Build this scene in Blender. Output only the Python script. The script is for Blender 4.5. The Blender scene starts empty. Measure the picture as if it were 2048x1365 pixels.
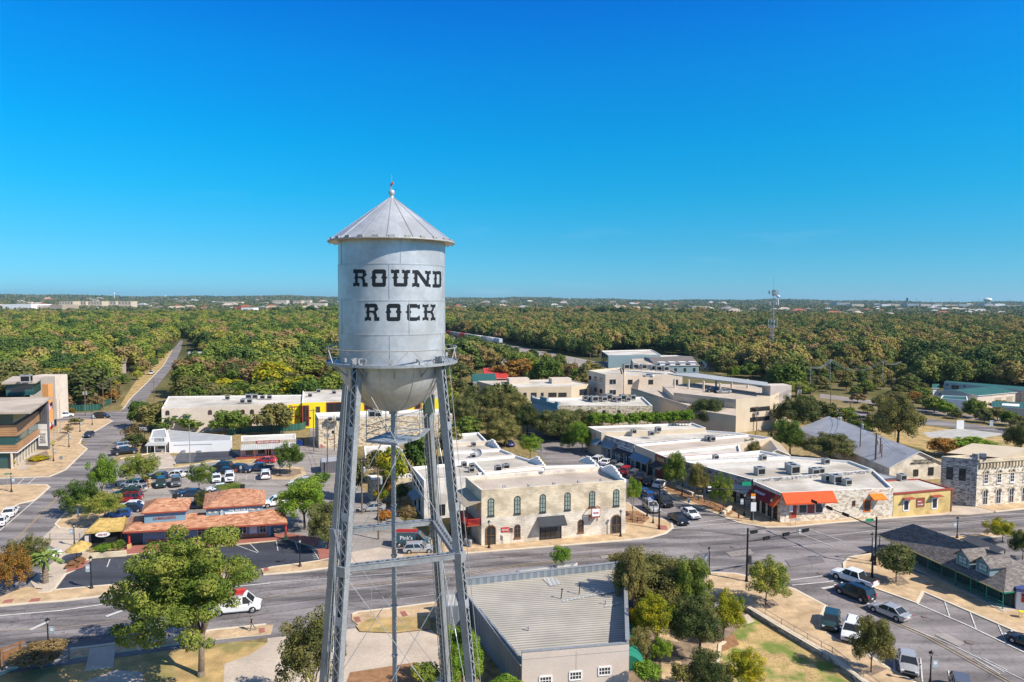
import bpy,bmesh,math,random
import numpy as np
from mathutils import Vector,Matrix
from mathutils.geometry import tessellate_polygon
SC=bpy.context.scene
R_=math.radians
# ---------------------------------------------------------------- camera, sky, sun, exposure
CAM_H,PITCH,ROLL,FPX=38.0,R_(3.44),R_(0.25),1365.3
cam_d=bpy.data.cameras.new('camera');cam=bpy.data.objects.new('camera',cam_d)
SC.collection.objects.link(cam);SC.camera=cam
cam_d.lens=24.0;cam_d.sensor_width=36.0;cam_d.clip_start=0.5;cam_d.clip_end=40000
CAMM=Matrix.Rotation(math.pi/2-PITCH,4,'X')@Matrix.Rotation(ROLL,4,'Z')
cam.matrix_world=Matrix.Translation((0,0,CAM_H))@CAMM
SUN_EL,SH_DIR=R_(42),R_(153)
sun_az=SH_DIR+math.pi
W=bpy.data.worlds.new("World");SC.world=W;W.use_nodes=True
wn=W.node_tree.nodes;wl=W.node_tree.links
bg=wn['Background']
sky=wn.new('ShaderNodeTexSky');sky.sky_type='NISHITA';sky.sun_disc=False
sky.sun_elevation=SUN_EL;sky.sun_rotation=math.pi/2-sun_az
sky.altitude=200;sky.air_density=1.0;sky.dust_density=0.0;sky.ozone_density=3.0
hs=wn.new('ShaderNodeHueSaturation');hs.inputs['Saturation'].default_value=1.0
hs.inputs['Hue'].default_value=0.5
wl.new(sky.outputs[0],hs.inputs['Color'])
tcw=wn.new('ShaderNodeTexCoord');spw=wn.new('ShaderNodeSeparateXYZ');wl.new(tcw.outputs['Generated'],spw.inputs[0])
rpw=wn.new('ShaderNodeValToRGB');els=rpw.color_ramp.elements
SKYT=[(0.0,(0.19,0.47,0.84)),(0.075,(0.11,0.52,0.765)),(0.145,(0.03,0.615,0.84)),(0.215,(0.0,0.67,0.97)),(0.313,(0.0,0.66,1.15)),(0.402,(0.0,0.54,1.25)),(0.55,(0.9,0.85,0.95)),(1.0,(1.4,1.0,0.85))]
while len(els)<len(SKYT):els.new(0.5)
for i_,(p_,c_)in enumerate(SKYT):els[i_].position=p_;els[i_].color=(c_[0]/1.4,c_[1]/1.4,c_[2]/1.4,1)
wl.new(spw.outputs[2],rpw.inputs[0])
m1=wn.new('ShaderNodeVectorMath');m1.operation='MULTIPLY';wl.new(hs.outputs[0],m1.inputs[0]);wl.new(rpw.outputs[0],m1.inputs[1])
m2=wn.new('ShaderNodeVectorMath');m2.operation='SCALE';m2.inputs['Scale'].default_value=1.4;wl.new(m1.outputs[0],m2.inputs[0])
nw=wn.new('ShaderNodeTexNoise');nw.inputs['Scale'].default_value=5;nw.inputs['Detail'].default_value=9;mpw=wn.new('ShaderNodeMapping');mpw.inputs['Scale'].default_value=(1,1,7);wl.new(tcw.outputs['Generated'],mpw.inputs[0]);wl.new(mpw.outputs[0],nw.inputs['Vector'])
rw=wn.new('ShaderNodeValToRGB');rw.color_ramp.elements[0].position=.6;rw.color_ramp.elements[1].position=.85;wl.new(nw.outputs[0],rw.inputs[0])
bw=wn.new('ShaderNodeValToRGB');bw.color_ramp.elements[0].position=.02;bw.color_ramp.elements[0].color=(1,1,1,1);bw.color_ramp.elements[1].position=.16;bw.color_ramp.elements[1].color=(0,0,0,1);wl.new(spw.outputs[2],bw.inputs[0])
m3=wn.new('ShaderNodeVectorMath');m3.operation='MULTIPLY';wl.new(rw.outputs[0],m3.inputs[0]);wl.new(bw.outputs[0],m3.inputs[1])
m4=wn.new('ShaderNodeVectorMath');m4.operation='MULTIPLY_ADD';wl.new(m3.outputs[0],m4.inputs[0]);m4.inputs[1].default_value=(0.9,.7,.5);wl.new(m2.outputs[0],m4.inputs[2])
wl.new(m4.outputs[0],bg.inputs['Color'])
bg.inputs['Strength'].default_value=0.12
sd=bpy.data.lights.new('sun','SUN');sd.energy=5.0;sd.angle=R_(0.5);sd.color=(1.0,0.93,0.82)
so=bpy.data.objects.new('sun',sd);SC.collection.objects.link(so)
sdir=Vector((math.cos(sun_az)*math.cos(SUN_EL),math.sin(sun_az)*math.cos(SUN_EL),math.sin(SUN_EL)))
so.rotation_euler=sdir.to_track_quat('Z','Y').to_euler();so.location=sdir*200
SC.view_settings.view_transform='Standard';SC.view_settings.look='None'
SC.view_settings.gamma=1.0;SC.view_settings.exposure=0.42;SC.view_settings.use_curve_mapping=False
SC.cycles.max_bounces=5;SC.cycles.diffuse_bounces=3;SC.cycles.glossy_bounces=2
SC.cycles.transmission_bounces=3;SC.cycles.transparent_max_bounces=6;SC.cycles.volume_bounces=0
SC.cycles.caustics_reflective=False;SC.cycles.caustics_refractive=False
SC.cycles.use_denoising=True
# ---------------------------------------------------------------- geometry helpers
COL=SC.collection
M3=CAMM.to_3x3()
def ray(u,v):
 return M3@Vector(((u-1024)/FPX,-(v-682.5)/FPX,-1.0))
def G(u,v,z=0.0):
 """photo pixel -> point of the horizontal plane at height z"""
 d=ray(u,v);t=(z-CAM_H)/d.z
 return Vector((d.x*t,d.y*t,z))
def ZAT(u,v,Y):
 """height seen at pixel for forward distance Y"""
 d=ray(u,v);return CAM_H+d.z/d.y*Y
def PX(p):
 q=M3.transposed()@(Vector(p)-Vector((0,0,CAM_H)))
 return(1024+FPX*q.x/-q.z,682.5-FPX*q.y/-q.z)
def onwall(A,B,u,v):
 """pixel -> (distance along wall A->B, height) on the vertical plane through A,B"""
 d=ray(u,v);ax=Vector((B.x-A.x,B.y-A.y));L=ax.length;ax/=L
 n=Vector((-ax.y,ax.x));t=(n.x*A.x+n.y*A.y)/(n.x*d.x+n.y*d.y)
 p=Vector((d.x*t,d.y*t));return((p.x-A.x)*ax.x+(p.y-A.y)*ax.y,CAM_H+d.z*t)
WORG={}
class MB:
 def __init__(s):s.v=[];s.f=[];s.m=[]
 def poly(s,pts,mi=0):
  b=len(s.v);s.v+=[tuple(p)for p in pts];s.f.append(tuple(range(b,b+len(pts))));s.m.append(mi)
 def faces(s,pts,fs,mi=0):
  b=len(s.v);s.v+=[tuple(p)for p in pts]
  for f in fs:s.f.append(tuple(b+i for i in f));s.m.append(mi)
 def box(s,c,d,rz=0.0,mi=0):
  """c = centre of the bottom face, d = sizes"""
  ca,sa=math.cos(rz),math.sin(rz);P=[]
  for z in(0,d[2]):
   for x,y in((-1,-1),(1,-1),(1,1),(-1,1)):
    X,Y=x*d[0]/2,y*d[1]/2
    P.append((c[0]+X*ca-Y*sa,c[1]+X*sa+Y*ca,c[2]+z))
  s.faces(P,[(0,3,2,1),(4,5,6,7),(0,1,5,4),(1,2,6,5),(2,3,7,6),(3,0,4,7)],mi)
 def wbox(s,A,B,s0,s1,z0,z1,d0,d1,mi=0):
  """box on a wall A->B: along s0..s1, height z0..z1, outwards d0..d1 (outward = right of A->B)"""
  ax=Vector((B.x-A.x,B.y-A.y,0)).normalized();n=Vector((ax.y,-ax.x,0))
  P=[]
  for z in(z0,z1):
   for a,b in((s0,d1),(s1,d1),(s1,d0),(s0,d0)):
    q=Vector((A.x,A.y,0))+ax*a+n*b;P.append((q.x,q.y,z))
  s.faces(P,[(0,3,2,1),(4,5,6,7),(0,1,5,4),(1,2,6,5),(2,3,7,6),(3,0,4,7)],mi)
 def prism(s,pts,z0,z1,mi=0,top=None,bottom=False):
  pts=[Vector((p[0],p[1],0))for p in pts]
  ar=sum(pts[i].x*pts[(i+1)%len(pts)].y-pts[(i+1)%len(pts)].x*pts[i].y for i in range(len(pts)))
  if ar<0:pts.reverse()
  n=len(pts);b=len(s.v)
  s.v+=[(p.x,p.y,z0)for p in pts]+[(p.x,p.y,z1)for p in pts]
  for i in range(n):
   j=(i+1)%n;s.f.append((b+i,b+j,b+n+j,b+n+i));s.m.append(mi)
  for t in tessellate_polygon([pts]):
   a,c,d=t
   if(pts[c]-pts[a]).cross(pts[d]-pts[a]).z<0:c,d=d,c
   s.f.append((b+n+a,b+n+c,b+n+d));s.m.append(mi if top is None else top)
   if bottom:s.f.append((b+a,b+d,b+c));s.m.append(mi)
 def tube(s,p0,p1,r0,r1=None,n=8,mi=0,cap=True):
  p0,p1=Vector(p0),Vector(p1);r1=r0 if r1 is None else r1
  d=p1-p0
  if d.length<1e-6:return
  d.normalize();a=d.orthogonal().normalized();b_=d.cross(a);P=[]
  for p,r in((p0,r0),(p1,r1)):
   for i in range(n):
    t=2*math.pi*i/n;P.append(p+(a*math.cos(t)+b_*math.sin(t))*r)
  F=[(i,(i+1)%n,n+(i+1)%n,n+i)for i in range(n)]
  if cap:F+=[tuple(range(n-1,-1,-1)),tuple(range(n,2*n))]
  s.faces(P,F,mi)
 def bar(s,p0,p1,w,h,mi=0,up=(0,0,1)):
  p0,p1=Vector(p0),Vector(p1);d=(p1-p0)
  if d.length<1e-6:return
  d.normalize();u=Vector(up);a=d.cross(u)
  if a.length<1e-4:a=d.orthogonal()
  a.normalize();b_=a.cross(d);P=[]
  for p in(p0,p1):
   for x,y in((-1,-1),(1,-1),(1,1),(-1,1)):P.append(p+a*x*w/2+b_*y*h/2)
  s.faces(P,[(0,3,2,1),(4,5,6,7),(0,1,5,4),(1,2,6,5),(2,3,7,6),(3,0,4,7)],mi)
 def lathe(s,prof,c=(0,0,0),n=24,mi=0):
  b=len(s.v)
  for r,z in prof:
   for i in range(n):
    t=2*math.pi*i/n;s.v.append((c[0]+r*math.cos(t),c[1]+r*math.sin(t),c[2]+z))
  for k in range(len(prof)-1):
   for i in range(n):
    j=(i+1)%n;s.f.append((b+k*n+i,b+k*n+j,b+(k+1)*n+j,b+(k+1)*n+i));s.m.append(mi)
 def build(s,name,mats,parent=None,smooth=False,origin=None,solid=False):
  if not isinstance(mats,(list,tuple)):mats=[mats]
  o3=Vector(origin)if origin is not None else(WORG.get(parent.name,parent.location).copy()if parent is not None else Vector((0,0,0)))
  V=np.array(s.v,dtype=np.float64).reshape(-1,3)
  me=bpy.data.meshes.new(name)
  me.from_pydata((V-np.array(o3)).tolist(),[],s.f)
  for m in mats:me.materials.append(m)
  me.polygons.foreach_set('material_index',s.m)
  if smooth:me.polygons.foreach_set('use_smooth',[True]*len(s.f))
  uv=me.uv_layers.new(name='UVMap');data=np.zeros(len(me.loops)*2,dtype=np.float32);k=0
  for f in s.f:
   p0,p1,p2=V[f[0]],V[f[1]],V[f[2]]
   nx=(p1[1]-p0[1])*(p2[2]-p0[2])-(p1[2]-p0[2])*(p2[1]-p0[1])
   ny=(p1[2]-p0[2])*(p2[0]-p0[0])-(p1[0]-p0[0])*(p2[2]-p0[2])
   nz=(p1[0]-p0[0])*(p2[1]-p0[1])-(p1[1]-p0[1])*(p2[0]-p0[0])
   L=math.sqrt(nx*nx+ny*ny+nz*nz)or 1.0;nx/=L;ny/=L;nz/=L
   h=math.hypot(nx,ny)
   if h<0.04:
    for i in f:data[k]=V[i][0];data[k+1]=V[i][1];k+=2
   else:
    tx,ty=-ny/h,nx/h;bx,by,bz=-nz*ty,nz*tx,nx*ty-ny*tx
    for i in f:
     q=V[i];data[k]=q[0]*tx+q[1]*ty;data[k+1]=q[0]*bx+q[1]*by+q[2]*bz;k+=2
  uv.data.foreach_set('uv',data)
  me.update()
  o=bpy.data.objects.new(name,me);COL.objects.link(o)
  if parent is not None:o.parent=parent;o.location=(0,0,0)
  else:o.location=o3
  WORG[o.name]=o3.copy()
  return o
def tag(o,label=None,cat=None,group=None,kind=None):
 if label:o['label']=label
 if cat:o['category']=cat
 if group:o['group']=group
 if kind:o['kind']=kind
 return o
def root(name,loc,label,cat,group=None,rz=0.0):
 o=bpy.data.objects.new(name,None);COL.objects.link(o)
 o.empty_display_size=0.5;o.location=loc;o.rotation_euler=(0,0,rz)
 return tag(o,label,cat,group)
def kids(o):return[c for c in ALLK.get(o.as_pointer(),[])]
ALLK={}
def reg(parent,child):ALLK.setdefault(parent.as_pointer(),[]).append(child);return child
def copy_tree(o,parent=None):
 c=o.copy();COL.objects.link(c);c.parent=parent
 for ch in ALLK.get(o.as_pointer(),[]):reg(c,copy_tree(ch,c))
 return c
def part(mb,name,mats,parent,smooth=False,label=None):
 o=mb.build(name,mats,parent,smooth)
 if label:o['label']=label
 return reg(parent,o)
def inpoly(x,y,P):
 c=False;n=len(P);j=n-1
 for i in range(n):
  if(P[i][1]>y)!=(P[j][1]>y)and x<(P[j][0]-P[i][0])*(y-P[i][1])/(P[j][1]-P[i][1])+P[i][0]:c=not c
  j=i
 return c
def recalc(o):
 bm=bmesh.new();bm.from_mesh(o.data);bmesh.ops.recalc_face_normals(bm,faces=bm.faces);bm.to_mesh(o.data);bm.free()
# ---------------------------------------------------------------- materials
def nodes_of(m):return m.node_tree.nodes,m.node_tree.links
def ramp(N,stops,interp='LINEAR'):
 r=N.new('ShaderNodeValToRGB');e=r.color_ramp.elements;r.color_ramp.interpolation=interp
 while len(e)<len(stops):e.new(0.5)
 for i,(p,c)in enumerate(stops):
  e[i].position=p;e[i].color=(c[0],c[1],c[2],1)if len(c)==3 else c
 return r
def c3(c,k=1.0):return(min(1,c[0]*k),min(1,c[1]*k),min(1,c[2]*k),1)
def mk(name,col,rough=0.7,metal=0.0,var=0.25,sc=0.6,sc2=6.0,bump=0.0,spec=0.3,dirt=None,dirtamt=0.5,coord='pos'):
 m=bpy.data.materials.new(name);m.use_nodes=True;N,L=nodes_of(m)
 b=N['Principled BSDF'];b.inputs['Roughness'].default_value=rough;b.inputs['Metallic'].default_value=metal
 b.inputs['Specular IOR Level'].default_value=spec
 if var<=0:b.inputs['Base Color'].default_value=c3(col);return m
 if coord=='pos':g=N.new('ShaderNodeNewGeometry');src=g.outputs['Position']
 else:g=N.new('ShaderNodeTexCoord');src=g.outputs[coord]
 n1=N.new('ShaderNodeTexNoise');n1.inputs['Scale'].default_value=sc;n1.inputs['Detail'].default_value=5
 n2=N.new('ShaderNodeTexNoise');n2.inputs['Scale'].default_value=sc2;n2.inputs['Detail'].default_value=4
 L.new(src,n1.inputs['Vector']);L.new(src,n2.inputs['Vector'])
 a=N.new('ShaderNodeMath');a.operation='ADD';L.new(n1.outputs[0],a.inputs[0]);L.new(n2.outputs[0],a.inputs[1])
 h=N.new('ShaderNodeMath');h.operation='MULTIPLY';h.inputs[1].default_value=0.5;L.new(a.outputs[0],h.inputs[0])
 r=ramp(N,[(0.36,c3(col,1-var)),(0.5,c3(col)),(0.64,c3(col,1+var))]);L.new(h.outputs[0],r.inputs[0])
 out=r.outputs[0]
 if dirt:
  n3=N.new('ShaderNodeTexNoise');n3.inputs['Scale'].default_value=sc*0.7;n3.inputs['Detail'].default_value=6
  L.new(src,n3.inputs['Vector'])
  rr=ramp(N,[(0.47,(0,0,0)),(0.62,(1,1,1))]);L.new(n3.outputs[0],rr.inputs[0])
  mm=N.new('ShaderNodeMath');mm.operation='MULTIPLY';mm.inputs[1].default_value=dirtamt;L.new(rr.outputs[0],mm.inputs[0])
  mx=N.new('ShaderNodeMixRGB');L.new(mm.outputs[0],mx.inputs[0]);L.new(out,mx.inputs[1]);mx.inputs[2].default_value=c3(dirt)
  out=mx.outputs[0]
 L.new(out,b.inputs['Base Color'])
 if bump>0:
  bp=N.new('ShaderNodeBump');bp.inputs['Strength'].default_value=bump;bp.inputs['Distance'].default_value=0.05
  L.new(n2.outputs[0],bp.inputs['Height']);L.new(bp.outputs[0],b.inputs['Normal'])
 return m
def brick(name,c1,c2,mortar,bw=0.6,bh=0.3,ms=0.02,rough=0.85,stain=None,bump=0.4):
 m=bpy.data.materials.new(name);m.use_nodes=True;N,L=nodes_of(m);b=N['Principled BSDF']
 b.inputs['Roughness'].default_value=rough;b.inputs['Specular IOR Level'].default_value=0.2
 uv=N.new('ShaderNodeUVMap');uv.uv_map='UVMap'
 t=N.new('ShaderNodeTexBrick');t.inputs['Scale'].default_value=1.0;t.inputs['Brick Width'].default_value=bw
 t.inputs['Row Height'].default_value=bh;t.inputs['Mortar Size'].default_value=ms;t.inputs['Bias'].default_value=0.0
 t.inputs['Color1'].default_value=c3(c1);t.inputs['Color2'].default_value=c3(c2);t.inputs['Mortar'].default_value=c3(mortar)
 L.new(uv.outputs[0],t.inputs['Vector'])
 g=N.new('ShaderNodeNewGeometry');n=N.new('ShaderNodeTexNoise');n.inputs['Scale'].default_value=0.5;n.inputs['Detail'].default_value=7
 L.new(g.outputs['Position'],n.inputs['Vector'])
 r=ramp(N,[(0.35,(0.62,0.6,0.58)),(0.55,(1,1,1)),(0.7,(1.15,1.12,1.05))]);L.new(n.outputs[0],r.inputs[0])
 mx=N.new('ShaderNodeMixRGB');mx.blend_type='MULTIPLY';mx.inputs[0].default_value=0.8
 L.new(t.outputs['Color'],mx.inputs[1]);L.new(r.outputs[0],mx.inputs[2]);out=mx.outputs[0]
 if stain:
  v=N.new('ShaderNodeTexNoise');v.inputs['Scale'].default_value=1.6;v.inputs['Detail'].default_value=3
  L.new(uv.outputs[0],v.inputs['Vector'])
  rs=ramp(N,[(0.5,(0,0,0)),(0.64,(1,1,1))]);L.new(v.outputs[0],rs.inputs[0])
  m2=N.new('ShaderNodeMixRGB');L.new(rs.outputs[0],m2.inputs[0]);L.new(out,m2.inputs[1]);m2.inputs[2].default_value=c3(stain);out=m2.outputs[0]
 L.new(out,b.inputs['Base Color'])
 if bump:
  bp=N.new('ShaderNodeBump');bp.inputs['Strength'].default_value=bump;bp.inputs['Distance'].default_value=0.03;bp.invert=True
  L.new(t.outputs['Fac'],bp.inputs['Height']);L.new(bp.outputs[0],b.inputs['Normal'])
 return m
def rubble(name,stops,sc=3.0,rough=0.9):
 m=bpy.data.materials.new(name);m.use_nodes=True;N,L=nodes_of(m);b=N['Principled BSDF']
 b.inputs['Roughness'].default_value=rough;b.inputs['Specular IOR Level'].default_value=0.2
 uv=N.new('ShaderNodeUVMap');uv.uv_map='UVMap'
 mp=N.new('ShaderNodeMapping');mp.inputs['Scale'].default_value=(0.8,1.7,1);L.new(uv.outputs[0],mp.inputs[0])
 v=N.new('ShaderNodeTexVoronoi');v.inputs['Scale'].default_value=sc;L.new(mp.outputs[0],v.inputs['Vector'])
 r=ramp(N,stops);sx=N.new('ShaderNodeSeparateColor');L.new(v.outputs['Color'],sx.inputs[0]);L.new(sx.outputs[0],r.inputs[0])
 v2=N.new('ShaderNodeTexVoronoi');v2.feature='DISTANCE_TO_EDGE';v2.inputs['Scale'].default_value=sc;L.new(mp.outputs[0],v2.inputs['Vector'])
 re=ramp(N,[(0.0,(0.75,0.72,0.66)),(0.07,(1,1,1))]);L.new(v2.outputs['Distance'],re.inputs[0])
 mx=N.new('ShaderNodeMixRGB');mx.blend_type='MULTIPLY';mx.inputs[0].default_value=1;L.new(r.outputs[0],mx.inputs[1]);L.new(re.outputs[0],mx.inputs[2])
 L.new(mx.outputs[0],b.inputs['Base Color'])
 bp=N.new('ShaderNodeBump');bp.inputs['Strength'].default_value=0.5;bp.inputs['Distance'].default_value=0.04
 L.new(v2.outputs['Distance'],bp.inputs['Height']);L.new(bp.outputs[0],b.inputs['Normal'])
 return m
def stripes(name,ca,cb,pitch,axis=1,rough=0.5,metal=0.2,duty=0.5,var=0.15,bump=0.6,soft=0.15):
 """bands along one UV axis (metres): corrugated or standing seam sheet"""
 m=bpy.data.materials.new(name);m.use_nodes=True;N,L=nodes_of(m);b=N['Principled BSDF']
 b.inputs['Roughness'].default_value=rough;b.inputs['Metallic'].default_value=metal
 uv=N.new('ShaderNodeUVMap');uv.uv_map='UVMap';sp=N.new('ShaderNodeSeparateXYZ');L.new(uv.outputs[0],sp.inputs[0])
 d=N.new('ShaderNodeMath');d.operation='MULTIPLY';d.inputs[1].default_value=1/pitch;L.new(sp.outputs[axis],d.inputs[0])
 fr=N.new('ShaderNodeMath');fr.operation='FRACT';L.new(d.outputs[0],fr.inputs[0])
 r=ramp(N,[(max(0,duty-soft),c3(ca)),(duty,c3(cb)),(min(1,duty+soft),c3(ca))]);L.new(fr.outputs[0],r.inputs[0])
 g=N.new('ShaderNodeNewGeometry');n=N.new('ShaderNodeTexNoise');n.inputs['Scale'].default_value=0.35;n.inputs['Detail'].default_value=6
 L.new(g.outputs['Position'],n.inputs['Vector']);rr=ramp(N,[(0.35,(1-var,)*3),(0.65,(1+var*0.3,)*3)]);L.new(n.outputs[0],rr.inputs[0])
 mx=N.new('ShaderNodeMixRGB');mx.blend_type='MULTIPLY';mx.inputs[0].default_value=1;L.new(r.outputs[0],mx.inputs[1]);L.new(rr.outputs[0],mx.inputs[2])
 L.new(mx.outputs[0],b.inputs['Base Color'])
 if bump:
  s=N.new('ShaderNodeMath');s.operation='PINGPONG';s.inputs[1].default_value=0.5;L.new(fr.outputs[0],s.inputs[0])
  bp=N.new('ShaderNodeBump');bp.inputs['Strength'].default_value=bump;bp.inputs['Distance'].default_value=pitch*0.3
  L.new(s.outputs[0],bp.inputs['Height']);L.new(bp.outputs[0],b.inputs['Normal'])
 return m
def shingle(name,cols,sx=0.9,sy=0.22,rough=0.85):
 m=bpy.data.materials.new(name);m.use_nodes=True;N,L=nodes_of(m);b=N['Principled BSDF']
 b.inputs['Roughness'].default_value=rough;b.inputs['Specular IOR Level'].default_value=0.15
 uv=N.new('ShaderNodeUVMap');uv.uv_map='UVMap'
 t=N.new('ShaderNodeTexBrick');t.inputs['Scale'].default_value=1;t.inputs['Brick Width'].default_value=sx;t.inputs['Row Height'].default_value=sy
 t.inputs['Mortar Size'].default_value=0.02;t.inputs['Color1'].default_value=(0,0,0,1);t.inputs['Color2'].default_value=(1,1,1,1);t.inputs['Mortar'].default_value=(0.2,0.2,0.2,1)
 L.new(uv.outputs[0],t.inputs['Vector'])
 n=N.new('ShaderNodeTexNoise');n.inputs['Scale'].default_value=1.3;n.inputs['Detail'].default_value=5;L.new(uv.outputs[0],n.inputs['Vector'])
 mx=N.new('ShaderNodeMixRGB');mx.inputs[0].default_value=0.5;L.new(t.outputs['Color'],mx.inputs[1]);L.new(n.outputs[0],mx.inputs[2])
 k=len(cols);r=ramp(N,[(0.15+0.7*i/(k-1),c)for i,c in enumerate(cols)]);L.new(mx.outputs[0],r.inputs[0]);L.new(r.outputs[0],b.inputs['Base Color'])
 bp=N.new('ShaderNodeBump');bp.inputs['Strength'].default_value=0.5;bp.inputs['Distance'].default_value=0.03
 L.new(t.outputs['Color'],bp.inputs['Height']);L.new(bp.outputs[0],b.inputs['Normal'])
 return m
def foliage(name,stops,clump=0.5,rnd=0.5,trans=0.25,world=0.0,amp=1.6):
 """leaf colour varies from tree to tree and from clump to clump"""
 m=bpy.data.materials.new(name);m.use_nodes=True;N,L=nodes_of(m);b=N['Principled BSDF'];o=N['Material Output']
 b.inputs['Roughness'].default_value=0.75;b.inputs['Specular IOR Level'].default_value=0.08
 g=N.new('ShaderNodeNewGeometry');oi=N.new('ShaderNodeObjectInfo')
 n1=N.new('ShaderNodeTexNoise');n1.inputs['Scale'].default_value=clump;n1.inputs['Detail'].default_value=3;L.new(g.outputs['Position'],n1.inputs['Vector'])
 n2=N.new('ShaderNodeTexWhiteNoise');L.new(g.outputs['Position'],n2.inputs['Vector'])
 n3=N.new('ShaderNodeTexNoise');n3.inputs['Scale'].default_value=0.012;n3.inputs['Detail'].default_value=3;L.new(g.outputs['Position'],n3.inputs['Vector'])
 def mul(s,k,add=0.0):
  q=N.new('ShaderNodeMath');q.operation='MULTIPLY_ADD';q.inputs[1].default_value=k;q.inputs[2].default_value=add;L.new(s,q.inputs[0]);return q.outputs[0]
 def add(a,c):
  q=N.new('ShaderNodeMath');q.operation='ADD';L.new(a,q.inputs[0]);L.new(c,q.inputs[1]);return q.outputs[0]
 s=add(mul(n1.outputs[0],amp,-amp/2+0.5),mul(oi.outputs['Random'],rnd,-rnd/2))
 if world:s=add(s,mul(n3.outputs[0],world,-world/2))
 r=ramp(N,stops);L.new(s,r.inputs[0])
 hv=N.new('ShaderNodeHueSaturation');L.new(r.outputs[0],hv.inputs['Color'])
 nn=N.new('ShaderNodeTexNoise');nn.inputs['Scale'].default_value=7;nn.inputs['Detail'].default_value=2;L.new(g.outputs['Position'],nn.inputs['Vector'])
 L.new(mul(nn.outputs[0],2.3,0.05),hv.inputs['Value'])
 L.new(hv.outputs[0],b.inputs['Base Color'])
 tr=N.new('ShaderNodeBsdfTranslucent');L.new(hv.outputs[0],tr.inputs['Color'])
 ms=N.new('ShaderNodeMixShader');ms.inputs[0].default_value=trans;L.new(b.outputs[0],ms.inputs[1]);L.new(tr.outputs[0],ms.inputs[2]);L.new(ms.outputs[0],o.inputs['Surface'])
 return m
def glassm(name,col,rough=0.08):
 m=bpy.data.materials.new(name);m.use_nodes=True;b=m.node_tree.nodes['Principled BSDF']
 b.inputs['Base Color'].default_value=c3(col);b.inputs['Roughness'].default_value=rough;b.inputs['Specular IOR Level'].default_value=0.8
 return m
def road_mat(name,col,streak=0.25,rot=-17):
 m=mk(name,col,rough=0.85,var=0.16,sc=0.13,sc2=2.2,spec=0.2)
 N,L=nodes_of(m);b=N['Principled BSDF'];src=b.inputs['Base Color'].links[0].from_socket
 g=N.new('ShaderNodeNewGeometry');mp=N.new('ShaderNodeMapping');mp.inputs['Rotation'].default_value=(0,0,R_(rot));mp.inputs['Scale'].default_value=(0.06,0.42,1)
 L.new(g.outputs['Position'],mp.inputs[0]);n=N.new('ShaderNodeTexNoise');n.inputs['Scale'].default_value=1;n.inputs['Detail'].default_value=6
 L.new(mp.outputs[0],n.inputs['Vector']);r=ramp(N,[(0.38,(1-streak,)*3),(0.6,(1+streak,)*3)]);L.new(n.outputs[0],r.inputs[0])
 cr=N.new('ShaderNodeTexVoronoi');cr.feature='DISTANCE_TO_EDGE';cr.inputs['Scale'].default_value=0.16;
 dn=N.new('ShaderNodeTexNoise');dn.inputs['Scale'].default_value=0.6;L.new(g.outputs['Position'],dn.inputs['Vector'])
 av=N.new('ShaderNodeVectorMath');av.operation='ADD';sv=N.new('ShaderNodeVectorMath');sv.operation='SCALE';sv.inputs['Scale'].default_value=3
 L.new(dn.outputs['Color'],sv.inputs[0]);L.new(g.outputs['Position'],av.inputs[0]);L.new(sv.outputs[0],av.inputs[1]);L.new(av.outputs[0],cr.inputs['Vector'])
 rc=ramp(N,[(0.0,(0.62,0.62,0.62)),(0.012,(1,1,1))]);L.new(cr.outputs['Distance'],rc.inputs[0])
 mx=N.new('ShaderNodeMixRGB');mx.blend_type='MULTIPLY';mx.inputs[0].default_value=1;L.new(src,mx.inputs[1]);L.new(r.outputs[0],mx.inputs[2])
 m2=N.new('ShaderNodeMixRGB');m2.blend_type='MULTIPLY';m2.inputs[0].default_value=1;L.new(mx.outputs[0],m2.inputs[1]);L.new(rc.outputs[0],m2.inputs[2])
 L.new(m2.outputs[0],b.inputs['Base Color']);return m
MT={}
MT['asphalt']=road_mat('asphalt',(0.205,0.185,0.18),0.33)
MT['asphalt_cross']=road_mat('cross_asphalt',(0.215,0.192,0.185),0.3,67)
MT['asphalt_worn']=road_mat('tyre_darkened_asphalt',(0.165,0.15,0.15),0.35)
MT['asphalt_light']=road_mat('worn_asphalt',(0.29,0.26,0.235),0.15)
MT['asphalt_dark']=road_mat('fresh_asphalt',(0.055,0.06,0.075),0.2)
MT['concrete']=mk('concrete',(0.52,0.43,0.34),0.9,var=0.14,sc=0.35,sc2=3,dirt=(0.32,0.27,0.22),dirtamt=0.35)
MT['paver']=brick('tan_pavers',(0.60,0.44,0.27),(0.54,0.38,0.22),(0.42,0.31,0.19),1.5,1.5,0.03,bump=0.1,stain=(0.48,0.34,0.205))
MT['kerb']=mk('kerb_concrete',(0.64,0.55,0.42),0.9,var=0.12,sc=0.5)
MT['redpad']=mk('red_paving',(0.34,0.13,0.10),0.9,var=0.2)
MT['white_paint']=mk('white_road_paint',(0.55,0.53,0.50),0.8,var=0.3,sc=1.5,sc2=9)
MT['yellow_paint']=mk('yellow_road_paint',(0.36,0.27,0.16),0.8,var=0.3,sc=1.5,sc2=9)
MT['drygrass']=mk('dry_grass',(0.46,0.31,0.13),0.95,var=0.35,sc=0.5,sc2=9,bump=0.4,dirt=(0.20,0.19,0.06),dirtamt=0.8)
MT['lawn']=mk('patchy_lawn',(0.46,0.32,0.14),0.95,var=0.45,sc=0.5,sc2=5,bump=0.4,dirt=(0.16,0.21,0.04),dirtamt=1.0)
MT['mulch']=mk('mulch',(0.30,0.16,0.08),0.95,var=0.35,sc=1.5,sc2=12,bump=0.5)
MT['soil']=mk('soil',(0.26,0.19,0.13),0.95,var=0.4,sc=1.2,sc2=8,bump=0.4)
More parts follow.
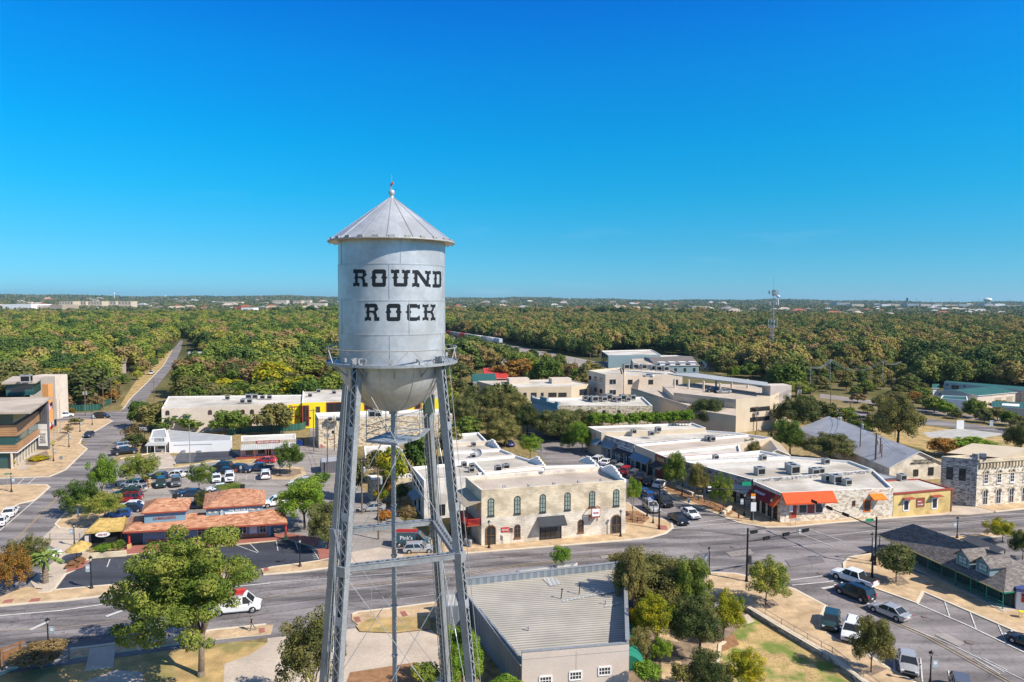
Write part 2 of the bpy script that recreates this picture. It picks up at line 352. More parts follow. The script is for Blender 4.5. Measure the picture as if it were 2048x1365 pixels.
MT['gravel']=mk('gravel',(0.42,0.40,0.36),0.95,var=0.25,sc=0.5,sc2=8)
MT['limestone']=brick('limestone_blocks',(0.78,0.66,0.48),(0.66,0.53,0.36),(0.60,0.51,0.38),0.62,0.27,0.02,stain=None)
MT['limestone_white']=brick('pale_limestone_blocks',(0.80,0.73,0.62),(0.70,0.62,0.50),(0.52,0.45,0.36),0.55,0.27,0.02)
MT['rubble']=rubble('rubble_stone',[(0.1,(0.30,0.22,0.15)),(0.4,(0.62,0.50,0.34)),(0.8,(0.74,0.64,0.48))],2.6)
MT['rubble_grey']=rubble('grey_rubble_stone',[(0.1,(0.16,0.15,0.15)),(0.45,(0.34,0.33,0.33)),(0.9,(0.52,0.50,0.48))],2.6)
MT['rubble_pale']=rubble('pale_rubble_stone',[(0.1,(0.46,0.37,0.27)),(0.4,(0.70,0.60,0.46)),(0.85,(0.82,0.74,0.62))],2.2)
MT['whitebrick']=brick('white_painted_brick',(0.74,0.70,0.66),(0.66,0.62,0.58),(0.55,0.52,0.48),0.5,0.22,0.015)
MT['stucco']=mk('cream_stucco',(0.62,0.52,0.42),0.9,var=0.1,sc=0.3,sc2=2,dirt=(0.5,0.42,0.34),dirtamt=0.4)
MT['stucco_tan']=mk('tan_stucco',(0.58,0.48,0.35),0.9,var=0.1,sc=0.3)
MT['pinkwall']=mk('pink_beige_wall',(0.60,0.51,0.44),0.9,var=0.08,sc=0.4)
MT['roofwhite']=mk('white_roof_membrane',(0.62,0.58,0.51),0.85,var=0.14,sc=0.12,sc2=1.1,dirt=(0.36,0.31,0.25),dirtamt=0.75)
MT['rooftan']=mk('tan_roof',(0.50,0.42,0.34),0.85,var=0.15,sc=0.2,dirt=(0.34,0.28,0.22),dirtamt=0.7)
MT['white']=mk('white_wall_paint',(0.80,0.78,0.76),0.6,var=0.05)
MT['trimwhite']=mk('white_coping',(0.80,0.78,0.74),0.7,var=0.08)
MT['terracotta']=shingle('terracotta_shingles',[(0.26,0.11,0.06),(0.40,0.18,0.10),(0.52,0.27,0.16),(0.62,0.38,0.25)],0.7,0.3)
MT['shingle_grey']=shingle('grey_shingles',[(0.11,0.095,0.085),(0.19,0.165,0.15),(0.29,0.255,0.225)],0.5,0.2)
MT['thatch']=mk('thatch',(0.50,0.34,0.11),0.95,var=0.4,sc=2.0,sc2=14,bump=0.8)
MT['corrugated']=stripes('corrugated_roof',(0.46,0.42,0.35),(0.22,0.20,0.165),0.45,1,rough=0.6,metal=0.0,soft=0.3)
MT['seam_grey']=stripes('grey_standing_seam',(0.50,0.49,0.49),(0.30,0.30,0.31),0.6,0,rough=0.5,metal=0.2,soft=0.08)
MT['seam_pale']=stripes('pale_standing_seam',(0.46,0.46,0.44),(0.30,0.30,0.29),0.5,0,rough=0.6,metal=0.1,soft=0.1)
MT['seam_tan']=stripes('tan_standing_seam',(0.44,0.36,0.26),(0.30,0.24,0.17),0.6,0,rough=0.6,metal=0.0,soft=0.1)
MT['seam_green']=stripes('green_standing_seam',(0.035,0.13,0.10),(0.02,0.07,0.06),0.9,0,rough=0.5,metal=0.1,soft=0.1)
MT['seam_blue']=stripes('blue_grey_awning_sheet',(0.16,0.25,0.33),(0.08,0.14,0.2),0.5,0,rough=0.5,metal=0.2,soft=0.1)
MT['panel_grey']=stripes('grey_wall_sheet',(0.24,0.27,0.30),(0.13,0.15,0.17),0.9,0,rough=0.6,metal=0.2,soft=0.06)
MT['steel']=mk('silver_tower_paint',(0.33,0.35,0.37),0.45,metal=0.3,var=0.2,sc=0.7,sc2=5,spec=0.5)
MT['tank']=mk('silver_tank_paint',(0.56,0.58,0.60),0.40,metal=0.42,var=0.13,sc=0.7,sc2=3.5,spec=0.5,dirt=(0.40,0.40,0.40),dirtamt=0.55)
MT['letter']=mk('black_letter_paint',(0.012,0.014,0.018),0.5,var=0.0)
MT['glass']=glassm('dark_window_glass',(0.025,0.03,0.035))
MT['glass_teal']=glassm('teal_window_glass',(0.02,0.09,0.09),0.06)
MT['glass_green']=mk('green_window_blinds',(0.26,0.32,0.26),0.4,var=0.2,sc=2)
MT['black']=mk('black_metal',(0.015,0.015,0.017),0.45,var=0)
MT['dark']=mk('dark_interior',(0.02,0.02,0.02),0.8,var=0)
MT['charcoal']=mk('charcoal_fabric',(0.045,0.048,0.055),0.8,var=0.15)
MT['charwall']=stripes('charcoal_cladding',(0.12,0.12,0.14),(0.07,0.07,0.08),0.5,0,rough=0.7,metal=0.1,soft=0.05)
MT['wood']=mk('brown_wood',(0.22,0.11,0.05),0.7,var=0.25,sc=2)
MT['polewood']=mk('pole_wood',(0.17,0.12,0.09),0.85,var=0.3,sc=2)
MT['louver']=stripes('wood_louvres',(0.52,0.28,0.13),(0.07,0.05,0.04),0.42,1,rough=0.6,metal=0,duty=0.75,soft=0.2,bump=0)
MT['grey']=mk('grey_metal',(0.32,0.33,0.34),0.55,metal=0.3,var=0.15,sc=2)
MT['hvac']=mk('hvac_grey',(0.36,0.35,0.33),0.6,metal=0.1,var=0.2,sc=3)
MT['galv']=mk('galvanised',(0.42,0.43,0.43),0.5,metal=0.5,var=0.1,sc=2)
MT['red']=mk('red_paint',(0.50,0.04,0.03),0.5,var=0.1)
MT['redtrim']=mk('dark_red_trim',(0.34,0.07,0.045),0.6,var=0.1)
MT['orange_fab']=mk('orange_awning_fabric',(0.68,0.09,0.02),0.8,var=0.08,sc=1)
MT['orange2']=mk('bright_orange_fabric',(0.80,0.20,0.02),0.8,var=0.08)
MT['maroon']=mk('maroon_awning_fabric',(0.22,0.02,0.03),0.8,var=0.1)
MT['yellowwall']=brick('yellow_painted_brick',(0.72,0.54,0.22),(0.68,0.50,0.20),(0.58,0.44,0.2),0.4,0.2,0.012)
MT['sheathing']=mk('yellow_sheathing_boards',(0.80,0.66,0.02),0.7,var=0.06,sc=0.5)
MT['bluewall']=mk('blue_grey_wall',(0.20,0.33,0.42),0.7,var=0.1)
MT['greenwall']=mk('dark_green_boards',(0.045,0.075,0.065),0.75,var=0.15)
MT['greentrim']=mk('green_trim_paint',(0.02,0.19,0.13),0.6,var=0.1)
MT['teal']=mk('teal_grey_wall',(0.22,0.30,0.32),0.7,var=0.1)
MT['signgreen']=mk('street_sign_green',(0.01,0.28,0.14),0.5,var=0)
MT['signorange']=mk('orange_sign',(0.85,0.30,0.02),0.5,var=0)
MT['signred']=mk('stop_sign_red',(0.55,0.02,0.03),0.5,var=0)
MT['banner']=mk('banner_cloth',(0.40,0.46,0.50),0.7,var=0.2,sc=3)
MT['tyre']=mk('tyre_rubber',(0.015,0.015,0.015),0.8,var=0)
MT['rim']=mk('wheel_metal',(0.5,0.5,0.52),0.35,metal=0.7,var=0)
MT['lamp']=glassm('lamp_glass',(0.75,0.73,0.66),0.3)
MT['headlight']=glassm('headlight_glass',(0.7,0.72,0.75),0.1)
MT['taillight']=glassm('taillight_plastic',(0.35,0.01,0.01),0.2)
MT['bark']=mk('bark',(0.20,0.155,0.115),0.95,var=0.3,sc=3,sc2=12,bump=0.6)
MT['bark_dark']=mk('dark_bark',(0.09,0.07,0.055),0.95,var=0.3,sc=3,sc2=12)
MT['skin']=mk('skin',(0.55,0.34,0.25),0.6,var=0.05)
MT['rail']=mk('rail_steel',(0.25,0.2,0.17),0.6,metal=0.3,var=0.1)
MT['ballast']=mk('rail_ballast',(0.32,0.28,0.25),0.95,var=0.25,sc=0.7)
MT['redroof']=mk('red_metal_roof',(0.52,0.05,0.04),0.6,var=0.2,sc=0.6)
MT['brownroof']=shingle('rust_shingles',[(0.22,0.07,0.04),(0.34,0.12,0.07),(0.44,0.18,0.10)],0.9,0.35)
def paint(name,c,metal=0.0,rough=0.25):
 m=mk(name,c,rough,metal=metal,var=0,spec=0.6);m.node_tree.nodes['Principled BSDF'].inputs['Coat Weight'].default_value=0.5;return m
N_,L_=nodes_of(MT['roofwhite']);b_=N_['Principled BSDF'];s_=b_.inputs['Base Color'].links[0].from_socket;u_=N_.new('ShaderNodeUVMap');mp_=N_.new('ShaderNodeMapping');mp_.inputs['Rotation'].default_value=(0,0,R_(-17));L_.new(u_.outputs[0],mp_.inputs[0])
t_=N_.new('ShaderNodeTexBrick');t_.inputs['Scale'].default_value=1;t_.inputs['Brick Width'].default_value=9;t_.inputs['Row Height'].default_value=1.9;t_.inputs['Mortar Size'].default_value=.05;t_.inputs['Color1'].default_value=(1,1,1,1);t_.inputs['Color2'].default_value=(.9,.89,.87,1);t_.inputs['Mortar'].default_value=(.7,.69,.67,1);L_.new(mp_.outputs[0],t_.inputs['Vector'])
x_=N_.new('ShaderNodeMixRGB');x_.blend_type='MULTIPLY';x_.inputs[0].default_value=1;L_.new(s_,x_.inputs[1]);L_.new(t_.outputs[0],x_.inputs[2]);L_.new(x_.outputs[0],b_.inputs['Base Color'])
PAINT={'white':paint('white_car_paint',(0.78,0.78,0.77)),'black':paint('black_car_paint',(0.012,0.012,0.014)),
'silver':paint('silver_car_paint',(0.46,0.45,0.43),0.25),'grey':paint('grey_car_paint',(0.15,0.15,0.15),0.25),
'red':paint('red_car_paint',(0.45,0.01,0.015)),'blue':paint('blue_car_paint',(0.015,0.05,0.22)),
'navy':paint('navy_car_paint',(0.02,0.035,0.07)),'green':paint('dark_green_car_paint',(0.02,0.05,0.045)),'maroon':paint('maroon_car_paint',(0.26,0.01,0.02)),
'teal':paint('dark_teal_van_paint',(0.03,0.075,0.09))}
FG={}
FG['green']=foliage('green_leaves',[(0.15,(0.05,0.09,0.018)),(0.45,(0.11,0.16,0.028)),(0.7,(0.19,0.22,0.04)),(0.95,(0.28,0.27,0.05))])
FG['bright']=foliage('bright_green_leaves',[(0.1,(0.06,0.12,0.015)),(0.5,(0.14,0.23,0.025)),(0.9,(0.27,0.32,0.04))],rnd=0.2)
FG['elm']=foliage('elm_leaves',[(0.15,(0.07,0.12,0.02)),(0.45,(0.13,0.175,0.03)),(0.7,(0.21,0.235,0.045)),(0.95,(0.32,0.29,0.06))],rnd=0.1,clump=0.35)
FG['dark']=foliage('dark_oak_leaves',[(0.2,(0.045,0.065,0.022)),(0.5,(0.10,0.115,0.035)),(0.85,(0.21,0.19,0.07))],rnd=0.35)
FG['olive']=foliage('olive_oak_leaves',[(0.15,(0.07,0.08,0.025)),(0.5,(0.16,0.15,0.045)),(0.85,(0.28,0.23,0.08))],rnd=0.3)
FG['yellow']=foliage('yellow_autumn_leaves',[(0.15,(0.10,0.15,0.015)),(0.5,(0.30,0.28,0.02)),(0.85,(0.55,0.40,0.02))],rnd=0.3)
FG['orange']=foliage('orange_autumn_leaves',[(0.15,(0.12,0.10,0.025)),(0.5,(0.28,0.15,0.035)),(0.85,(0.42,0.18,0.04))],rnd=0.3)
FG['brown']=foliage('brown_autumn_leaves',[(0.15,(0.09,0.075,0.03)),(0.5,(0.20,0.14,0.06)),(0.85,(0.30,0.21,0.10))],rnd=0.3)
FG['bare']=mk('bare_twigs',(0.30,0.26,0.22),0.9,var=0.2)
FG['palm']=foliage('palm_leaves',[(0.15,(0.06,0.12,0.03)),(0.5,(0.15,0.22,0.05)),(0.9,(0.28,0.32,0.10))],rnd=0.1)
FG['forest_r']=foliage('olive_brown_forest_leaves',[(0.0,(.045,.075,.025)),(0.22,(.08,.115,.032)),(0.45,(.14,.165,.042)),(0.62,(.21,.20,.05)),(0.8,(.23,.165,.065)),(0.92,(.27,.24,.055)),(1.0,(.30,.20,.10))],clump=0.1,rnd=0.9,world=0.7,trans=0.12,amp=.8)
FG['far']=foliage('far_forest_leaves',[(0.0,(0.034,0.063,0.029)),(0.4,(0.081,0.109,0.04)),(0.7,(0.149,0.149,0.057)),(1.0,(0.207,0.161,0.081))],clump=0.05,rnd=0.8,world=0.6,trans=0.1)
FG['forest']=foliage('forest_leaves',[(0.0,(.045,.08,.024)),(0.25,(.085,.13,.03)),(0.5,(.16,.205,.038)),(0.74,(.27,.27,.045)),(0.9,(.24,.19,.07)),(1.0,(.28,.19,.09))],clump=0.12,rnd=0.95,world=0.7,trans=0.15,amp=.8)
MT['orange_panel']=mk('orange_tan_panel',(0.62,0.30,0.10),0.8,var=0.1)
# ---------------------------------------------------------------- ground, roads, pavements
def hill(x,y):
 """terrain height: flat town, a low ridge far away"""
 D=math.hypot(x,y);az=math.degrees(math.atan2(x,max(y,1e-6)))if y>0 else 0
 if D<2600:return 0.0
 t=min(1,(D-2600)/5400);t=t*t*(3-2*t)
 H=30+(-az)*0.45+8*math.sin(az*0.31+1.0)+5*math.sin(az*0.93)+3*math.sin(az*2.1+D*0.002)
 if D>8000:H-=(D-8000)*0.006
 return max(0,H*t*min(1,max(0.25,1-abs(az)/160)))
def ground():
 m=bpy.data.materials.new('countryside');m.use_nodes=True;N,L=nodes_of(m);b=N['Principled BSDF'];b.inputs['Roughness'].default_value=0.95;b.inputs['Specular IOR Level'].default_value=0.1
 g=N.new('ShaderNodeNewGeometry')
 n1=N.new('ShaderNodeTexNoise');n1.inputs['Scale'].default_value=0.02;n1.inputs['Detail'].default_value=8;n1.inputs['Roughness'].default_value=0.65;L.new(g.outputs['Position'],n1.inputs['Vector'])
 r=ramp(N,[(0.36,(0.10,0.10,0.03)),(0.48,(0.26,0.20,0.09)),(0.6,(0.36,0.27,0.14)),(0.75,(0.20,0.17,0.07))]);L.new(n1.outputs[0],r.inputs[0])
 n2=N.new('ShaderNodeTexNoise');n2.inputs['Scale'].default_value=1.2;n2.inputs['Detail'].default_value=6;L.new(g.outputs['Position'],n2.inputs['Vector'])
 r2=ramp(N,[(0.35,(0.6,0.6,0.6)),(0.65,(1.25,1.25,1.2))]);L.new(n2.outputs[0],r2.inputs[0])
 mx=N.new('ShaderNodeMixRGB');mx.blend_type='MULTIPLY';mx.inputs[0].default_value=1;L.new(r.outputs[0],mx.inputs[1]);L.new(r2.outputs[0],mx.inputs[2])
 ln=N.new('ShaderNodeVectorMath');ln.operation='LENGTH';L.new(g.outputs['Position'],ln.inputs[0])
 mr=N.new('ShaderNodeMapRange');mr.inputs['From Min'].default_value=230;mr.inputs['From Max'].default_value=420;L.new(ln.outputs['Value'],mr.inputs['Value'])
 m3=N.new('ShaderNodeMixRGB');L.new(mr.outputs[0],m3.inputs[0]);L.new(mx.outputs[0],m3.inputs[1])
 n4=N.new('ShaderNodeTexNoise');n4.inputs['Scale'].default_value=0.006;n4.inputs['Detail'].default_value=8;L.new(g.outputs['Position'],n4.inputs['Vector'])
 r4=ramp(N,[(0.4,(0.05,0.065,0.02)),(0.6,(0.085,0.085,0.03)),(0.72,(0.17,0.14,0.08))]);L.new(n4.outputs[0],r4.inputs[0]);L.new(r4.outputs[0],m3.inputs[2])
 L.new(m3.outputs[0],b.inputs['Base Color'])
 rings=[0,20,45,80,130,200,300,450,700,1100,1700,2600,3200,3900,4700,5600,6600,7400,8200,9500,11500]
 na=144;mb=MB();mb.v.append((0,0,0));
 for rr in rings[1:]:
  for i in range(na):
   t=2*math.pi*i/na;x,y=rr*math.cos(t),rr*math.sin(t);mb.v.append((x,y,hill(x,y)))
 for i in range(na):mb.f.append((0,1+i,1+(i+1)%na));mb.m.append(0)
 for k in range(len(rings)-2):
  for i in range(na):
   j=(i+1)%na;a=1+k*na;c=1+(k+1)*na;mb.f.append((a+i,c+i,c+j,a+j));mb.m.append(0)
 tag(mb.build('ground',m,smooth=True),kind='structure')
ground()
def sheet(name,px,z,mat,kind='structure'):
 mb=MB();P=[G(u,v,z)for u,v in px]
 pts=[Vector((p.x,p.y,0))for p in P]
 for t in tessellate_polygon([pts]):
  a,b,c=t
  if(pts[b]-pts[a]).cross(pts[c]-pts[a]).z<0:b,c=c,b
  mb.poly([P[a],P[b],P[c]])
 return tag(mb.build(name,mat),kind=kind)
def slab(name,px,z,mat,base=0.0,kind='structure'):
 mb=MB();mb.prism([G(u,v,0)for u,v in px],base,z,1,0)
 return tag(mb.build(name,[mat,MT['kerb']]),kind=kind)
def strip_px(mb,px,w,z,mi=0,h=None):
 P=[G(u,v,0)for u,v in px]
 for i in range(len(P)-1):
  d=(P[i+1]-P[i]);d.normalize();n=Vector((-d.y,d.x,0))*w/2
  a,b=P[i]-d*(w*0.3 if i else 0),P[i+1]+d*(w*0.3 if i<len(P)-2 else 0)
  zz=z+0.0006*i
  if h is None:mb.poly([(a.x-n.x,a.y-n.y,zz),(b.x-n.x,b.y-n.y,zz),(b.x+n.x,b.y+n.y,zz),(a.x+n.x,a.y+n.y,zz)])
  else:mb.prism([(a-n),(b-n),(b+n),(a+n)],0,zz,mi)
def line(name,px,w,z,mat):
 mb=MB();strip_px(mb,px,w,z);return tag(mb.build(name,mat),kind='structure')
def kerb(px,w=0.35,z=0.158):
 mb=MB();strip_px(mb,px,w,z,h=1);return tag(mb.build('kerb',MT['kerb']),kind='structure')
Z0=0.03
sheet('road',[(-150,1205),(600,1118),(900,1085),(1300,1048),(1480,1028),(1900,1008),(2250,975),(2250,1100),(1500,1215),(900,1235),(400,1292),(-150,1370)],Z0,MT['asphalt'])
sheet('road',[(1400,1140),(1700,1108),(1900,1165),(2250,1320),(2500,1800),(1950,1420),(1600,1245)],Z0+.005,MT['asphalt_cross'])
sheet('road',[(1230,1080),(1520,1060),(1345,965),(1250,915),(1160,878),(1112,858),(1050,858),(1062,890),(1120,960)],Z0+.010,MT['asphalt_cross'])
sheet('road',[(-150,1090),(-20,1020),(40,1000),(62,985),(90,950),(174,885),(155,880),(205,848),(246,819),(262,797),(290,770),(327,732),(345,700),(361,681),(366,681),(362,700),(347,732),(318,768),(292,800),(262,850),(240,900),(205,955),(170,1000),(135,1060),(118,1115),(60,1180),(-150,1290)],Z0+.015,MT['asphalt'])
sheet('road',[(95,850),(95,829),(250,822),(262,850)],Z0+.020,MT['asphalt'])
sheet('road',[(-150,985),(-150,950),(110,945),(112,985)],Z0+.025,MT['asphalt'])
sheet('parking_lot',[(150,1050),(190,965),(240,922),(470,902),(618,890),(622,850),(645,850),(690,900),(700,960),(830,1060),(880,1100),(880,1122),(660,1155),(600,1070),(200,1090)],Z0+.030,MT['asphalt_light'])
sheet('road',[(232,935),(470,912),(620,896),(618,870),(622,845),(634,845),(640,880),(700,930),(690,960),(745,1060),(830,1100),(840,1122),(665,1150),(660,1060),(640,980),(600,945),(470,932),(232,960)],Z0+.035,MT['asphalt_light'])
sheet('parking_lot',[(355,908),(461,901),(484,915),(450,922),(393,929),(346,928)],Z0+.040,MT['asphalt_dark'])
sheet('parking_lot',[(107,1180),(130,1150),(165,1134),(181,1119),(250,1112),(473,1091),(577,1081),(634,1100),(641,1122),(500,1139),(484,1141),(360,1157),(220,1171)],Z0+.045,MT['asphalt_dark'])
sheet('concrete_apron',[(660,1131),(700,1105),(760,1095),(830,1108),(812,1124),(665,1143)],Z0+.050,MT['concrete'])
sheet('driveway',[(112,1050),(80,1080),(118,1102),(168,1108),(200,1060)],Z0+.055,MT['concrete'])
sheet('driveway',[(1885,1030),(1905,1012),(1950,1014),(2000,1017),(1985,1026),(1940,1030)],Z0+.060,MT['concrete'])
P=MT['paver'];CN=MT['concrete']
slab('pavement',[(-60,1218),(0,1213),(60,1207),(110,1204),(220,1191),(360,1173),(450,1161),(448,1147),(360,1158),(220,1173),(107,1183),(55,1176),(38,1180),(0,1197),(-60,1215)],.15,P)
slab('pavement',[(527,1150),(600,1144),(667,1135),(660,1126),(640,1123),(600,1129),(545,1136),(523,1141)],.15,P)
slab('pavement',[(640,1122),(690,1112),(680,1095),(634,1100)],.15,MT['redpad'])
slab('pavement',[(805,1121),(886,1115),(931,1107),(1240,1082),(1300,1076),(1330,1067),(1344,1057),(1343,1046),(1325,1040),(1302,1036),(1276,1021),(1254,1007),(1240,1000),(1240,1065),(950,1085),(940,1070),(880,1070),(812,1100)],.15,P)
slab('pavement',[(1318,963),(1330,980),(1349,999),(1443,1032),(1457,1039),(1481,1047),(1531,1055),(1582,1054),(1640,1048),(1789,1036),(1890,1029),(1903,1010),(1800,1015),(1560,1025),(1480,985),(1350,925),(1240,890),(1175,878),(1168,888),(1230,918),(1290,948)],.15,P)
slab('pavement',[(1990,1024),(2048,1018),(2200,1006),(2200,985),(1950,1005),(1955,1016)],.15,P)
slab('plaza',[(1419,1148),(1470,1150),(1500,1156),(1588,1181),(1651,1214),(1640,1237),(1641,1255),(1668,1279),(1705,1293),(1778,1338),(1829,1366),(1900,1410),(1780,1420),(1724,1369),(1662,1320),(1640,1308),(1560,1261),(1497,1222),(1430,1185),(1405,1165)],.15,P)
slab('pavement',[(1689,1128),(1689,1137),(1753,1178),(1834,1206),(1846,1185),(2048,1272),(2150,1320),(2150,1260),(2000,1210),(1760,1120),(1740,1105),(1900,1085),(2060,1068),(2060,1060),(1900,1075),(1700,1116)],.15,P)
slab('plaza',[(-150,964),(0,957),(98,954),(131,940),(174,898),(160,888),(164,879),(205,855),(224,843),(212,838),(130,843),(-150,872)],.15,P)
slab('plaza',[(-150,976),(55,970),(93,971),(99,976),(71,1000),(38,1008),(0,1029),(-150,1100)],.15,P)
slab('pavement',[(80,1082),(118,1104),(112,1122),(60,1165),(72,1180),(105,1184),(131,1150),(166,1133),(182,1118),(178,1107),(130,1100)],.15,CN)
slab('pavement',[(143,1014),(111,1050),(120,1057),(165,1059),(185,1045),(215,1030),(240,1018),(232,1000),(215,985),(190,985)],.15,P)
slab('pavement',[(222,978),(240,962),(300,956),(309,972),(285,985),(245,1000)],.15,P)
slab('pavement',[(300,907),(336,904),(352,928),(345,936),(300,940),(285,930)],.15,CN)
slab('pavement',[(240,1108),(250,1095),(575,1068),(640,1078),(634,1098),(577,1080),(473,1090),(250,1111)],.15,MT['redpad'])
slab('planting_island',[(537,938),(572,934),(607,936),(612,950),(582,961),(544,960)],.15,P)
slab('planting_bed',[(543,941),(600,940),(603,949),(580,956),(548,955)],.16,MT['soil'])
slab('planting_strip',[(346,930),(395,927),(418,921),(440,922),(350,937)],.15,MT['drygrass'])
slab('planting_strip',[(450,922),(520,917),(500,928),(455,928)],.15,MT['drygrass'])
slab('planting_bed',[(1337,973),(1387,995),(1474,1021),(1459,1034),(1449,1032),(1376,1001),(1330,981)],.17,MT['mulch'])
slab('planting_bed',[(1252,1024),(1277,1025),(1300,1038),(1286,1050),(1252,1047)],.17,MT['mulch'])
slab('planting_bed',[(1518,1206),(1545,1201),(1559,1213),(1532,1222)],.16,MT['soil'])
slab('planting_bed',[(1779,1160),(1800,1153),(1820,1170),(1795,1175)],.16,MT['soil'])
slab('planting_bed',[(1728,1343),(1750,1333),(1775,1341),(1742,1356)],.16,MT['soil'])
sheet('lawn',[(-200,1330),(140,1317),(430,1281),(535,1286),(500,1310),(449,1328),(447,1366),(440,1600),(-300,1600)],.012,MT['drygrass'])
slab('pavement',[(140,1301),(180,1297),(428,1263),(532,1252),(546,1252),(541,1270),(430,1281),(300,1298),(140,1319)],.13,P)
slab('pavement',[(-100,1325),(22,1318),(30,1330),(-100,1345)],.13,CN)
slab('garden_path',[(180,1300),(232,1293),(226,1336),(170,1343)],.135,CN)
slab('garden_path',[(160,1368),(230,1341),(286,1346),(282,1420),(150,1420)],.06,CN)
sheet('concrete_lot',[(534,1253),(577,1243),(690,1229),(716,1262),(860,1256),(900,1300),(900,1600),(380,1600),(447,1366),(449,1328),(500,1310),(535,1286)],.020,CN)
slab('pavement',[(704,1232),(716,1227),(780,1220),(871,1208),(925,1200),(925,1212),(860,1238),(716,1252),(703,1242)],.13,P)
sheet('dry_grass_patch',[(712,1252),(740,1238),(860,1232),(862,1258),(790,1266),(720,1263)],.135,MT['drygrass'])
sheet('bare_earth',[(700,1345),(830,1325),(870,1366),(880,1500),(640,1500)],.024,MT['mulch'])
sheet('bare_earth',[(1250,1210),(1420,1180),(1500,1240),(1500,1600),(1200,1600),(1240,1290)],.012,MT['soil'])
sheet('lawn',[(1440,1290),(1470,1262),(1500,1232),(1640,1312),(1730,1372),(1800,1600),(1440,1600),(1436,1330)],.018,MT['lawn'])
slab('garden_path',[(1396,1282),(1430,1270),(1446,1325),(1462,1420),(1425,1420),(1406,1325)],.05,P)
slab('garden_path',[(1322,1313),(1361,1316),(1372,1420),(1325,1420)],.05,P)
slab('garden_path',[(1312,1265),(1353,1272),(1360,1286),(1316,1278)],.05,P)
slab('garden_path',[(1480,1238),(1495,1228),(1509,1244),(1484,1252)],.06,CN)
sheet('mulch_bed',[(1425,1285),(1470,1268),(1478,1290),(1440,1305)],.026,MT['mulch'])
for a in([(75,1189),(104,1171),(112,1178),(100,1187)],):slab('planting_bed',a,.30,CN)
slab('planting_bed',[(50,931),(60,915),(94,903),(98,913),(70,932)],.17,MT['soil'])
slab('planting_bed',[(97,893),(104,882),(112,884),(108,893)],.16,MT['lawn'])
slab('planting_bed',[(110,881),(134,866),(137,869),(118,884)],.16,MT['soil'])
slab('planting_bed',[(97,858),(115,848),(110,862),(96,870)],.16,MT['lawn'])
sheet('pavement',[(33,940),(40,925),(60,905),(68,902),(95,902),(52,940)],.155,CN)
sheet('road_verge',[(240,812),(262,776),(285,745),(316,718),(335,704),(343,702),(325,733),(288,771),(262,797),(250,815)],.012,MT['drygrass'])
sheet('yard',[(190,826),(240,822),(262,800),(255,812),(226,838),(196,840)],.014,MT['drygrass'])
sheet('railway_bed',[(860,660),(930,676),(1010,688),(1110,708),(1210,727),(1215,742),(1080,726),(1000,702),(930,690),(860,672)],.016,MT['ballast'])
sheet('gravel_yard',[(1075,725),(1205,740),(1180,760),(1130,752)],.020,CN)
sheet('car_park',[(1400,728),(1500,733),(1520,745),(1440,748),(1400,742)],.020,MT['drygrass'])
sheet('road',[(1640,812),(1686,817),(1754,829),(1847,837),(1940,848),(2060,866),(2060,876),(2000,868),(1940,859),(1847,849),(1700,832),(1640,824)],.020,MT['asphalt'])
sheet('dry_field',[(1690,836),(1850,852),(2060,880),(2060,1000),(1890,960),(1850,900),(1700,860)],.014,MT['drygrass'])
sheet('gravel_pad',[(1845,866),(1918,857),(2015,869),(1960,877),(1861,876)],.024,MT['gravel'])
sheet('railway_bed',[(1640,788),(1750,802),(1830,815),(1900,826),(2060,845),(2060,853),(1900,834),(1830,823),(1750,809),(1640,796)],.018,MT['ballast'])
sheet('gravel_yard',[(1870,800),(2060,800),(2060,828),(1960,822),(1870,812)],.022,MT['drygrass'])
for off in(0,1):line('rail',[(860,664+off*3),(1010,691+off*3),(1215,733+off*4)],.5,.08+.004*off,MT['rail'])
for off in(0,2,4):line('rail',[(1640,790+off),(1830,817+off),(2060,847+off)],.3,.08+.004*off,MT['rail'])
for a in([(-60,1220),(0,1214),(60,1208),(110,1205),(220,1192),(360,1174),(450,1162)],[(527,1151),(600,1145),(667,1136)],
[(523,1141),(545,1136),(600,1129),(640,1123)],[(107,1182),(220,1172),(360,1157),(446,1147)],[(107,1182),(131,1150),(166,1134),(182,1119)],
[(886,1116),(931,1108),(1240,1083),(1300,1077),(1331,1068),(1345,1057),(1343,1046),(1325,1040),(1302,1036),(1276,1021),(1254,1007)],
[(1326,978),(1349,999),(1443,1032),(1457,1039),(1481,1048),(1531,1056),(1582,1055),(1640,1049),(1789,1037),(1890,1030)],[(1990,1025),(2048,1019),(2200,1007)],
[(1419,1147),(1470,1149),(1500,1155),(1588,1180),(1652,1214),(1640,1237),(1641,1256),(1668,1280),(1705,1294),(1778,1339),(1829,1367),(1900,1411)],
[(1700,1116),(1688,1128),(1689,1138),(1753,1179),(1834,1208),(1846,1185),(2048,1272)],[(1700,1116),(1900,1084),(2060,1067)],
[(0,958),(98,955),(131,941),(174,899),(159,889),(163,879),(205,855),(225,843),(212,838)],[(0,973),(55,970),(93,971),(99,976),(71,1001),(38,1009),(0,1030)],
[(-20,1321),(22,1317)],[(140,1300),(180,1296),(428,1262),(532,1251)],[(704,1231),(716,1226),(780,1219),(871,1207),(925,1199)],
[(143,1013),(111,1050),(120,1058),(165,1060)],[(1436,1330),(1440,1291),(1450,1285)],[(240,918),(300,908)],[(232,940),(300,940),(346,936),(440,923)],
[(246,819),(262,797),(290,770),(327,732),(345,700)]):
 kerb(a)
WP,YP=MT['white_paint'],MT['yellow_paint']
zm=Z0+.068
def mark(px,w,m=WP,k=0):line('road_marking',px,w,zm+.003*k,m)
mark([(-20,1235),(120,1223),(260,1203),(440,1178),(540,1168)],.28);mark([(540,1168),(700,1155),(905,1140)],.12)
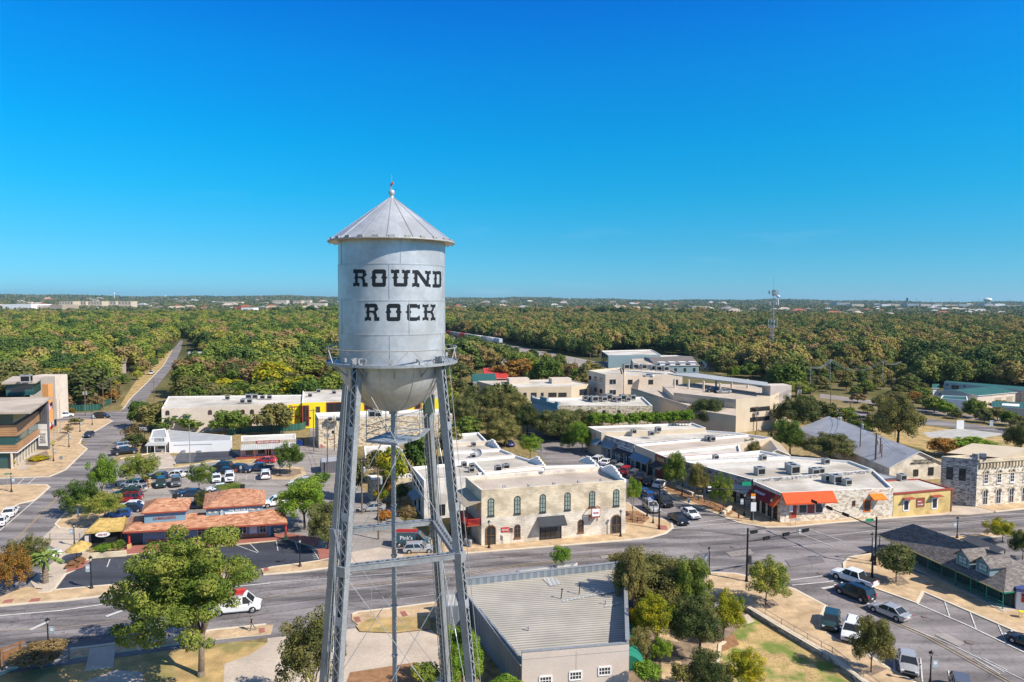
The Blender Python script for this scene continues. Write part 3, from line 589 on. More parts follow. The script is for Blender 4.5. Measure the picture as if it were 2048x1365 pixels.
mark([(-20,1265),(130,1256),(300,1235),(440,1212),(640,1180),(905,1150),(1140,1118),(1300,1100)],.12,YP);mark([(640,1183),(905,1153),(1140,1121)],.10,YP,1)
mark([(60,1262),(92,1247)],.5,WP,1);mark([(212,1235),(245,1223)],.5,WP,1);mark([(690,1183),(905,1155)],.1)
mark([(800,1200),(905,1186)],.1)
mark([(1302,1058),(1352,1052),(1462,1038)],.18);mark([(1312,1063),(1380,1055),(1488,1045)],.18)
mark([(1320,1022),(1340,1033)],.12);mark([(1262,985),(1300,1010)],.12)
mark([(1480,1069),(1530,1068)],.12)
mark([(1620,1060),(1690,1085)],.15);mark([(1588,1064),(1668,1095)],.15)
mark([(1660,1073),(1760,1062),(2048,1040)],.12);mark([(1780,1058),(2048,1036)],.12,WP,1)
mark([(1900,1068),(2060,1053)],.14,YP);mark([(1740,1050),(2060,1027)],.1)
mark([(1581,1162),(1648,1153),(1668,1148)],.22);mark([(1584,1172),(1650,1166),(1686,1160)],.22)
mark([(1643,1179),(1672,1174)],.5,WP,1)
mark([(1790,1245),(1900,1290),(2048,1362)],.12);mark([(1712,1209),(1760,1232),(1860,1275),(2048,1380)],.13,YP);mark([(1712,1212),(1758,1235),(1856,1278),(2048,1386)],.12,YP,1)
mark([(1834,1209),(1930,1250),(2060,1312)],.25,WP,1)
for a,b in(((1888,1201),(1900,1238)),((1938,1220),(1953,1262)),((1993,1243),(2012,1287)),((2042,1270),(2055,1305))):mark([a,b],.14)
for a,b in(((1787,1310),(1789,1345)),((1841,1318),(1845,1366)),((1897,1343),(1905,1390)),((1740,1280),(1742,1310))):mark([a,b],.14)
for a,b in(((1950,1320),(2000,1350)),((1958,1318),(2008,1346)),((1966,1318),(2014,1342))):mark([a,b],.12)
mark([(116,995),(85,1025),(38,1073),(-30,1130)],.14,YP);mark([(119,995),(88,1025),(41,1073),(-26,1130)],.12,YP,1)
mark([(246,862),(224,887),(200,915),(185,935)],.14,YP)
mark([(70,1002),(38,1030),(0,1062),(-20,1080)],.22);mark([(36,970),(50,956)],.18);mark([(56,969),(73,955)],.18)
mark([(98,975),(128,972)],.18);mark([(133,938),(168,935)],.18)
for k in range(9):mark([(354-k*0.6+0,909+k*2),(394-k*0.9,906+k*2.3)],.12)
for a,b in(((473,1092),(515,1107)),((500,1089),(517,1106)),((553,1085),(556,1103)),((590,1082),(596,1101)),((624,1098),(638,1120))):mark([a,b],.12)
mark([(220,1120),(214,1136)],.14)
for k in range(6):mark([(623+k*.8,1102+k*3.4),(634+k*.8,1100+k*3.4)],.1)
for k in range(5):mark([(322+k*26,974-k*3),(334+k*26,960-k*3)],.1)
for k in range(5):mark([(475+k*17,963-k*.8),(477+k*17,952-k*.8)],.1)
for px in([(10,1200),(28,1198),(24,1205),(3,1207)],[(62,1198),(82,1196),(78,1203),(56,1205)],[(527,1136),(536,1135),(537,1141),(528,1143)],[(664,1124),(674,1123),(675,1129),(665,1131)],
[(800,1224),(810,1222),(816,1231),(806,1234)],[(708,1235),(718,1233),(722,1243),(712,1245)],[(518,1257),(529,1256),(530,1264),(519,1266)],[(1312,1049),(1333,1052),(1336,1060),(1318,1060)]):
 sheet('paving_pad',px,.162,MT['redpad'])
mb=MB();c=G(1940,1286,0);mb.lathe([(0.0,0.006),(0.5,0.006),(0.52,0.0)],(c.x,c.y,zm+.002),20);tag(mb.build('manhole_cover',MT['rail'],origin=(c.x,c.y,zm)),'round iron manhole cover in the road at lower right','manhole cover')
for i,(px,w)in enumerate((([(-50,1226),(220,1201),(540,1159),(905,1121),(1240,1092),(1330,1083)],1.5),([(-50,1246),(220,1222),(540,1178),(905,1136),(1240,1104)],1.4),([(-50,1296),(300,1256),(640,1208),(905,1174)],1.6),([(-50,1275),(300,1239),(640,1195),(905,1161)],1.2),
([(1400,1112),(1560,1092),(1800,1066),(2060,1044)],1.5),([(1400,1090),(1600,1072),(1800,1052),(2060,1030)],1.3),([(1400,1060),(1500,1072)],1.2))):
 line('tyre_wear',px,w,zm-.022+.0012*i,MT['asphalt_worn'])
for i,px in enumerate(([(1452,1105),(1500,1098),(1508,1108),(1462,1114)],[(640,1150),(672,1148),(676,1156),(640,1159)],[(560,952),(590,975),(584,980),(548,962)],[(1880,1262),(1930,1286),(1918,1294),(1870,1270)],[(150,1245),(210,1238),(214,1246),(150,1254)],[(700,1062),(730,1060),(734,1070),(702,1073)],[(1200,1112),(1235,1108),(1238,1114),(1203,1118)],[(1570,1120),(1640,1112),(1650,1124),(1580,1134)])):
 sheet('road_patch',px,zm-.010+.0011*i,MT[('asphalt_light','asphalt_dark','asphalt_light')[i%3]]if i%3!=1 else MT['asphalt_worn'])
for i,(u,v)in enumerate(((1380,1128),(770,1170),(420,1222),(665,1085),(1465,1095),(1640,1148),(345,1000),(560,1000),(1850,1235))):
 c=G(u,v,0);mb=MB();mb.lathe([(0.0,0.006),(0.36,0.006),(0.38,0.0)],(c.x,c.y,zm+.002+.0005*i),16);tag(mb.build('manhole_cover',MT['rail'],origin=(c.x,c.y,zm)),'small round iron manhole cover set in the asphalt','manhole cover','small manhole covers in the streets')
# ---------------------------------------------------------------- trees
def rdir(rs):
 v=rs.normal(size=3);return v/np.linalg.norm(v)
def crown_mesh(name,seed,clumps,cards,size,core=0.7,crad=(0.24,0.4),shell=(0.45,0.85),low=-0.55,mat=None,elong=1.5,flatz=1.0):
 rs=np.random.RandomState(seed);V=[];F=[];n=0
 cs=[]
 tries=0
 while len(cs)<clumps and tries<4000:
  tries+=1;d=rdir(rs)
  if d[2]<low:continue
  p=d*rs.uniform(*shell);r=rs.uniform(*crad)
  if any(np.linalg.norm(p-q)<(r+s)*0.42 for q,s in cs):continue
  cs.append((p,r))
 cs.append((np.zeros(3),0.5))
 tot=sum(r*r for _,r in cs)
 for p,r in cs:
  k=int(cards*r*r/tot)
  d=rs.normal(size=(k,3));d/=np.linalg.norm(d,axis=1)[:,None]
  rad=r*(1-np.abs(rs.normal(0,0.16,k)))*np.where(rs.rand(k)<0.1,1.18,1)
  c=p+d*rad[:,None]*np.array([1,1,flatz])
  nrm=d+rs.normal(0,0.55,(k,3));nrm[:,2]+=0.25;nrm/=np.linalg.norm(nrm,axis=1)[:,None]
  a=np.cross(nrm,rs.normal(size=(k,3)));a/=np.linalg.norm(a,axis=1)[:,None];b=np.cross(nrm,a)
  s=size*rs.uniform(0.6,1.35,k)[:,None]
  q=np.stack([c-a*s*elong*0.5,c-b*s*0.42,c+a*s*elong*0.5,c+b*s*0.42],1).reshape(-1,3)
  V.append(q);F+=[(n+4*i,n+4*i+1,n+4*i+2,n+4*i+3)for i in range(k)];n+=4*k
  if core:
   ico=[(0,0,1),(0.89,0,.45),(.28,.85,.45),(-.72,.53,.45),(-.72,-.53,.45),(.28,-.85,.45),(.72,.53,-.45),(-.28,.85,-.45),(-.89,0,-.45),(-.28,-.85,-.45),(.72,-.53,-.45),(0,0,-1)]
   fi=[(0,1,2),(0,2,3),(0,3,4),(0,4,5),(0,5,1),(1,6,2),(2,7,3),(3,8,4),(4,9,5),(5,10,1),(2,6,7),(3,7,8),(4,8,9),(5,9,10),(1,10,6),(11,7,6),(11,8,7),(11,9,8),(11,10,9),(11,6,10)]
   V.append(p+np.array(ico)*r*core*rs.uniform(0.85,1.15,(12,1)));F+=[tuple(n+i for i in f)for f in fi];n+=12
 V=np.concatenate(V)
 me=bpy.data.meshes.new(name);me.from_pydata(V.tolist(),[],F)
 if mat:me.materials.append(mat)
 return me
def trunk_mesh(name,seed,limbs=6,mat=None,lean=0.0,multi=1,thick=0.07):
 """unit trunk: ground at z=0, crown centre at z=1, crown radius 1"""
 rs=random.Random(seed);mb=MB()
 for t in range(multi):
  x0,y0=(rs.uniform(-.06,.06),rs.uniform(-.06,.06))if multi>1 else(0,0)
  p=Vector((x0,y0,-0.03));a=rs.uniform(0,6.28)
  q=Vector((x0+math.cos(a)*(.12 if multi>1 else lean),y0+math.sin(a)*(.12 if multi>1 else lean),0.5))
  mb.tube(p,p.lerp(q,.12)+Vector((0,0,.02)),thick*1.45,thick,9);mb.tube(p.lerp(q,.1),q,thick,thick*.72,9)
  for i in range(limbs):
   aa=a+i*6.28/limbs+rs.uniform(-.4,.4);r=rs.uniform(.35,.65);zz=rs.uniform(.85,1.25)
   m=q+Vector((math.cos(aa)*r*.45,math.sin(aa)*r*.45,(zz-.5)*.45));e=q+Vector((math.cos(aa)*r,math.sin(aa)*r,zz-.5))
   st=p.lerp(q,rs.uniform(.75,1))
   mb.tube(st,m,thick*.5,thick*.33,6);mb.tube(m,e,thick*.33,thick*.1,6)
   for j in range(2):
    b2=aa+rs.uniform(-1,1);mb.tube(m,m+Vector((math.cos(b2)*.3,math.sin(b2)*.3,rs.uniform(.1,.4))),thick*.2,thick*.06,5)
 me_o=mb.build(name,mat or MT['bark'],smooth=True);me=me_o.data;bpy.data.objects.remove(me_o);return me
CR={'elm':crown_mesh('elm_crown',3,120,52000,0.025,core=0,crad=(.09,.21),shell=(.25,1.0),low=-.62,elong=2.0,flatz=.75),
'oak':crown_mesh('oak_crown',5,70,22000,0.04,core=.5,crad=(.14,.3),shell=(.4,.95),low=-.6),
'oak2':crown_mesh('oak_crown',6,55,18000,0.042,core=.45,crad=(.15,.32),shell=(.4,.95),low=-.6),
'open':crown_mesh('open_crown',8,60,13000,0.046,core=0,crad=(.12,.28),shell=(.35,1.0),low=-.6),
'open2':crown_mesh('open_crown',9,45,10000,0.05,core=0,crad=(.12,.3),shell=(.35,1.0),low=-.7),
'dome':crown_mesh('dome_crown',15,60,26000,0.036,core=.6,crad=(.2,.34),shell=(.5,.82),low=-.5),
'round':crown_mesh('round_crown',11,18,7000,0.07,core=.7,crad=(.35,.5),shell=(.35,.6),low=-.9),
'shrub':crown_mesh('shrub_crown',12,20,3500,0.10,core=.4,crad=(.25,.4),low=-.3),
'sparse':crown_mesh('sparse_crown',14,14,1100,0.09,core=0,crad=(.2,.3),low=-.3),
'mid1':crown_mesh('mid_crown',21,20,2400,0.12,core=.62,crad=(.26,.42),low=-.5),
'mid2':crown_mesh('mid_crown',22,16,2200,0.12,core=.6,crad=(.28,.46),low=-.5),
'mid3':crown_mesh('mid_crown',23,24,2400,0.11,core=.62,crad=(.22,.38),low=-.5)}
TR={k:trunk_mesh('trunk',s,l,m,ln,mu,th)for k,(s,l,m,ln,mu,th)in{
'plain':(1,6,MT['bark'],.03,1,.05),'elm':(2,7,MT['bark'],.05,1,.055),'dark':(3,5,MT['bark_dark'],.04,1,.06),
'multi':(4,3,MT['bark'],0,4,.03),'slim':(5,4,MT['bark_dark'],.02,1,.035)}.items()}
TN=[0]
def tree(label,ub,vb,uc,vc,w,h,crown='oak',leaf='green',trunk='plain',name='tree',cat='tree',group=None,zmin=0.0,dz=0.0,rot=None):
 """base pixel, crown centre pixel, crown width and height in pixels"""
 TN[0]+=1
 b=G(ub,vb,0);D=b.y
 zc=ZAT(uc,vc,D);rx=w*D/FPX/2/0.98;th=math.atan((vc-600)/FPX);a=h*D/FPX/2
 rz=math.sqrt(max((a*a-(rx*math.sin(th))**2),(0.45*a)**2))/math.cos(th)/0.98
 rz=min(rz,max(zc*0.96,0.5))if dz==0 else rz
 d=ray(uc,vc);cx=d.x*D/d.y
 t=root(name,(b.x,b.y,dz),label,cat,group)
 c=bpy.data.objects.new('crown',CR[crown]);COL.objects.link(c);c.parent=t
 c.location=(cx-b.x,0,zc-dz);c.scale=(rx,rx*0.95,rz);c.rotation_euler=(0,0,(TN[0]*2.4 if rot is None else rot))
 if not CR[crown].materials:CR[crown].materials.append(FG['green'])
 c.material_slots[0].link='OBJECT';c.material_slots[0].material=FG[leaf]
 if trunk:
  k=bpy.data.objects.new('trunk',TR[trunk]);COL.objects.link(k);k.parent=t
  k.location=(0,0,0);s=(rx+rz)/2*0.9;k.scale=(s,s,max(zc-dz,.4));k.rotation_euler=(0,0,TN[0]*1.7)
 return t
def T(*a,**k):return tree(*a,**k)
T('tallest broad elm with a forked pale trunk at lower left',402,1352,372,1180,272,258,'elm','elm','elm',rot=.8)
T('bushy tree half hidden behind the lattice legs of the tower',622,1440,620,1300,146,150,'open','olive','multi')
T('bright green bush tree squeezed between tower leg and metal wall',925,1385,922,1315,100,124,'oak','bright','multi')
T('green bush peeping up at the bottom edge beside the cream wall',1010,1420,1010,1368,66,40,'shrub','bright','multi')
T('low dark shrub in shade at the foot of the right tower leg',850,1395,850,1350,70,50,'shrub','green',None,name='shrub',cat='shrub')
T('largest dark live oak right of the corrugated metal roof',1318,1224,1322,1170,194,178,'dome','olive','dark')
T('brownish live oak pressed against the edge of the corrugated roof',1268,1250,1262,1150,72,110,'oak2','olive','dark')
T('green side crown leaning out from the large live oak',1390,1250,1386,1180,84,120,'oak2','green','dark')
T('dark olive tree between the two garden paths',1400,1322,1391,1245,106,112,'dome','dark','dark')
T('yellow crape myrtle in front of the large live oak',1312,1318,1306,1230,92,84,'open','yellow','multi')
T('green and yellow crape myrtle above the lawn path',1446,1284,1456,1226,82,84,'open','yellow','multi')
T('thin brown and yellow tree at the corner of the cream building',1284,1345,1280,1290,50,70,'open','olive','multi')
T('small green tree beside the curved green awning',1318,1345,1322,1300,50,46,'open2','bright','multi')
T('yellow crown close to the right parapet of the cream building',1274,1300,1272,1240,36,54,'open2','yellow','multi')
T('leafy bush at the bottom edge beside the green awning',1290,1400,1290,1345,62,52,'shrub','bright','multi')
T('oak in a square bed on the brick plaza behind the railing',1531,1213,1537,1160,92,86,'open','green','slim')
T('olive and green tree on the kerb between parked white and silver cars',1742,1348,1745,1284,82,100,'oak2','olive','slim')
T('small round dark evergreen in front of the green depot building',1792,1167,1797,1118,80,66,'round','dark','slim')
T('dark bush at the bottom edge between the garden paths',1418,1400,1418,1345,96,84,'oak2','dark','multi')
T('grey green bush beside the dark bush at the bottom edge',1362,1400,1362,1350,54,50,'shrub','olive','multi')
T('yellow and green bush on the lawn at the bottom edge',1496,1400,1492,1338,78,78,'open','yellow','multi')
T('large dry shrub at the road edge under the lamp at far lower left',90,1338,82,1306,112,64,'shrub','brown',None,name='shrub',cat='shrub')
T('orange leaved tree at the left edge by the road junction',12,1185,26,1135,72,84,'open','orange','slim')
T('green and orange tree behind the orange one at the left edge',51,1165,52,1108,84,72,'open','olive','slim')
T('tree nearest the junction on the brick pavement by the car park',170,1030,163,995,88,84,'open','green','slim')
T('taller green tree behind the brick pavement by the car park',205,1005,203,948,64,72,'open2','bright','slim')
T('low spreading green tree over the blue car by the thatched roof',212,1052,208,1010,84,50,'open','green','slim')
T('round green tree over the red post in the car park corner',290,975,281,936,80,56,'open','green','slim')
T('small round tree between the white cars in the car park',399,990,400,950,52,46,'open','green','slim')
T('round tree on the car park island beside the red car',580,950,580,912,62,54,'open','green','slim')
T('brightest green tree right of the terracotta roofs',610,1060,606,998,104,80,'oak2','bright','dark')
T('dark olive tree on the kerb just left of the tower legs',656,1100,655,1046,88,84,'oak','dark','dark')
T('thin olive tree at the rear of the terracotta roofed shops',405,1018,404,998,34,42,'open2','olive','slim')
T('low bushes behind the ridge of the terracotta roof',470,992,462,975,60,16,'shrub','green',None,name='shrub',cat='shrub')
T('green tree left of the three behind the white shed',362,862,366,842,106,54,'mid1','green','slim')
T('middle tree of three behind the white shed',458,868,461,844,76,54,'mid2','green','slim')
T('yellow green tree tallest of three behind the white shed',545,868,547,834,82,72,'mid3','olive','slim')
T('tree beside the long white roof nearest the old road',318,862,306,832,70,54,'mid1','olive','slim')
T('bushy tree above the library junction on the old road',290,856,280,826,52,48,'mid2','green','slim')
T('half bare tree overhanging the old road',268,890,262,866,50,42,'sparse','brown','multi')
T('dark green tree over the black cars by the white shed',268,893,270,880,44,26,'mid2','dark','slim')
T('short green tree rising above the parapet at the street edge',1122,1190,1122,1112,48,40,'open2','bright','slim')
T('brown topped small tree behind the corrugated roof parapet',1236,1170,1238,1118,46,26,'open2','olive','slim')
T('tall conical green tree first in the downtown planter',1350,985,1350,940,48,68,'oak2','green','slim')
T('round tree second in the downtown planter',1396,1003,1397,958,44,60,'oak2','olive','slim')
T('green and gold tree third in the downtown planter',1446,1024,1443,980,52,66,'open','green','slim')
T('slender tree at the corner of the two storey stone building',1265,1048,1267,982,34,50,'open2','bright','slim')
T('palm headed green clump above the parking lane',642,975,642,958,44,30,'shrub','palm','slim')
T('golden tree between the rooftops just left of the white building',790,1010,788,930,64,84,'mid3','yellow','dark')
T('dark tree behind the low stone building below the platform',705,1000,700,945,56,84,'mid1','dark','dark')
T('brown bush on the verge behind the parked van',762,1062,770,1032,36,26,'shrub','orange','multi')
T('larger brown bush against the white painted wall',812,1056,812,1028,42,34,'shrub','brown','multi')
T('wide green tree seen between the right tower legs',820,960,838,908,74,84,'mid1','green','dark')
T('yellow tree behind the right tower legs above the flat roofs',890,925,900,885,56,70,'mid2','olive','dark')
T('green tree left of the riser pipe under the platform',760,965,752,925,60,60,'mid3','olive','dark')
for i,(ub,vb,uc,vc,w,h,lf)in enumerate([(925,860,925,822,66,60,'dark'),(960,840,955,800,90,66,'dark'),(1000,830,1002,790,70,60,'dark'),(1030,850,1030,815,70,64,'olive'),(985,878,985,845,90,60,'olive'),(935,885,930,855,70,50,'green'),(1010,895,1006,862,80,54,'olive'),(1055,868,1052,835,60,56,'dark'),(905,830,902,800,50,50,'green'),(880,815,880,782,40,44,'green')]):
 T('dark spreading oak shading the street behind the flat roofs',ub,vb,uc,vc,w,h,('dome','oak','mid3')[i%3],lf,'dark',group='dark oaks shading the street behind the flat roofs')
T('broad dark oak at the street bend above the stop sign',1115,880,1115,848,108,72,'dome','dark','dark')
T('dark oak right of the street bend in front of the stone bank',1165,872,1165,845,78,56,'oak2','dark','dark')
T('light green tree below the bank corner by the street',1060,920,1060,888,48,38,'open','bright','slim')
T('bright green tree at the head of the angled parking row',1165,905,1160,872,46,54,'oak2','bright','slim')
T('second bright tree beside the first at the angled parking row',1140,900,1135,880,34,44,'open','green','slim')
for i,(u,v)in enumerate([(1190,840),(1215,841),(1240,841),(1265,840),(1290,838),(1312,838),(1335,838),(1355,836),(1372,834)]):
 T('light green clipped tree in the line behind the north shop roofs',u,884,u,v-2,34,26,'mid2','bright','slim',group='clipped light green trees behind the shop roofs')
T('dull green tree against the rear of the bank',1270,832,1262,818,44,30,'mid1','olive','slim')
T('green tree touching the garage ramp wall',1320,832,1312,812,66,36,'mid3','olive','dark')
T('big dark oak between the two utility poles by the garage',1420,868,1414,828,78,66,'dome','dark','dark')
T('dark oak left of the garage oak',1375,850,1368,820,56,44,'mid1','olive','dark')
T('small tree growing between the flat roofs of the east shops',1502,930,1502,898,42,42,'open','olive','slim')
T('green tree beside the long grey metal roof, left of the pair',1580,912,1574,872,64,66,'oak2','green','dark')
T('dark green tree beside the long grey metal roof, right of the pair',1660,925,1655,890,100,52,'oak','dark','dark')
T('tall olive tree rising behind the ridge of the grey metal roof',1795,892,1797,835,92,100,'oak','olive','dark')
T('grey half bare treetop behind the tall olive tree',1790,875,1788,800,60,30,'mid3','brown','slim')
T('bushy tree left of the gravel pad',1890,912,1888,892,70,34,'mid1','orange','slim')
T('green tree between the gravel pad and the arched stone building',1958,915,1955,890,90,36,'mid3','bright','slim')
T('dark tree at the right edge beyond the arched stone building',2040,905,2040,872,60,62,'oak','dark','dark')
T('yellow green tree at the right edge behind the depot',2005,1085,2000,1058,62,42,'open','yellow','slim')
T('dark tree at the right edge beside the depot yard',2045,1120,2045,1085,50,50,'oak2','dark','slim')
T('dark tree right of the parking garage',1590,862,1592,822,86,70,'oak','dark','dark')
T('green tree at the back corner of the parking garage',1560,845,1550,822,50,40,'mid1','dark','dark')
T('round olive tree on the dry grass behind the garage canopy',1455,754,1452,733,50,36,'mid1','olive','slim')
T('small green tree beside the round olive tree behind the canopy',1470,756,1468,744,22,22,'mid2','bright','slim')
T('green tree on the dry grass further right behind the canopy',1505,756,1503,740,46,30,'mid3','green','slim')
for i,(u,v,w,h,lf)in enumerate([(1650,842,50,40,'dark'),(1690,848,50,34,'green'),(1720,872,50,46,'green'),(1745,862,40,36,'olive'),(1620,838,40,46,'dark')]):
 T('green tree in the clump beyond the long grey metal roof',u,v,u,v-h*.5,w,h,('mid1','mid2','mid3')[i%3],lf,'dark',group='trees in the clump beyond the grey metal roof')
T('small brown crowned tree among the roofs beside the low stone building',770,1002,772,968,26,40,'open2','orange','slim')
T('yellow bush below the stone building corner',762,1010,765,990,30,34,'shrub','yellow','multi')
T('dark ivy bush against the low stone wall',800,1010,802,985,30,40,'shrub','dark','multi')
T('potted plants in front of the thatched hut',205,1112,207,1096,46,18,'shrub','bright',None,name='shrub',cat='shrub')
T('taller leafy plant at the right post of the thatched hut',240,1108,240,1092,26,28,'shrub','green',None,name='shrub',cat='shrub')
T('yellow flowering hedge along the library walk',78,922,76,917,40,26,'shrub','yellow',None,name='hedge',cat='hedge')
T('yellow flowering bush at the library corner',20,935,21,925,22,20,'shrub','yellow',None,name='shrub',cat='shrub')
T('small brown tree on the library plaza among the flagpoles',135,868,135,858,24,18,'sparse','brown','slim')
T('small olive tree further back on the library plaza',150,850,152,842,26,12,'mid2','olive','slim')
def palm(label,ub,vb,vtop,w):
 b=G(ub,vb,0);D=b.y;H=ZAT(ub,vtop+(vb-vtop)*.3,D);t=root('palm_tree',(b.x,b.y,.15),label,'palm tree')
 mb=MB();
 for k in range(9):mb.tube((b.x,b.y,.1+H*k/9),(b.x,b.y,.1+H*(k+1)/9),.42-.012*k,.34-.012*k,12)
 part(mb,'trunk',MT['bark'],t)
 mb=MB();rs=random.Random(4);L=w*D/FPX/2*1.1;c=Vector((b.x,b.y,H))
 for i in range(46):
  a=rs.uniform(0,6.28);el=rs.uniform(-.15,1.35);pr=None;rr=L*rs.uniform(.8,1.1)
  for j in range(7):
   tt=j/6;r=rr*tt*math.cos(el*(1-tt*.5));z=rr*(math.sin(el)*tt-.55*tt*tt)
   p=c+Vector((math.cos(a)*r,math.sin(a)*r,z));sd=Vector((-math.sin(a),math.cos(a),0))*.34*math.sin(math.pi*min(1,tt*.8+.12))
   if pr:mb.poly([pr[0],p-sd*.5+Vector((0,0,-.12)),p,pr[1]]);mb.poly([pr[1],p,p+sd*.5+Vector((0,0,-.12)),pr[2]])
   pr=(p-sd*.5+Vector((0,0,-.12)),p,p+sd*.5+Vector((0,0,-.12)))
 part(mb,'crown',FG['palm'],t)
palm('stout palm tree in the raised planter beside the dark car park',91,1168,1092,62)
# ---------------------------------------------------------------- vehicles (front = +x)
CT=dict(sedan=(4.75,1.82,1.43,.90,.84,.93,-1.85,1.15,-1.0,.30,.33),hatch=(4.3,1.8,1.5,.95,.90,.96,-2.0,1.15,-1.6,.35,.33),wagon=(4.8,1.86,1.52,.95,.90,.97,-2.25,1.2,-1.85,.4,.34),
suv=(4.85,1.94,1.76,1.08,1.02,1.1,-2.3,1.25,-1.95,.55,.38),pickup=(5.8,2.0,1.88,1.18,1.14,1.16,-1.15,1.5,-.85,.75,.42),van=(5.6,2.02,2.15,1.25,1.12,1.25,-2.72,2.0,-2.62,1.1,.37))
PROTO={}
def car_proto(kind):
 L,W_,H,zb,zh,zt,cr,cf,rr,rf,wr=CT[kind];w=W_/2
 t=root('car',(0,0,0),'x','car')
 fx=L/2;xs=[]
 if kind in('sedan',):xs=[(-fx,.55,.80,.78),(-fx+.06,.35,.93,.92),(-fx+.5,.22,.97,zt),(cr,.2,1,zt+.02),(-.4,.2,1,zb),(cf,.2,1,zb-.01),(fx-.75,.2,.98,zh),(fx-.2,.25,.93,zh-.13),(fx-.04,.35,.84,.62),(fx,.42,.74,.5)]
 elif kind=='pickup':xs=[(-fx,.6,.92,zt-.02),(-fx+.08,.5,.97,zt),(cr,.4,1,zt),(cf,.35,1,zb),(fx-.6,.35,.99,zh),(fx-.15,.4,.96,zh-.08),(fx-.02,.45,.93,zh-.2),(fx,.5,.88,.75)]
 elif kind=='van':xs=[(-fx,.45,.95,zb),(-fx+.06,.3,.99,zb),(0,.28,1,zb),(cf,.28,1,zb-.03),(fx-.25,.3,.96,zh-.1),(fx-.05,.35,.9,zh-.3),(fx,.45,.84,.6)]
 else:xs=[(-fx,.6,.86,.9),(-fx+.08,.35,.95,zb-.02),(-fx+.5,.25,.98,zb),(0,.23,1,zb),(cf,.23,1,zb-.01),(fx-.6,.23,.98,zh),(fx-.18,.28,.94,zh-.14),(fx-.03,.38,.86,.66),(fx,.45,.76,.55)]
 mb=MB();ring=[]
 for x,z0,k,z1 in xs:
  ww=w*k;r=[(-ww*.9,z0),(-ww,z0+.15),(-ww,z0+(z1-z0)*.72),(-ww*.94,z1-.02),(-ww*.5,z1+.03),(0,z1+.04),(ww*.5,z1+.03),(ww*.94,z1-.02),(ww,z0+(z1-z0)*.72),(ww,z0+.15),(ww*.9,z0)]
  ring.append([(x,y,z)for y,z in r])
 n=len(ring[0]);mb.v=[p for r in ring for p in r]
 for i in range(len(ring)-1):
  for j in range(n):
   k=(j+1)%n;mb.f.append((i*n+j,i*n+k,(i+1)*n+k,(i+1)*n+j));mb.m.append(0)
 mb.f.append(tuple(range(n-1,-1,-1)));mb.m.append(0);mb.f.append(tuple(range((len(ring)-1)*n,len(ring)*n)));mb.m.append(0)
 body=part(mb,'body',[PAINT['white'],MT['black']],t,smooth=False);recalc(body)
 sid=.93;z0,z1=zb-.03,H
 def cab(inset,zlo,zhi,f0=0.0,f1=1.0):
  P=[]
  for z,xa,xb,k in((z0,cr,cf,sid),(z1,rr,rf,.74 if kind!='van' else .84)):
   P.append((z,xa,xb,w*k-inset))
  def at(f):return[P[0][i]+(P[1][i]-P[0][i])*f for i in range(4)]
  a,b=at(f0),at(f1)
  return[(a[1]+inset,-a[3],a[0]),(a[2]-inset,-a[3],a[0]),(a[2]-inset,a[3],a[0]),(a[1]+inset,a[3],a[0]),(b[1]+inset,-b[3],b[0]),(b[2]-inset,-b[3],b[0]),(b[2]-inset,b[3],b[0]),(b[1]+inset,b[3],b[0])]
 g=MB();g.faces(cab(.015,0,0,0,.96),[(0,1,5,4),(1,2,6,5),(2,3,7,6),(3,0,4,7),(4,5,6,7)]);part(g,'windows',MT['glass'],t)
 r=MB();q=cab(0,0,0,.9,1.0);r.faces(q,[(0,1,5,4),(1,2,6,5),(2,3,7,6),(3,0,4,7),(4,5,6,7)])
 q=cab(0,0,0,0,1);
 for a,b in((0,4),(1,5),(2,6),(3,7)):r.bar(q[a],q[b],.09,.07)
 if kind!='van':
  for sy in(0,3):
   for f in((.5,)if kind=='pickup' else(.45,.78)if kind in('suv','wagon','hatch')else(.5,)):
    a=Vector(q[sy]).lerp(Vector(q[1 if sy==0 else 2]),f);b=Vector(q[4 if sy==0 else 7]).lerp(Vector(q[5 if sy==0 else 6]),f);r.bar(a,b,.08,.06)
 else:
  for sy in(-1,1):
   k0=w*sid;k1=w*.84
   r.faces([(cr-.01,sy*(k0+.01),z0),(.75,sy*(k0+.01),z0),(.75,sy*(k1+.01),z1),(rr-.01,sy*(k1+.01),z1)],[(0,1,2,3)])
  r.faces([(cr-.02,-w*sid,z0),(cr-.02,w*sid,z0),(rr-.02,w*.84,z1),(rr-.02,-w*.84,z1)],[(0,1,2,3)])
 part(r,'roof',[PAINT['white']],t)
 if kind=='pickup':
  b=MB();b.box((-fx+.95+.03,0,zt+.028),(1.62,1.55,.02),0,0);b.box((-fx+.12,0,zt+.03),(.06,1.6,.06),0,0);part(b,'truck_bed',MT['dark'],t)
 if kind=='suv':
  b=MB();
  for s in(-1,1):b.bar((-1.7,s*w*.62,H+.05),(.3,s*w*.62,H+.05),.05,.05)
  part(b,'roof_rail',MT['black'],t)
 b=MB();b.box((fx-.02,0,.30),(.1,W_*.76,.16),0,0);part(b,'bumper',MT['black'],t)
 b=MB();b.box((fx-.06,0,.58 if kind not in('pickup','van','suv')else .68),(.1,W_*.5,.16 if kind not in('pickup',)else .26),0,0);part(b,'grille',MT['black'],t)
 zl=.66 if kind in('sedan','hatch','wagon')else .84
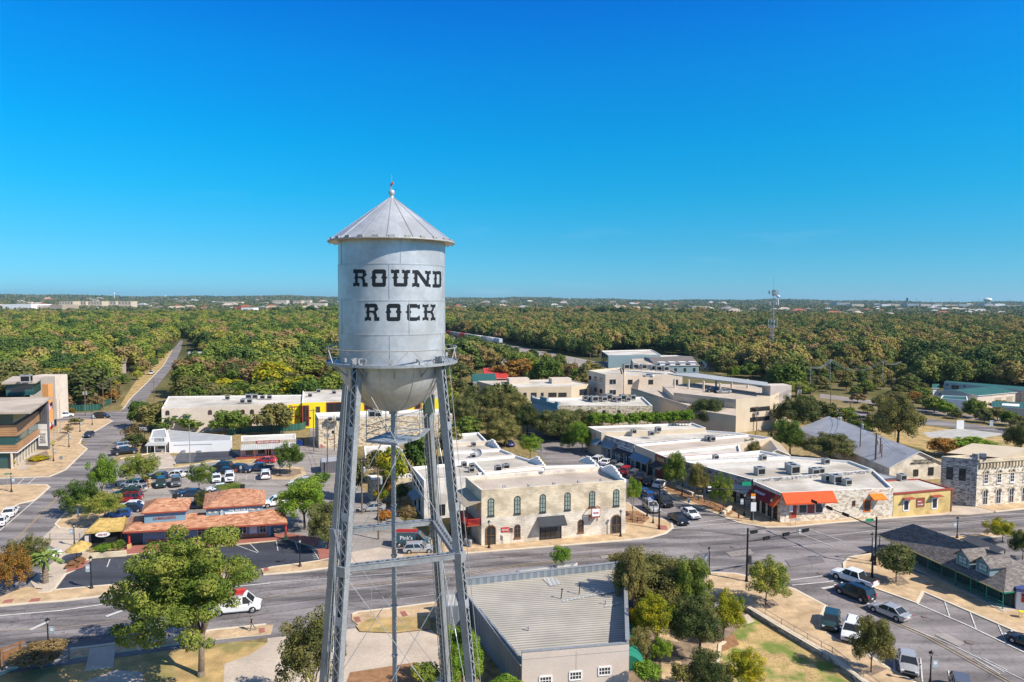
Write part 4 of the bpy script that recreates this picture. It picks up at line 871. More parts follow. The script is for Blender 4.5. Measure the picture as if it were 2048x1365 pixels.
 for s in(-1,1):
  b=MB();b.box((fx-.10,s*w*.68,zl-.06),(.16,.36,.13),-s*.25,0);part(b,'headlight',MT['headlight'],t)
  b=MB();b.box((-fx+.06,s*w*.74,zl+.02),(.12,.30,.16 if kind in('sedan','hatch')else .32),0,0);part(b,'taillight',MT['taillight'],t)
  b=MB();b.box((cf-.35,s*(w+.08),zb),(.12,.2,.14),0,0);part(b,'mirror',[PAINT['white']],t)
 b=MB();b.box((-fx-.005,0,.62),(.02,.34,.16),0,0);part(b,'licence_plate',MT['white'],t)
 wx=(fx-.92,-fx+.95 if kind!='pickup' else-fx+1.25)
 for x in wx:
  for s in(-1,1):
   b=MB();b.tube((x,s*(w-.24),wr),(x,s*(w+.012),wr),wr,wr,20);wh=part(b,'wheel',MT['tyre'],t)
   b=MB();b.tube((x,s*(w+.008),wr),(x,s*(w+.03),wr),wr*.62,wr*.56,14);part(b,'rim',MT['rim'],wh)
 for x in wx:
  for s in(-1,1):b=MB();b.tube((x,s*(w-.3),wr+.02),(x,s*(w+.005),wr+.02),wr*1.16,wr*1.16,20);part(b,'wheel_arch',MT['dark'],t)
 if kind=='van':
  b=MB()
  for s in(-1,1):
   b.faces([(.85,s*(w*.93+.02),zb+.02),(1.85,s*(w*.93+.02),zb+.02),(1.15,s*(w*.86+.02),H-.3),(.9,s*(w*.86+.02),H-.3)],[(0,1,2,3)])
  part(b,'door_window',MT['glass'],t)
 return t
def car(kind,col,u,v,du,dv,label,group=None,cat=None,z=0.05,name=None,ground_z=0.0):
 """ground pixel under the middle of the car, pixel offset towards its front"""
 if kind not in PROTO:PROTO[kind]=[car_proto(kind),False]
 p,used=PROTO[kind]
 t=copy_tree(p)if used else p
 PROTO[kind][1]=True
 a=G(u,v,ground_z);b=G(u+du,v+dv,ground_z);t.location=(a.x,a.y,ground_z+z);t.rotation_euler=(0,0,math.atan2(b.y-a.y,b.x-a.x))
 nm=name or{'pickup':'pickup_truck','van':'van','suv':'sport_utility_vehicle'}.get(kind,'car');t.name=nm
 t['label']=label;t['category']=cat or{'pickup':'pickup truck','van':'van','suv':'SUV'}.get(kind,'car')
 if group:t['group']=group
 def setp(o):
  for s in o.material_slots:
   if s.material and s.material.name.endswith('car_paint')or(s.material and s.material.name.endswith('van_paint')):
    s.link='OBJECT';s.material=PAINT[col]
 for ch in t.children:
  for s in ch.material_slots:
   if s.material and 'paint' in s.material.name and ch.name.split('.')[0]in('body','roof','mirror'):
    s.link='OBJECT';s.material=PAINT[col]
 return t
C=car
C('pickup','white',1708,1167,-40,-14,'white crew cab pickup truck waiting at the stop line beside the plaza')
C('suv','black',1709,1195,-36,-15,'black sport utility vehicle beside the white pickup at the stop line')
C('sedan','silver',1778,1232,-38,-16,'silver sedan driving up behind the black one towards the junction')
C('hatch','green',1662,1252,-6,26,'dark green hatchback parked nose out against the brick plaza')
C('suv','white',1704,1274,-10,30,'white parked vehicle with roof rails half behind the kerb tree')
C('sedan','silver',1816,1336,4,30,'silver sedan parked in the angled bay nearest the lamp post at lower right')
C('hatch','grey',1925,1392,10,30,'grey car cut by the bottom edge of the picture')
C('sedan','black',2062,1296,-30,-12,'dark car just entering at the right edge of the picture')
C('sedan','black',1357,1045,20,12,'black sedan leading the traffic out of the downtown street')
C('sedan','white',1381,1034,20,13,'white sedan in the outer lane beside the black sedan at the junction')
C('pickup','black',1326,1009,16,12,'black pickup truck behind the black sedan in the downtown street')
C('suv','silver',1302,1021,15,12,'silver wagon waiting below the black pickup downtown')
C('sedan','navy',1290,993,14,10,'navy car mostly hidden by the slender corner tree')
C('sedan','blue',1300,1000,14,10,'dark blue car behind the silver wagon downtown')
for a in((1197,926,'suv','white','white vehicle at the far end of the angled row outside the shops'),(1213,930,'sedan','white','white sedan second from the far end of the angled row'),
(1231,934,'hatch','grey','grey hatchback third from the far end of the angled row'),(1243,941,'wagon','silver','silver wagon beside the red car in the angled row'),
(1254,948,'suv','red','bright red car in the angled row outside the shops'),(1270,955,'suv','grey','grey car right of the red one in the angled row'),
(1284,963,'pickup','black','black pickup truck in the angled row outside the shops'),(1302,970,'suv','black','black vehicle between the pickup and the white car in the angled row'),
(1320,974,'sedan','white','white car at the near end of the angled row')):
 C(a[2],a[3],a[0],a[1],14,-8,a[4],'cars parked at an angle outside the downtown shops')
C('sedan','blue',1018,892,-10,-6,'blue car parked under the oaks at the far side street')
C('suv','white',266,976,-24,-2,'white vehicle at the head of the left car park row')
C('wagon','silver',270,984,-24,-1,'silver wagon second in the left car park row')
C('wagon','green',252,992,-24,1,'dark green wagon behind the red vehicle in the car park')
C('suv','maroon',257,1004,-24,1,'dark red vehicle beside the brick island in the car park')
C('sedan','white',262,1018,-22,1,'white sedan mostly under the low spreading tree')
C('hatch','blue',236,1036,-26,2,'bright blue car next to the thatched roof')
C('sedan','navy',262,1024,-22,1,'navy car nose out between the white sedan and the blue car')
C('pickup','black',249,909,26,-3,'black pickup truck on the street beside the white shed')
C('suv','silver',252,897,22,-3,'silver vehicle in shade behind the black pickup')
C('sedan','navy',178,874,-10,6,'dark blue car leaving the paved recess by the library')
C('suv','white',130,835,12,-1,'white vehicle on the side street behind the flagpoles')
C('suv','black',203,837,14,0,'black vehicle crossing the junction behind the library plaza')
C('sedan','white',21,1031,10,-10,'white sedan in front of the other in the left kerbside bay')
C('sedan','white',3,1049,10,-10,'white sedan cut by the left edge in the kerbside bay')
C('sedan','white',86,1123,-22,8,'white sedan behind the palm planter')
C('pickup','white',303,749,8,-6,'small white truck far up the old road')
G5='cars in the main car park rows'
for a in((318,958,'sedan','navy',-22,0,'navy car left of the two white sedans in the back row'),(350,955,'sedan','white',-22,0,'white sedan in the back row beside the navy car'),(377,953,'sedan','white',-20,0,'white sedan hidden by the small round tree'),
(322,973,'suv','green',-1,14,'dark green vehicle facing the camera at the left of the front row'),(352,971,'suv','grey',-1,14,'grey blue vehicle facing the camera second in the front row'),
(433,963,'sedan','white',0,14,'white sedan facing the camera right of the small round tree'),(459,962,'suv','white',0,14,'tall white vehicle facing the camera in the front row'),
(531,956,'suv','white',0,-12,'white vehicle alone at the right end of the front row'),(443,940,'suv','black',-20,0,'black vehicle at the left of the dark cars in the back row'),
(448,948,'sedan','black',-20,0,'black sedan in front of the other dark cars'),(484,945,'suv','navy',20,1,'dark vehicle with bright headlights in the back row'),(520,943,'pickup','navy',-20,0,'dark blue pickup truck in the back row')):
 C(a[2],a[3],a[0],a[1],a[4],a[5],a[6],G5)
C('sedan','red',532,926,-20,-1,'red sedan parked in front of the law office')
C('sedan','white',436,983,-22,2,'white car roof showing behind the terracotta ridge')
C('sedan','navy',383,993,-18,0,'dark car between the rooftops behind the small round tree')
C('sedan','navy',394,1017,-18,1,'dark car in the gap between the two terracotta roofs')
C('pickup','white',556,1012,-22,3,'white truck beside the brightest green tree')
C('suv','white',602,972,-20,0,'white vehicle parked under the bright green tree crown')
C('sedan','silver',745,1022,-22,1,'silver sedan parked beside the utility pole behind the tower')
C('sedan','navy',780,1036,-22,6,'dark blue car behind the brown bushes')
C('wagon','silver',838,1105,26,-1,'silver wagon parked beside the dark teal van')
VAN=C('van','teal',824,1092,26,0,'dark teal work van with white script lettering and a red roof load')
WV=C('van','white',474,1224,30,-3,'white work van with roof ladders half behind the tall elm')
C('sedan','white',1296,790,-12,-1,'white car coming down the garage ramp',z=7.15)
C('sedan','silver',1447,787,-12,0,'silver car on the garage deck under the canopy',ground_z=8.75,z=.05)
C('suv','black',1426,785,-12,0,'dark car on the garage deck beside the silver one',ground_z=8.75,z=.05)
C('sedan','white',1414,739,-10,0,'white car in the yard behind the dormered building')
C('sedan','silver',1432,741,-10,0,'silver car in the yard next to the white one')
# ---------------------------------------------------------------- buildings
M=MT
def inset(P,d):
 n=len(P);Q=[]
 for i in range(n):
  a,b,c=P[i-1],P[i],P[(i+1)%n];e1=(b-a).normalized();e2=(c-b).normalized()
  n1=Vector((-e1.y,e1.x));n2=Vector((-e2.y,e2.x));k=n1+n2;k/=max(k.dot(n1),.3);Q.append(b+k*d)
 return Q
def ccw(P):
 a=sum(P[i].x*P[(i+1)%len(P)].y-P[(i+1)%len(P)].x*P[i].y for i in range(len(P)))
 return P if a>0 else P[::-1]
def flat(name,label,px,h,wall,roofm='roofwhite',par=.5,cop='trimwhite',cat='building',z0=0.0,group=None,th=.3,pts=None,zpx=None):
 P=[Vector(p[:2])for p in(pts or[G(u,v,zpx or h)for u,v in px])];P=ccw(P);Q=inset(P,th);n=len(P)
 c=sum(P,Vector((0,0)))/n;t=root(name,(c.x,c.y,0),label,cat,group)
 mb=MB()
 for i in range(n):
  j=(i+1)%n;a,b,qa,qb=P[i],P[j],Q[i],Q[j]
  mb.poly([(a.x,a.y,z0),(b.x,b.y,z0),(b.x,b.y,h),(a.x,a.y,h)],0)
  mb.poly([(a.x,a.y,h),(b.x,b.y,h),(qb.x,qb.y,h),(qa.x,qa.y,h)],1)
  mb.poly([(qa.x,qa.y,h),(qb.x,qb.y,h),(qb.x,qb.y,h-par),(qa.x,qa.y,h-par)],1)
 w=part(mb,'wall',[M[wall],M[cop]],t)
 mb=MB();pts3=[Vector((q.x,q.y,0))for q in Q]
 for tr in tessellate_polygon([pts3]):
  a,b_,c_=tr
  if(pts3[b_]-pts3[a]).cross(pts3[c_]-pts3[a]).z<0:b_,c_=c_,b_
  mb.poly([(pts3[k].x,pts3[k].y,h-par)for k in(a,b_,c_)])
 part(mb,'roof',M[roofm],t)
 return t
def V2(u,v,z=0.0):return G(u,v,z)
def window(t,A,B,u0,v0,u1,v1,glass='glass',frame='white',arch=False,name='window',mull=(1,1),fw=.08,out=.05,sill=None,pane=True,hood=None):
 s0,z1=onwall(A,B,u0,v0);s1,z0=onwall(A,B,u1,v1)
 return window_m(t,A,B,s0,s1,z0,z1,glass,frame,arch,name,mull,fw,out,sill,hood)
def window_m(t,A,B,s0,s1,z0,z1,glass='glass',frame='white',arch=False,name='window',mull=(1,1),fw=.08,out=.05,sill=None,hood=None):
 if s1<s0:s0,s1=s1,s0
 ax=Vector((B.x-A.x,B.y-A.y,0)).normalized();nn=Vector((ax.y,-ax.x,0));base=Vector((A.x,A.y,0))
 W3=lambda s,z,o:base+ax*s+Vector((0,0,z))+nn*o
 ring=[(s0,z0),(s1,z0)]
 if arch:
  r=(s1-s0)/2;cz=z1-r*.9
  ring+=[(s0+r+r*math.cos(a),cz+r*.9*math.sin(a))for a in[math.pi*i/8 for i in range(9)]]
 else:ring+=[(s1,z1),(s0,z1)]
 mb=MB();n=len(ring)
 for i in range(n):
  a,b=ring[i],ring[(i+1)%n]
  if abs(a[0]-b[0])+abs(a[1]-b[1])<.01:continue
  mb.bar(W3(*a,out*.5),W3(*b,out*.5),fw,out+.04,up=tuple(nn.cross(ax))if abs(a[1]-b[1])<abs(a[0]-b[0])else tuple(ax))if False else mb.bar(W3(*a,out*.5),W3(*b,out*.5),out+.04,fw,up=tuple((W3(*b,0)-W3(*a,0)).normalized().cross(nn)))
 for k in range(1,mull[0]+1 if mull[0]>0 else 0):
  s=s0+(s1-s0)*k/(mull[0]+1);mb.wbox(A,B,s-.025,s+.025,z0,z1-(0 if not arch else .05),.02,out)
 for k in range(1,mull[1]+1 if mull[1]>0 else 0):
  z=z0+(z1-z0)*k/(mull[1]+1);mb.wbox(A,B,s0,s1,z-.025,z+.025,.022,out+.003)
 if sill:mb.wbox(A,B,s0-.12,s1+.12,z0-.2,z0-.04,.0,.14,0)
 f=part(mb,name,M[frame],t)
 mb=MB();mb.poly([W3(s,z,.018)for s,z in ring]);part(mb,'pane',M[glass],f)
 if hood:
  mb=MB();r=(s1-s0)/2+.18;cz=z1-(s1-s0)/2*.9;K=10
  for i in range(K):
   a,b=math.pi*i/K,math.pi*(i+1)/K;c=s0+(s1-s0)/2
   mb.bar(W3(c+r*math.cos(a),cz+r*math.sin(a),.06),W3(c+r*math.cos(b),cz+r*math.sin(b),.06),.2,.2,up=tuple(nn))
  part(mb,'arch_moulding',M[hood],f)
 return f
def text(t,s,A,B,sc,zc,hgt,mat='white',out=.06,width=None,tilt=0.0,name='lettering',flip=False):
 ax=Vector((B.x-A.x,B.y-A.y,0)).normalized();nn=Vector((ax.y,-ax.x,0));up=(Vector((0,0,1))*math.cos(tilt)-nn*math.sin(tilt))
 o=Vector((A.x,A.y,0))+ax*sc+Vector((0,0,zc))+nn*out
 return text3(t,s,o,ax,up,hgt,mat,width,name)
def text3(t,s,o,ax,up,hgt,mat='white',width=None,name='lettering'):
 cu=bpy.data.curves.new('tmp','FONT');cu.body=s;cu.align_x='CENTER';cu.align_y='CENTER';cu.size=1;cu.extrude=.02;cu.space_line=.9;cu.resolution_u=2;cu.offset=.012
 ob=bpy.data.objects.new('tmp',cu);COL.objects.link(ob);dg=bpy.context.evaluated_depsgraph_get();me=bpy.data.meshes.new_from_object(ob.evaluated_get(dg));bpy.data.objects.remove(ob);bpy.data.curves.remove(cu)
 xs=[v.co.x for v in me.vertices];ys=[v.co.y for v in me.vertices];h0=max(ys)-min(ys);w0=max(xs)-min(xs);cy=(max(ys)+min(ys))/2
 k=hgt/h0;kx=(width/w0)if width else k;nz=ax.cross(up);org=WORG.get(t.name,t.location)
 for v in me.vertices:v.co=o+ax*(v.co.x*kx)+up*((v.co.y-cy)*k)+nz*(v.co.z*.5)-org
 me.name=name;me.materials.append(M[mat]);q=bpy.data.objects.new(name,me);COL.objects.link(q);q.parent=t;return reg(t,q)
def awning(t,A,B,s0,s1,z0,z1,out,mat,name='awning',frame='black',valance=.18):
 mb=MB();ax=Vector((B.x-A.x,B.y-A.y,0)).normalized();nn=Vector((ax.y,-ax.x,0));b=Vector((A.x,A.y,0))
 W3=lambda s,z,o:b+ax*s+Vector((0,0,z))+nn*o
 P=[W3(s0,z1,.03),W3(s1,z1,.03),W3(s1,z0,out),W3(s0,z0,out),W3(s0,z1-.05,.03),W3(s1,z1-.05,.03),W3(s1,z0-valance,out),W3(s0,z0-valance,out)]
 mb.faces(P,[(0,3,2,1),(3,7,6,2),(0,4,7,3),(1,2,6,5),(4,5,6,7)])
 return part(mb,name,M[mat],t)
def awn_px(t,A,B,ul,vt,ur,vb,out,mat,**k):
 s0,z1=onwall(A,B,ul,vt);s1,_=onwall(A,B,ur,vt);a2=A+Vector(((B-A).normalized().y,-(B-A).normalized().x,0))*out;b2=B+Vector(((B-A).normalized().y,-(B-A).normalized().x,0))*out
 _,z0=onwall(a2,b2,(ul+ur)/2,vb);return awning(t,A,B,s0,s1,z0+.15,z1,out,mat,**k)
HV=[None]
def hvac(u,v,z,label,s=1.0,rz=.3,group='air conditioning units on the flat roofs'):
 p=G(u,v,z)
 if HV[0]is None:
  t=root('air_conditioner',(0,0,0),'x','air conditioner');HV[0]=t
  mb=MB();mb.box((0,0,.12),(1.3,1.0,1.05));
  for x in(-.5,.5):mb.box((x,0,0),(.12,1.0,.12))
  part(mb,'housing',M['hvac'],t)
  mb=MB();mb.tube((0,0,1.17),(0,0,1.24),.38,.38,14);mb.box((0,-.51,.3),(1.05,.03,.7));mb.box((.66,0,.3),(.03,.75,.7));part(mb,'fan_grille',M['black'],t)
  mb=MB();mb.box((0,0,1.168),(1.36,1.06,.05));part(mb,'lid',M['galv'],t)
 else:t=copy_tree(HV[0])
 t.location=p;t.rotation_euler=(0,0,rz);t.scale=(s*.78,)*3;t['label']=label;t['group']=group
 return t
def hipbox(t,eave,z0,ridge,z1,mat,name='roof',th=.18):
 """eave: 4 ground points (front-left, front-right, back-right, back-left); ridge: two points (left, right)"""
 E=[Vector((p.x,p.y,z0))for p in eave];Rg=[Vector((p.x,p.y,z1))for p in ridge];mb=MB()
 mb.poly([E[0],E[1],Rg[1],Rg[0]]);mb.poly([E[1],E[2],Rg[1]]);mb.poly([E[2],E[3],Rg[0],Rg[1]]);mb.poly([E[3],E[0],Rg[0]])
 for i in range(4):
  a,b=E[i],E[(i+1)%4];d=Vector((0,0,-th));mb.poly([a+d,b+d,b,a],1)
 mb.poly([E[3]+Vector((0,0,-th)),E[2]+Vector((0,0,-th)),E[1]+Vector((0,0,-th)),E[0]+Vector((0,0,-th))],1)
 return part(mb,name,[M[mat],M['redtrim']if mat=='terracotta' else M['greentrim']if mat=='shingle_grey' else M['thatch']if mat=='thatch' else M['white']],t)
def gable(name,label,px4,z0,z1,wall,roofm,axis=0,over=.4,cat='house',group=None):
 """px4 = eave corners at height z0 (fl, fr, br, bl); ridge runs along axis 0: left-right, 1: front-back"""
 P=[G(u,v,z0)for u,v in px4];c=sum(P,Vector((0,0,0)))/4;t=root(name,(c.x,c.y,0),label,cat,group)
 if axis==0:r0,r1=(P[0]+P[3])/2,(P[1]+P[2])/2
 else:r0,r1=(P[0]+P[1])/2,(P[3]+P[2])/2
 mb=MB();n=4
 for i in range(4):a,b=P[i],P[(i+1)%4];mb.poly([(a.x,a.y,0),(b.x,b.y,0),(b.x,b.y,z0),(a.x,a.y,z0)])
 g=[(P[3],P[0],r0),(P[1],P[2],r1)]if axis==0 else[(P[0],P[1],r0),(P[2],P[3],r1)]
 for a,b,r in g:mb.poly([(a.x,a.y,z0),(b.x,b.y,z0),(r.x,r.y,z1-.05)])
 part(mb,'wall',M[wall],t)
 mb=MB();prs=[((P[0],P[1]),(r0,r1)),((P[2],P[3]),(r1,r0))]if axis==0 else[((P[3],P[0]),(r1,r0)),((P[1],P[2]),(r0,r1))]
 for(a,b),(ra,rb)in prs:
  al=(b-a).normalized()*over;dn=((a-ra));dn.z=0;L=dn.length;dn=dn.normalized()*over;dz=-(z1-z0)/L*over
  q=[Vector((a.x,a.y,z0+dz))-al+dn,Vector((b.x,b.y,z0+dz))+al+dn,Vector((rb.x,rb.y,z1))+al,Vector((ra.x,ra.y,z1))-al]
  mb.poly(q,0);mb.poly([p-Vector((0,0,.15))for p in q][::-1],1)
  for i in range(4):mb.poly([q[i]-Vector((0,0,.15)),q[(i+1)%4]-Vector((0,0,.15)),q[(i+1)%4],q[i]],1)
 part(mb,'roof',[M[roofm],M['white']],t);return t,P
def cols(z,*px):return[G(u,v,z)for u,v in px]
AC=lambda where:'grey air conditioning unit on the '+where
z=8.8;FL,FR,BR,BL=cols(z,(963,981),(1252,961),(1203,934),(931,955))
lime=flat('limestone_building','two storey cream limestone building with arched windows at the street corner',None,z,'limestone','rooftan',.55,'limestone_white',pts=[FL,FR,BR,BL])
for a in((976.5,997.5,987.7,1030.7),(1029.2,993.2,1040.3,1026.5),(1080.4,989.7,1090.9,1023.2),(1130,986.2,1140.4,1019),(1179.3,983.4,1189.4,1013),(1227.4,979.6,1237.7,1010.8)):
 window(lime,FL,FR,*a,glass='glass_green',frame='charcoal',arch=True,mull=(1,3),sill=True,fw=.1)
mb=MB();mb.wbox(FL,FR,0,(FR-FL).length,0,4.35,.0,.012);part(mb,'whitewashed_wall',M['limestone_white'],lime)
window(lime,FL,FR,1029,1050,1040.4,1075,frame='wood',arch=True,mull=(1,2),sill=True);window(lime,FL,FR,1156,1040,1167,1064,frame='wood',arch=True,mull=(1,2),sill=True)
window(lime,FL,FR,972,1052,991,1090,frame='wood',arch=True,mull=(1,1),name='door',fw=.16,out=.1);window(lime,FL,FR,1223,1031,1241,1069,frame='wood',arch=True,mull=(1,1),name='door',fw=.16,out=.1)
window(lime,FL,FR,1080,1054,1122,1081,frame='black',mull=(3,0),name='shop_window',fw=.14)
awn_px(lime,FL,FR,1075,1034.5,1128.5,1054,1.5,'charcoal')
mb=MB();s0,z1=onwall(FL,FR,1002,1055.6);s1,z0=onwall(FL,FR,1017.8,1064);mb.wbox(FL,FR,s0,s1,z0,z1,.02,.08);sg=part(mb,'sign_board',M['red'],lime)
text(lime,'FOR SALE',FL,FR,(s0+s1)/2,(z0+z1)/2,.35,'white',.1,width=(s1-s0)*.8)
mb=MB();s0,z1=onwall(FL,FR,1178,1013);s1,z0=onwall(FL,FR,1195,1031);mb.wbox(FL,FR,s0,s1,z0,z0+.12,0,1.1)
for s in(s0,s1-.08):mb.wbox(FL,FR,s,s+.08,z0,z1,1.02,1.1);mb.wbox(FL,FR,s,s+.08,z1-.1,z1,0,1.1);mb.wbox(FL,FR,s,s+.08,z0-.9,z0,0,.1)
mb.wbox(FL,FR,s0,s1,z1-.1,z1,1.0,1.1);part(mb,'small_balcony',M['redtrim'],lime)
mb=MB();mb.wbox(FL,FR,s0+.1,s1-.1,z0+.25,z1-.15,1.1,1.15);part(mb,'banner',M['white'],lime)
text(lime,'FOR LEASE',FL,FR,(s0+s1)/2,(z0+z1)/2,.3,'signred',1.17,width=(s1-s0)*.6)
mb=MB()
for u in(1010,1060,1110,1160,1205):
 s,_=onwall(FL,FR,u,970);mb.wbox(FL,FR,s-.2,s+.2,z-.45,z+.35,-.75,-.4)
part(mb,'roof_scupper',M['rubble_grey'],lime)
def stepped(t,A,B,h0,prof,mat='trimwhite',th=.3):
 mb=MB();L=(B-A).length;n=len(prof)
 for i in range(n):mb.wbox(A,B,L*i/n,L*(i+1)/n,h0-.4,h0+prof[i],-.02-th,.03+.002*(i%2))
 part(mb,'stepped_parapet',M[mat],t)
stepped(lime,FR,BR,z,[.15,.15,.5,.8,1.1,1.3,1.3,1.1,.8,.5,.15,.15])
A,B=BL,FL;L=(B-A).length;mb=MB();mb.wbox(A,B,.3,L-.2,3.25,3.4,0,2.3);part(mb,'porch_floor',M['redtrim'],lime)
mb=MB();ax=(B-A).normalized();nn=Vector((ax.y,-ax.x,0));W3=lambda s,zz,o:Vector((A.x,A.y,0))+ax*s+Vector((0,0,zz))+nn*o
q=[W3(0,7.1,0),W3(L,7.1,0),W3(L,6.5,2.6),W3(0,6.5,2.6)];mb.poly(q);mb.poly([p-Vector((0,0,.12))for p in q][::-1]);mb.poly([q[2],q[3],q[3]-Vector((0,0,.12)),q[2]-Vector((0,0,.12))]);mb.poly([q[1],q[2],q[2]-Vector((0,0,.12)),q[1]-Vector((0,0,.12))]);part(mb,'porch_roof',M['seam_tan'],lime)
mb=MB()
for s in(.4,L/2,L-.3):mb.tube(W3(s,0,2.2),W3(s,6.5,2.2),.08,.08,8)
part(mb,'porch_post',M['black'],lime)
mb=MB()
for k in range(40):s=.4+(L-.7)*k/39;mb.wbox(A,B,s,s+.06,3.4,4.3,2.15,2.2)
mb.wbox(A,B,.3,L-.2,4.3,4.38,2.12,2.23)
for k in range(12):mb.wbox(A,B,L-.24,L-.2,3.4,4.3,k*.18,k*.18+.06)
mb.wbox(A,B,L-.26,L-.18,4.3,4.38,0,2.2);part(mb,'porch_railing',M['red'],lime)
z=7.0;a,b,c,d=cols(z,(824,934),(848,961),(975,950),(950,923))
wb=flat('white_building','white painted brick building with a flat roof behind the right tower legs',None,z,'whitebrick','roofwhite',.4,'trimwhite',pts=[b,c,d,a])
for s in(.25,.5,.75):L=(b-a).length;window_m(wb,a,b,L*s-.5,L*s+.5,4.2,6.0,frame='black',arch=True)
for s in(.3,.65):window_m(wb,a,b,L*s-.5,L*s+.5,.6,2.6,frame='black')
awning(wb,a,b,L*.25,L*.75,2.9,3.5,1.4,'seam_blue')
window(wb,b,c,880,1010,890,1030,frame='black')
def shop(label,px,h,wall='stucco',roofm='roofwhite',par=.45,cop='trimwhite',**k):return flat('shop_building',label,px,h,wall,roofm,par,cop,**k)
s1_=shop('flat roofed shop with a curled gable at the far end of the west row',[(905,869),(957,865),(974,882),(900,887)],6.3)
s2_=shop('shop with a satellite dish in the west row',[(901,888.5),(975,883.5),(1001,897),(898,903)],6.0)
s3_=shop('grey roofed shop between white parapets in the west row',[(898,904.5),(1002,898.5),(1030,909.5),(894,921)],6.2)
s4_=shop('wide shop roof with two rooftop condensers in the west row',[(893,923),(1032,911),(1062,920),(1090,930),(952,944),(930,935)],6.4,roofm='roofwhite')
s5_=shop('shop with a scalloped white gable behind the limestone building',[(955,946),(1092,932),(1196,929),(1200,933.5),(960,953)],6.8,roofm='rooftan')
for(t,p,q,zz)in((s2_,(975,883),(1001,897),6.0),(s4_,(1062,919),(1091,930),6.4),(s5_,(1160,920),(1196,929),6.8)):
 stepped(t,G(q[0],q[1],zz),G(p[0],p[1],zz),zz,[.1,.4,.7,1.1,1.1,.7,.4,.1])
for u,v,zz,w,s in((947,893,5.6,'second west shop roof',1),(948,906,5.6,'satellite dish shop roof',.8),(946,917,5.8,'third west shop roof',1),(996,943,6,'wide west shop roof',1.2),(1012,940,6,'wide west shop roof',1.2),(928,934,6.6,'white painted building roof',1),(944,937,6.6,'white painted building roof',1),(943,945,6.6,'white painted building roof',1)):hvac(u,v,zz,AC(w),s)
mb=MB();p=G(1085,950,8.3);mb.lathe([(.0,.0),(.3,.05),(.45,.2),(.4,.22)],(0,0,0),16);o=mb.build('satellite_dish',M['galv'],origin=(0,0,0));o.location=p+Vector((0,0,.9));o.rotation_euler=(1.0,.3,.4);tag(o,'round satellite dish on the limestone building roof','satellite dish')
mb=MB();mb.lathe([(.0,.0),(.5,.08),(.9,.35),(.85,.37)],(0,0,0),16);o=mb.build('satellite_dish',M['grey'],origin=(0,0,0));o.location=G(955,907,6.6);o.rotation_euler=(1.0,-.4,.4);tag(o,'large grey satellite dish on a white west row roof','satellite dish')
z=4.2;a,b,c,d=cols(z,(735,951),(744,960),(828,955),(821,947));lw=flat('stone_building','low tan stone building with a pale flat roof left of the riser pipe',None,z,'rubble','roofwhite',.3,'trimwhite',pts=[b,c,d,a])
window(lw,a,b,737,968,742,985,frame='black')
z=7.6;a,b,c,d=cols(z,(630,826),(637,838),(905,829),(885,818));st=flat('stone_building','tall tan stone building with a white metal roof behind the tower legs',None,z,'rubble','roofwhite',.7,'trimwhite',pts=[b,c,d,a])
window(st,b,c,664,862,668,867,frame='black',mull=(0,0));window(st,b,c,690,860,700,878,frame='white')
flat('lean_to','pale lean to roof joined to the tall stone building',[(728,893),(790,890),(815,906),(730,911)],3.4,'stucco','roofwhite',.15,'trimwhite')
flat('shed','small dark sheet roofed shed beside the tall stone building',[(640,916),(676,912),(680,922),(642,926)],2.6,'charwall','seam_grey',.1,'grey')
hvac(745,836,7,AC('tall stone building roof'),2.2);hvac(756,836,7,AC('tall stone building roof'),1.8)
for u in(660,676):hvac(u,843,7,AC('tall stone building roof'),1.1)
z=7.2;a,b,c,d=cols(z,(323,817.5),(603,806.5),(608,790),(337,793));lg=flat('long_building','long cream stone building with a white roof and arched windows behind three trees',None,z,'stucco','roofwhite',.25,'trimwhite',pts=[a,b,c,d])
for u in(335,420,485.5,504):window(lg,a,b,u-4,820.5-(u-420)*.012,u+4,829.5-(u-420)*.012,frame='wood',arch=True,mull=(1,0))
for u in(500,560):window(lg,a,b,u-4,840,u+4,852,frame='wood',mull=(1,0))
for u,v,s in((455,798,1.3),(497,796,1.6),(510,796,1.6),(485,805,1.3),(499,805,1.4),(525,797,1.4),(539,797,1.4)):hvac(u,v+2,7,AC('long white roof behind the three trees'),s)
z=7.6;a2,b2,c2,d2=cols(z,(604,806),(892,797),(892,772),(606,778));yb=flat('unfinished_building','building under construction clad in bright yellow sheathing boards',None,z,'sheathing','roofwhite',.3,'trimwhite',pts=[a2,b2,c2,d2])
def ybay(u0,v0,u1,v1):window(yb,a2,b2,u0,v0,u1,v1,glass='dark',frame='redtrim',mull=(1,0),name='open_bay',fw=.25)
ybay(577+28,812,578+40,852);ybay(653,806,684,832);ybay(729,808,746,820);ybay(773,807,785,820);ybay(830,806,841,818);ybay(858,804,868,816)
window(yb,a2,b2,632,814,640,827,frame='redtrim');window(yb,a2,b2,612,815,617,819,frame='redtrim',mull=(0,0));window(yb,a2,b2,612,835,622,838,frame='redtrim',mull=(0,0))
z=7.25;mb=MB();s0,z1=onwall(a,b,577,812);s1,z0=onwall(a,b,603,854);mb.wbox(a,b,s0-.5,s1,0,z-.3,.02,.3);part(mb,'yellow_panel',M['sheathing'],lg)
window(lg,a,b,579,814,600,832,glass='dark',frame='redtrim',mull=(1,0),name='open_bay',fw=.25,out=.38);window(lg,a,b,590,836,602,853,glass='dark',frame='redtrim',mull=(1,0),name='open_bay',fw=.25,out=.38)
for u,v in((637,783),(668,786),(620,792)):hvac(u,v+3,7.2,AC('roof of the yellow sheathed building'),1.3)
z=3.7;P_=cols(z,(300,875.5),(336,875),(331,857.5),(305,860));sh_=flat('office_building','small white office with a black and white signboard and a sloping white canopy',None,z,'rubble_pale','seam_pale',.12,'white',pts=P_)
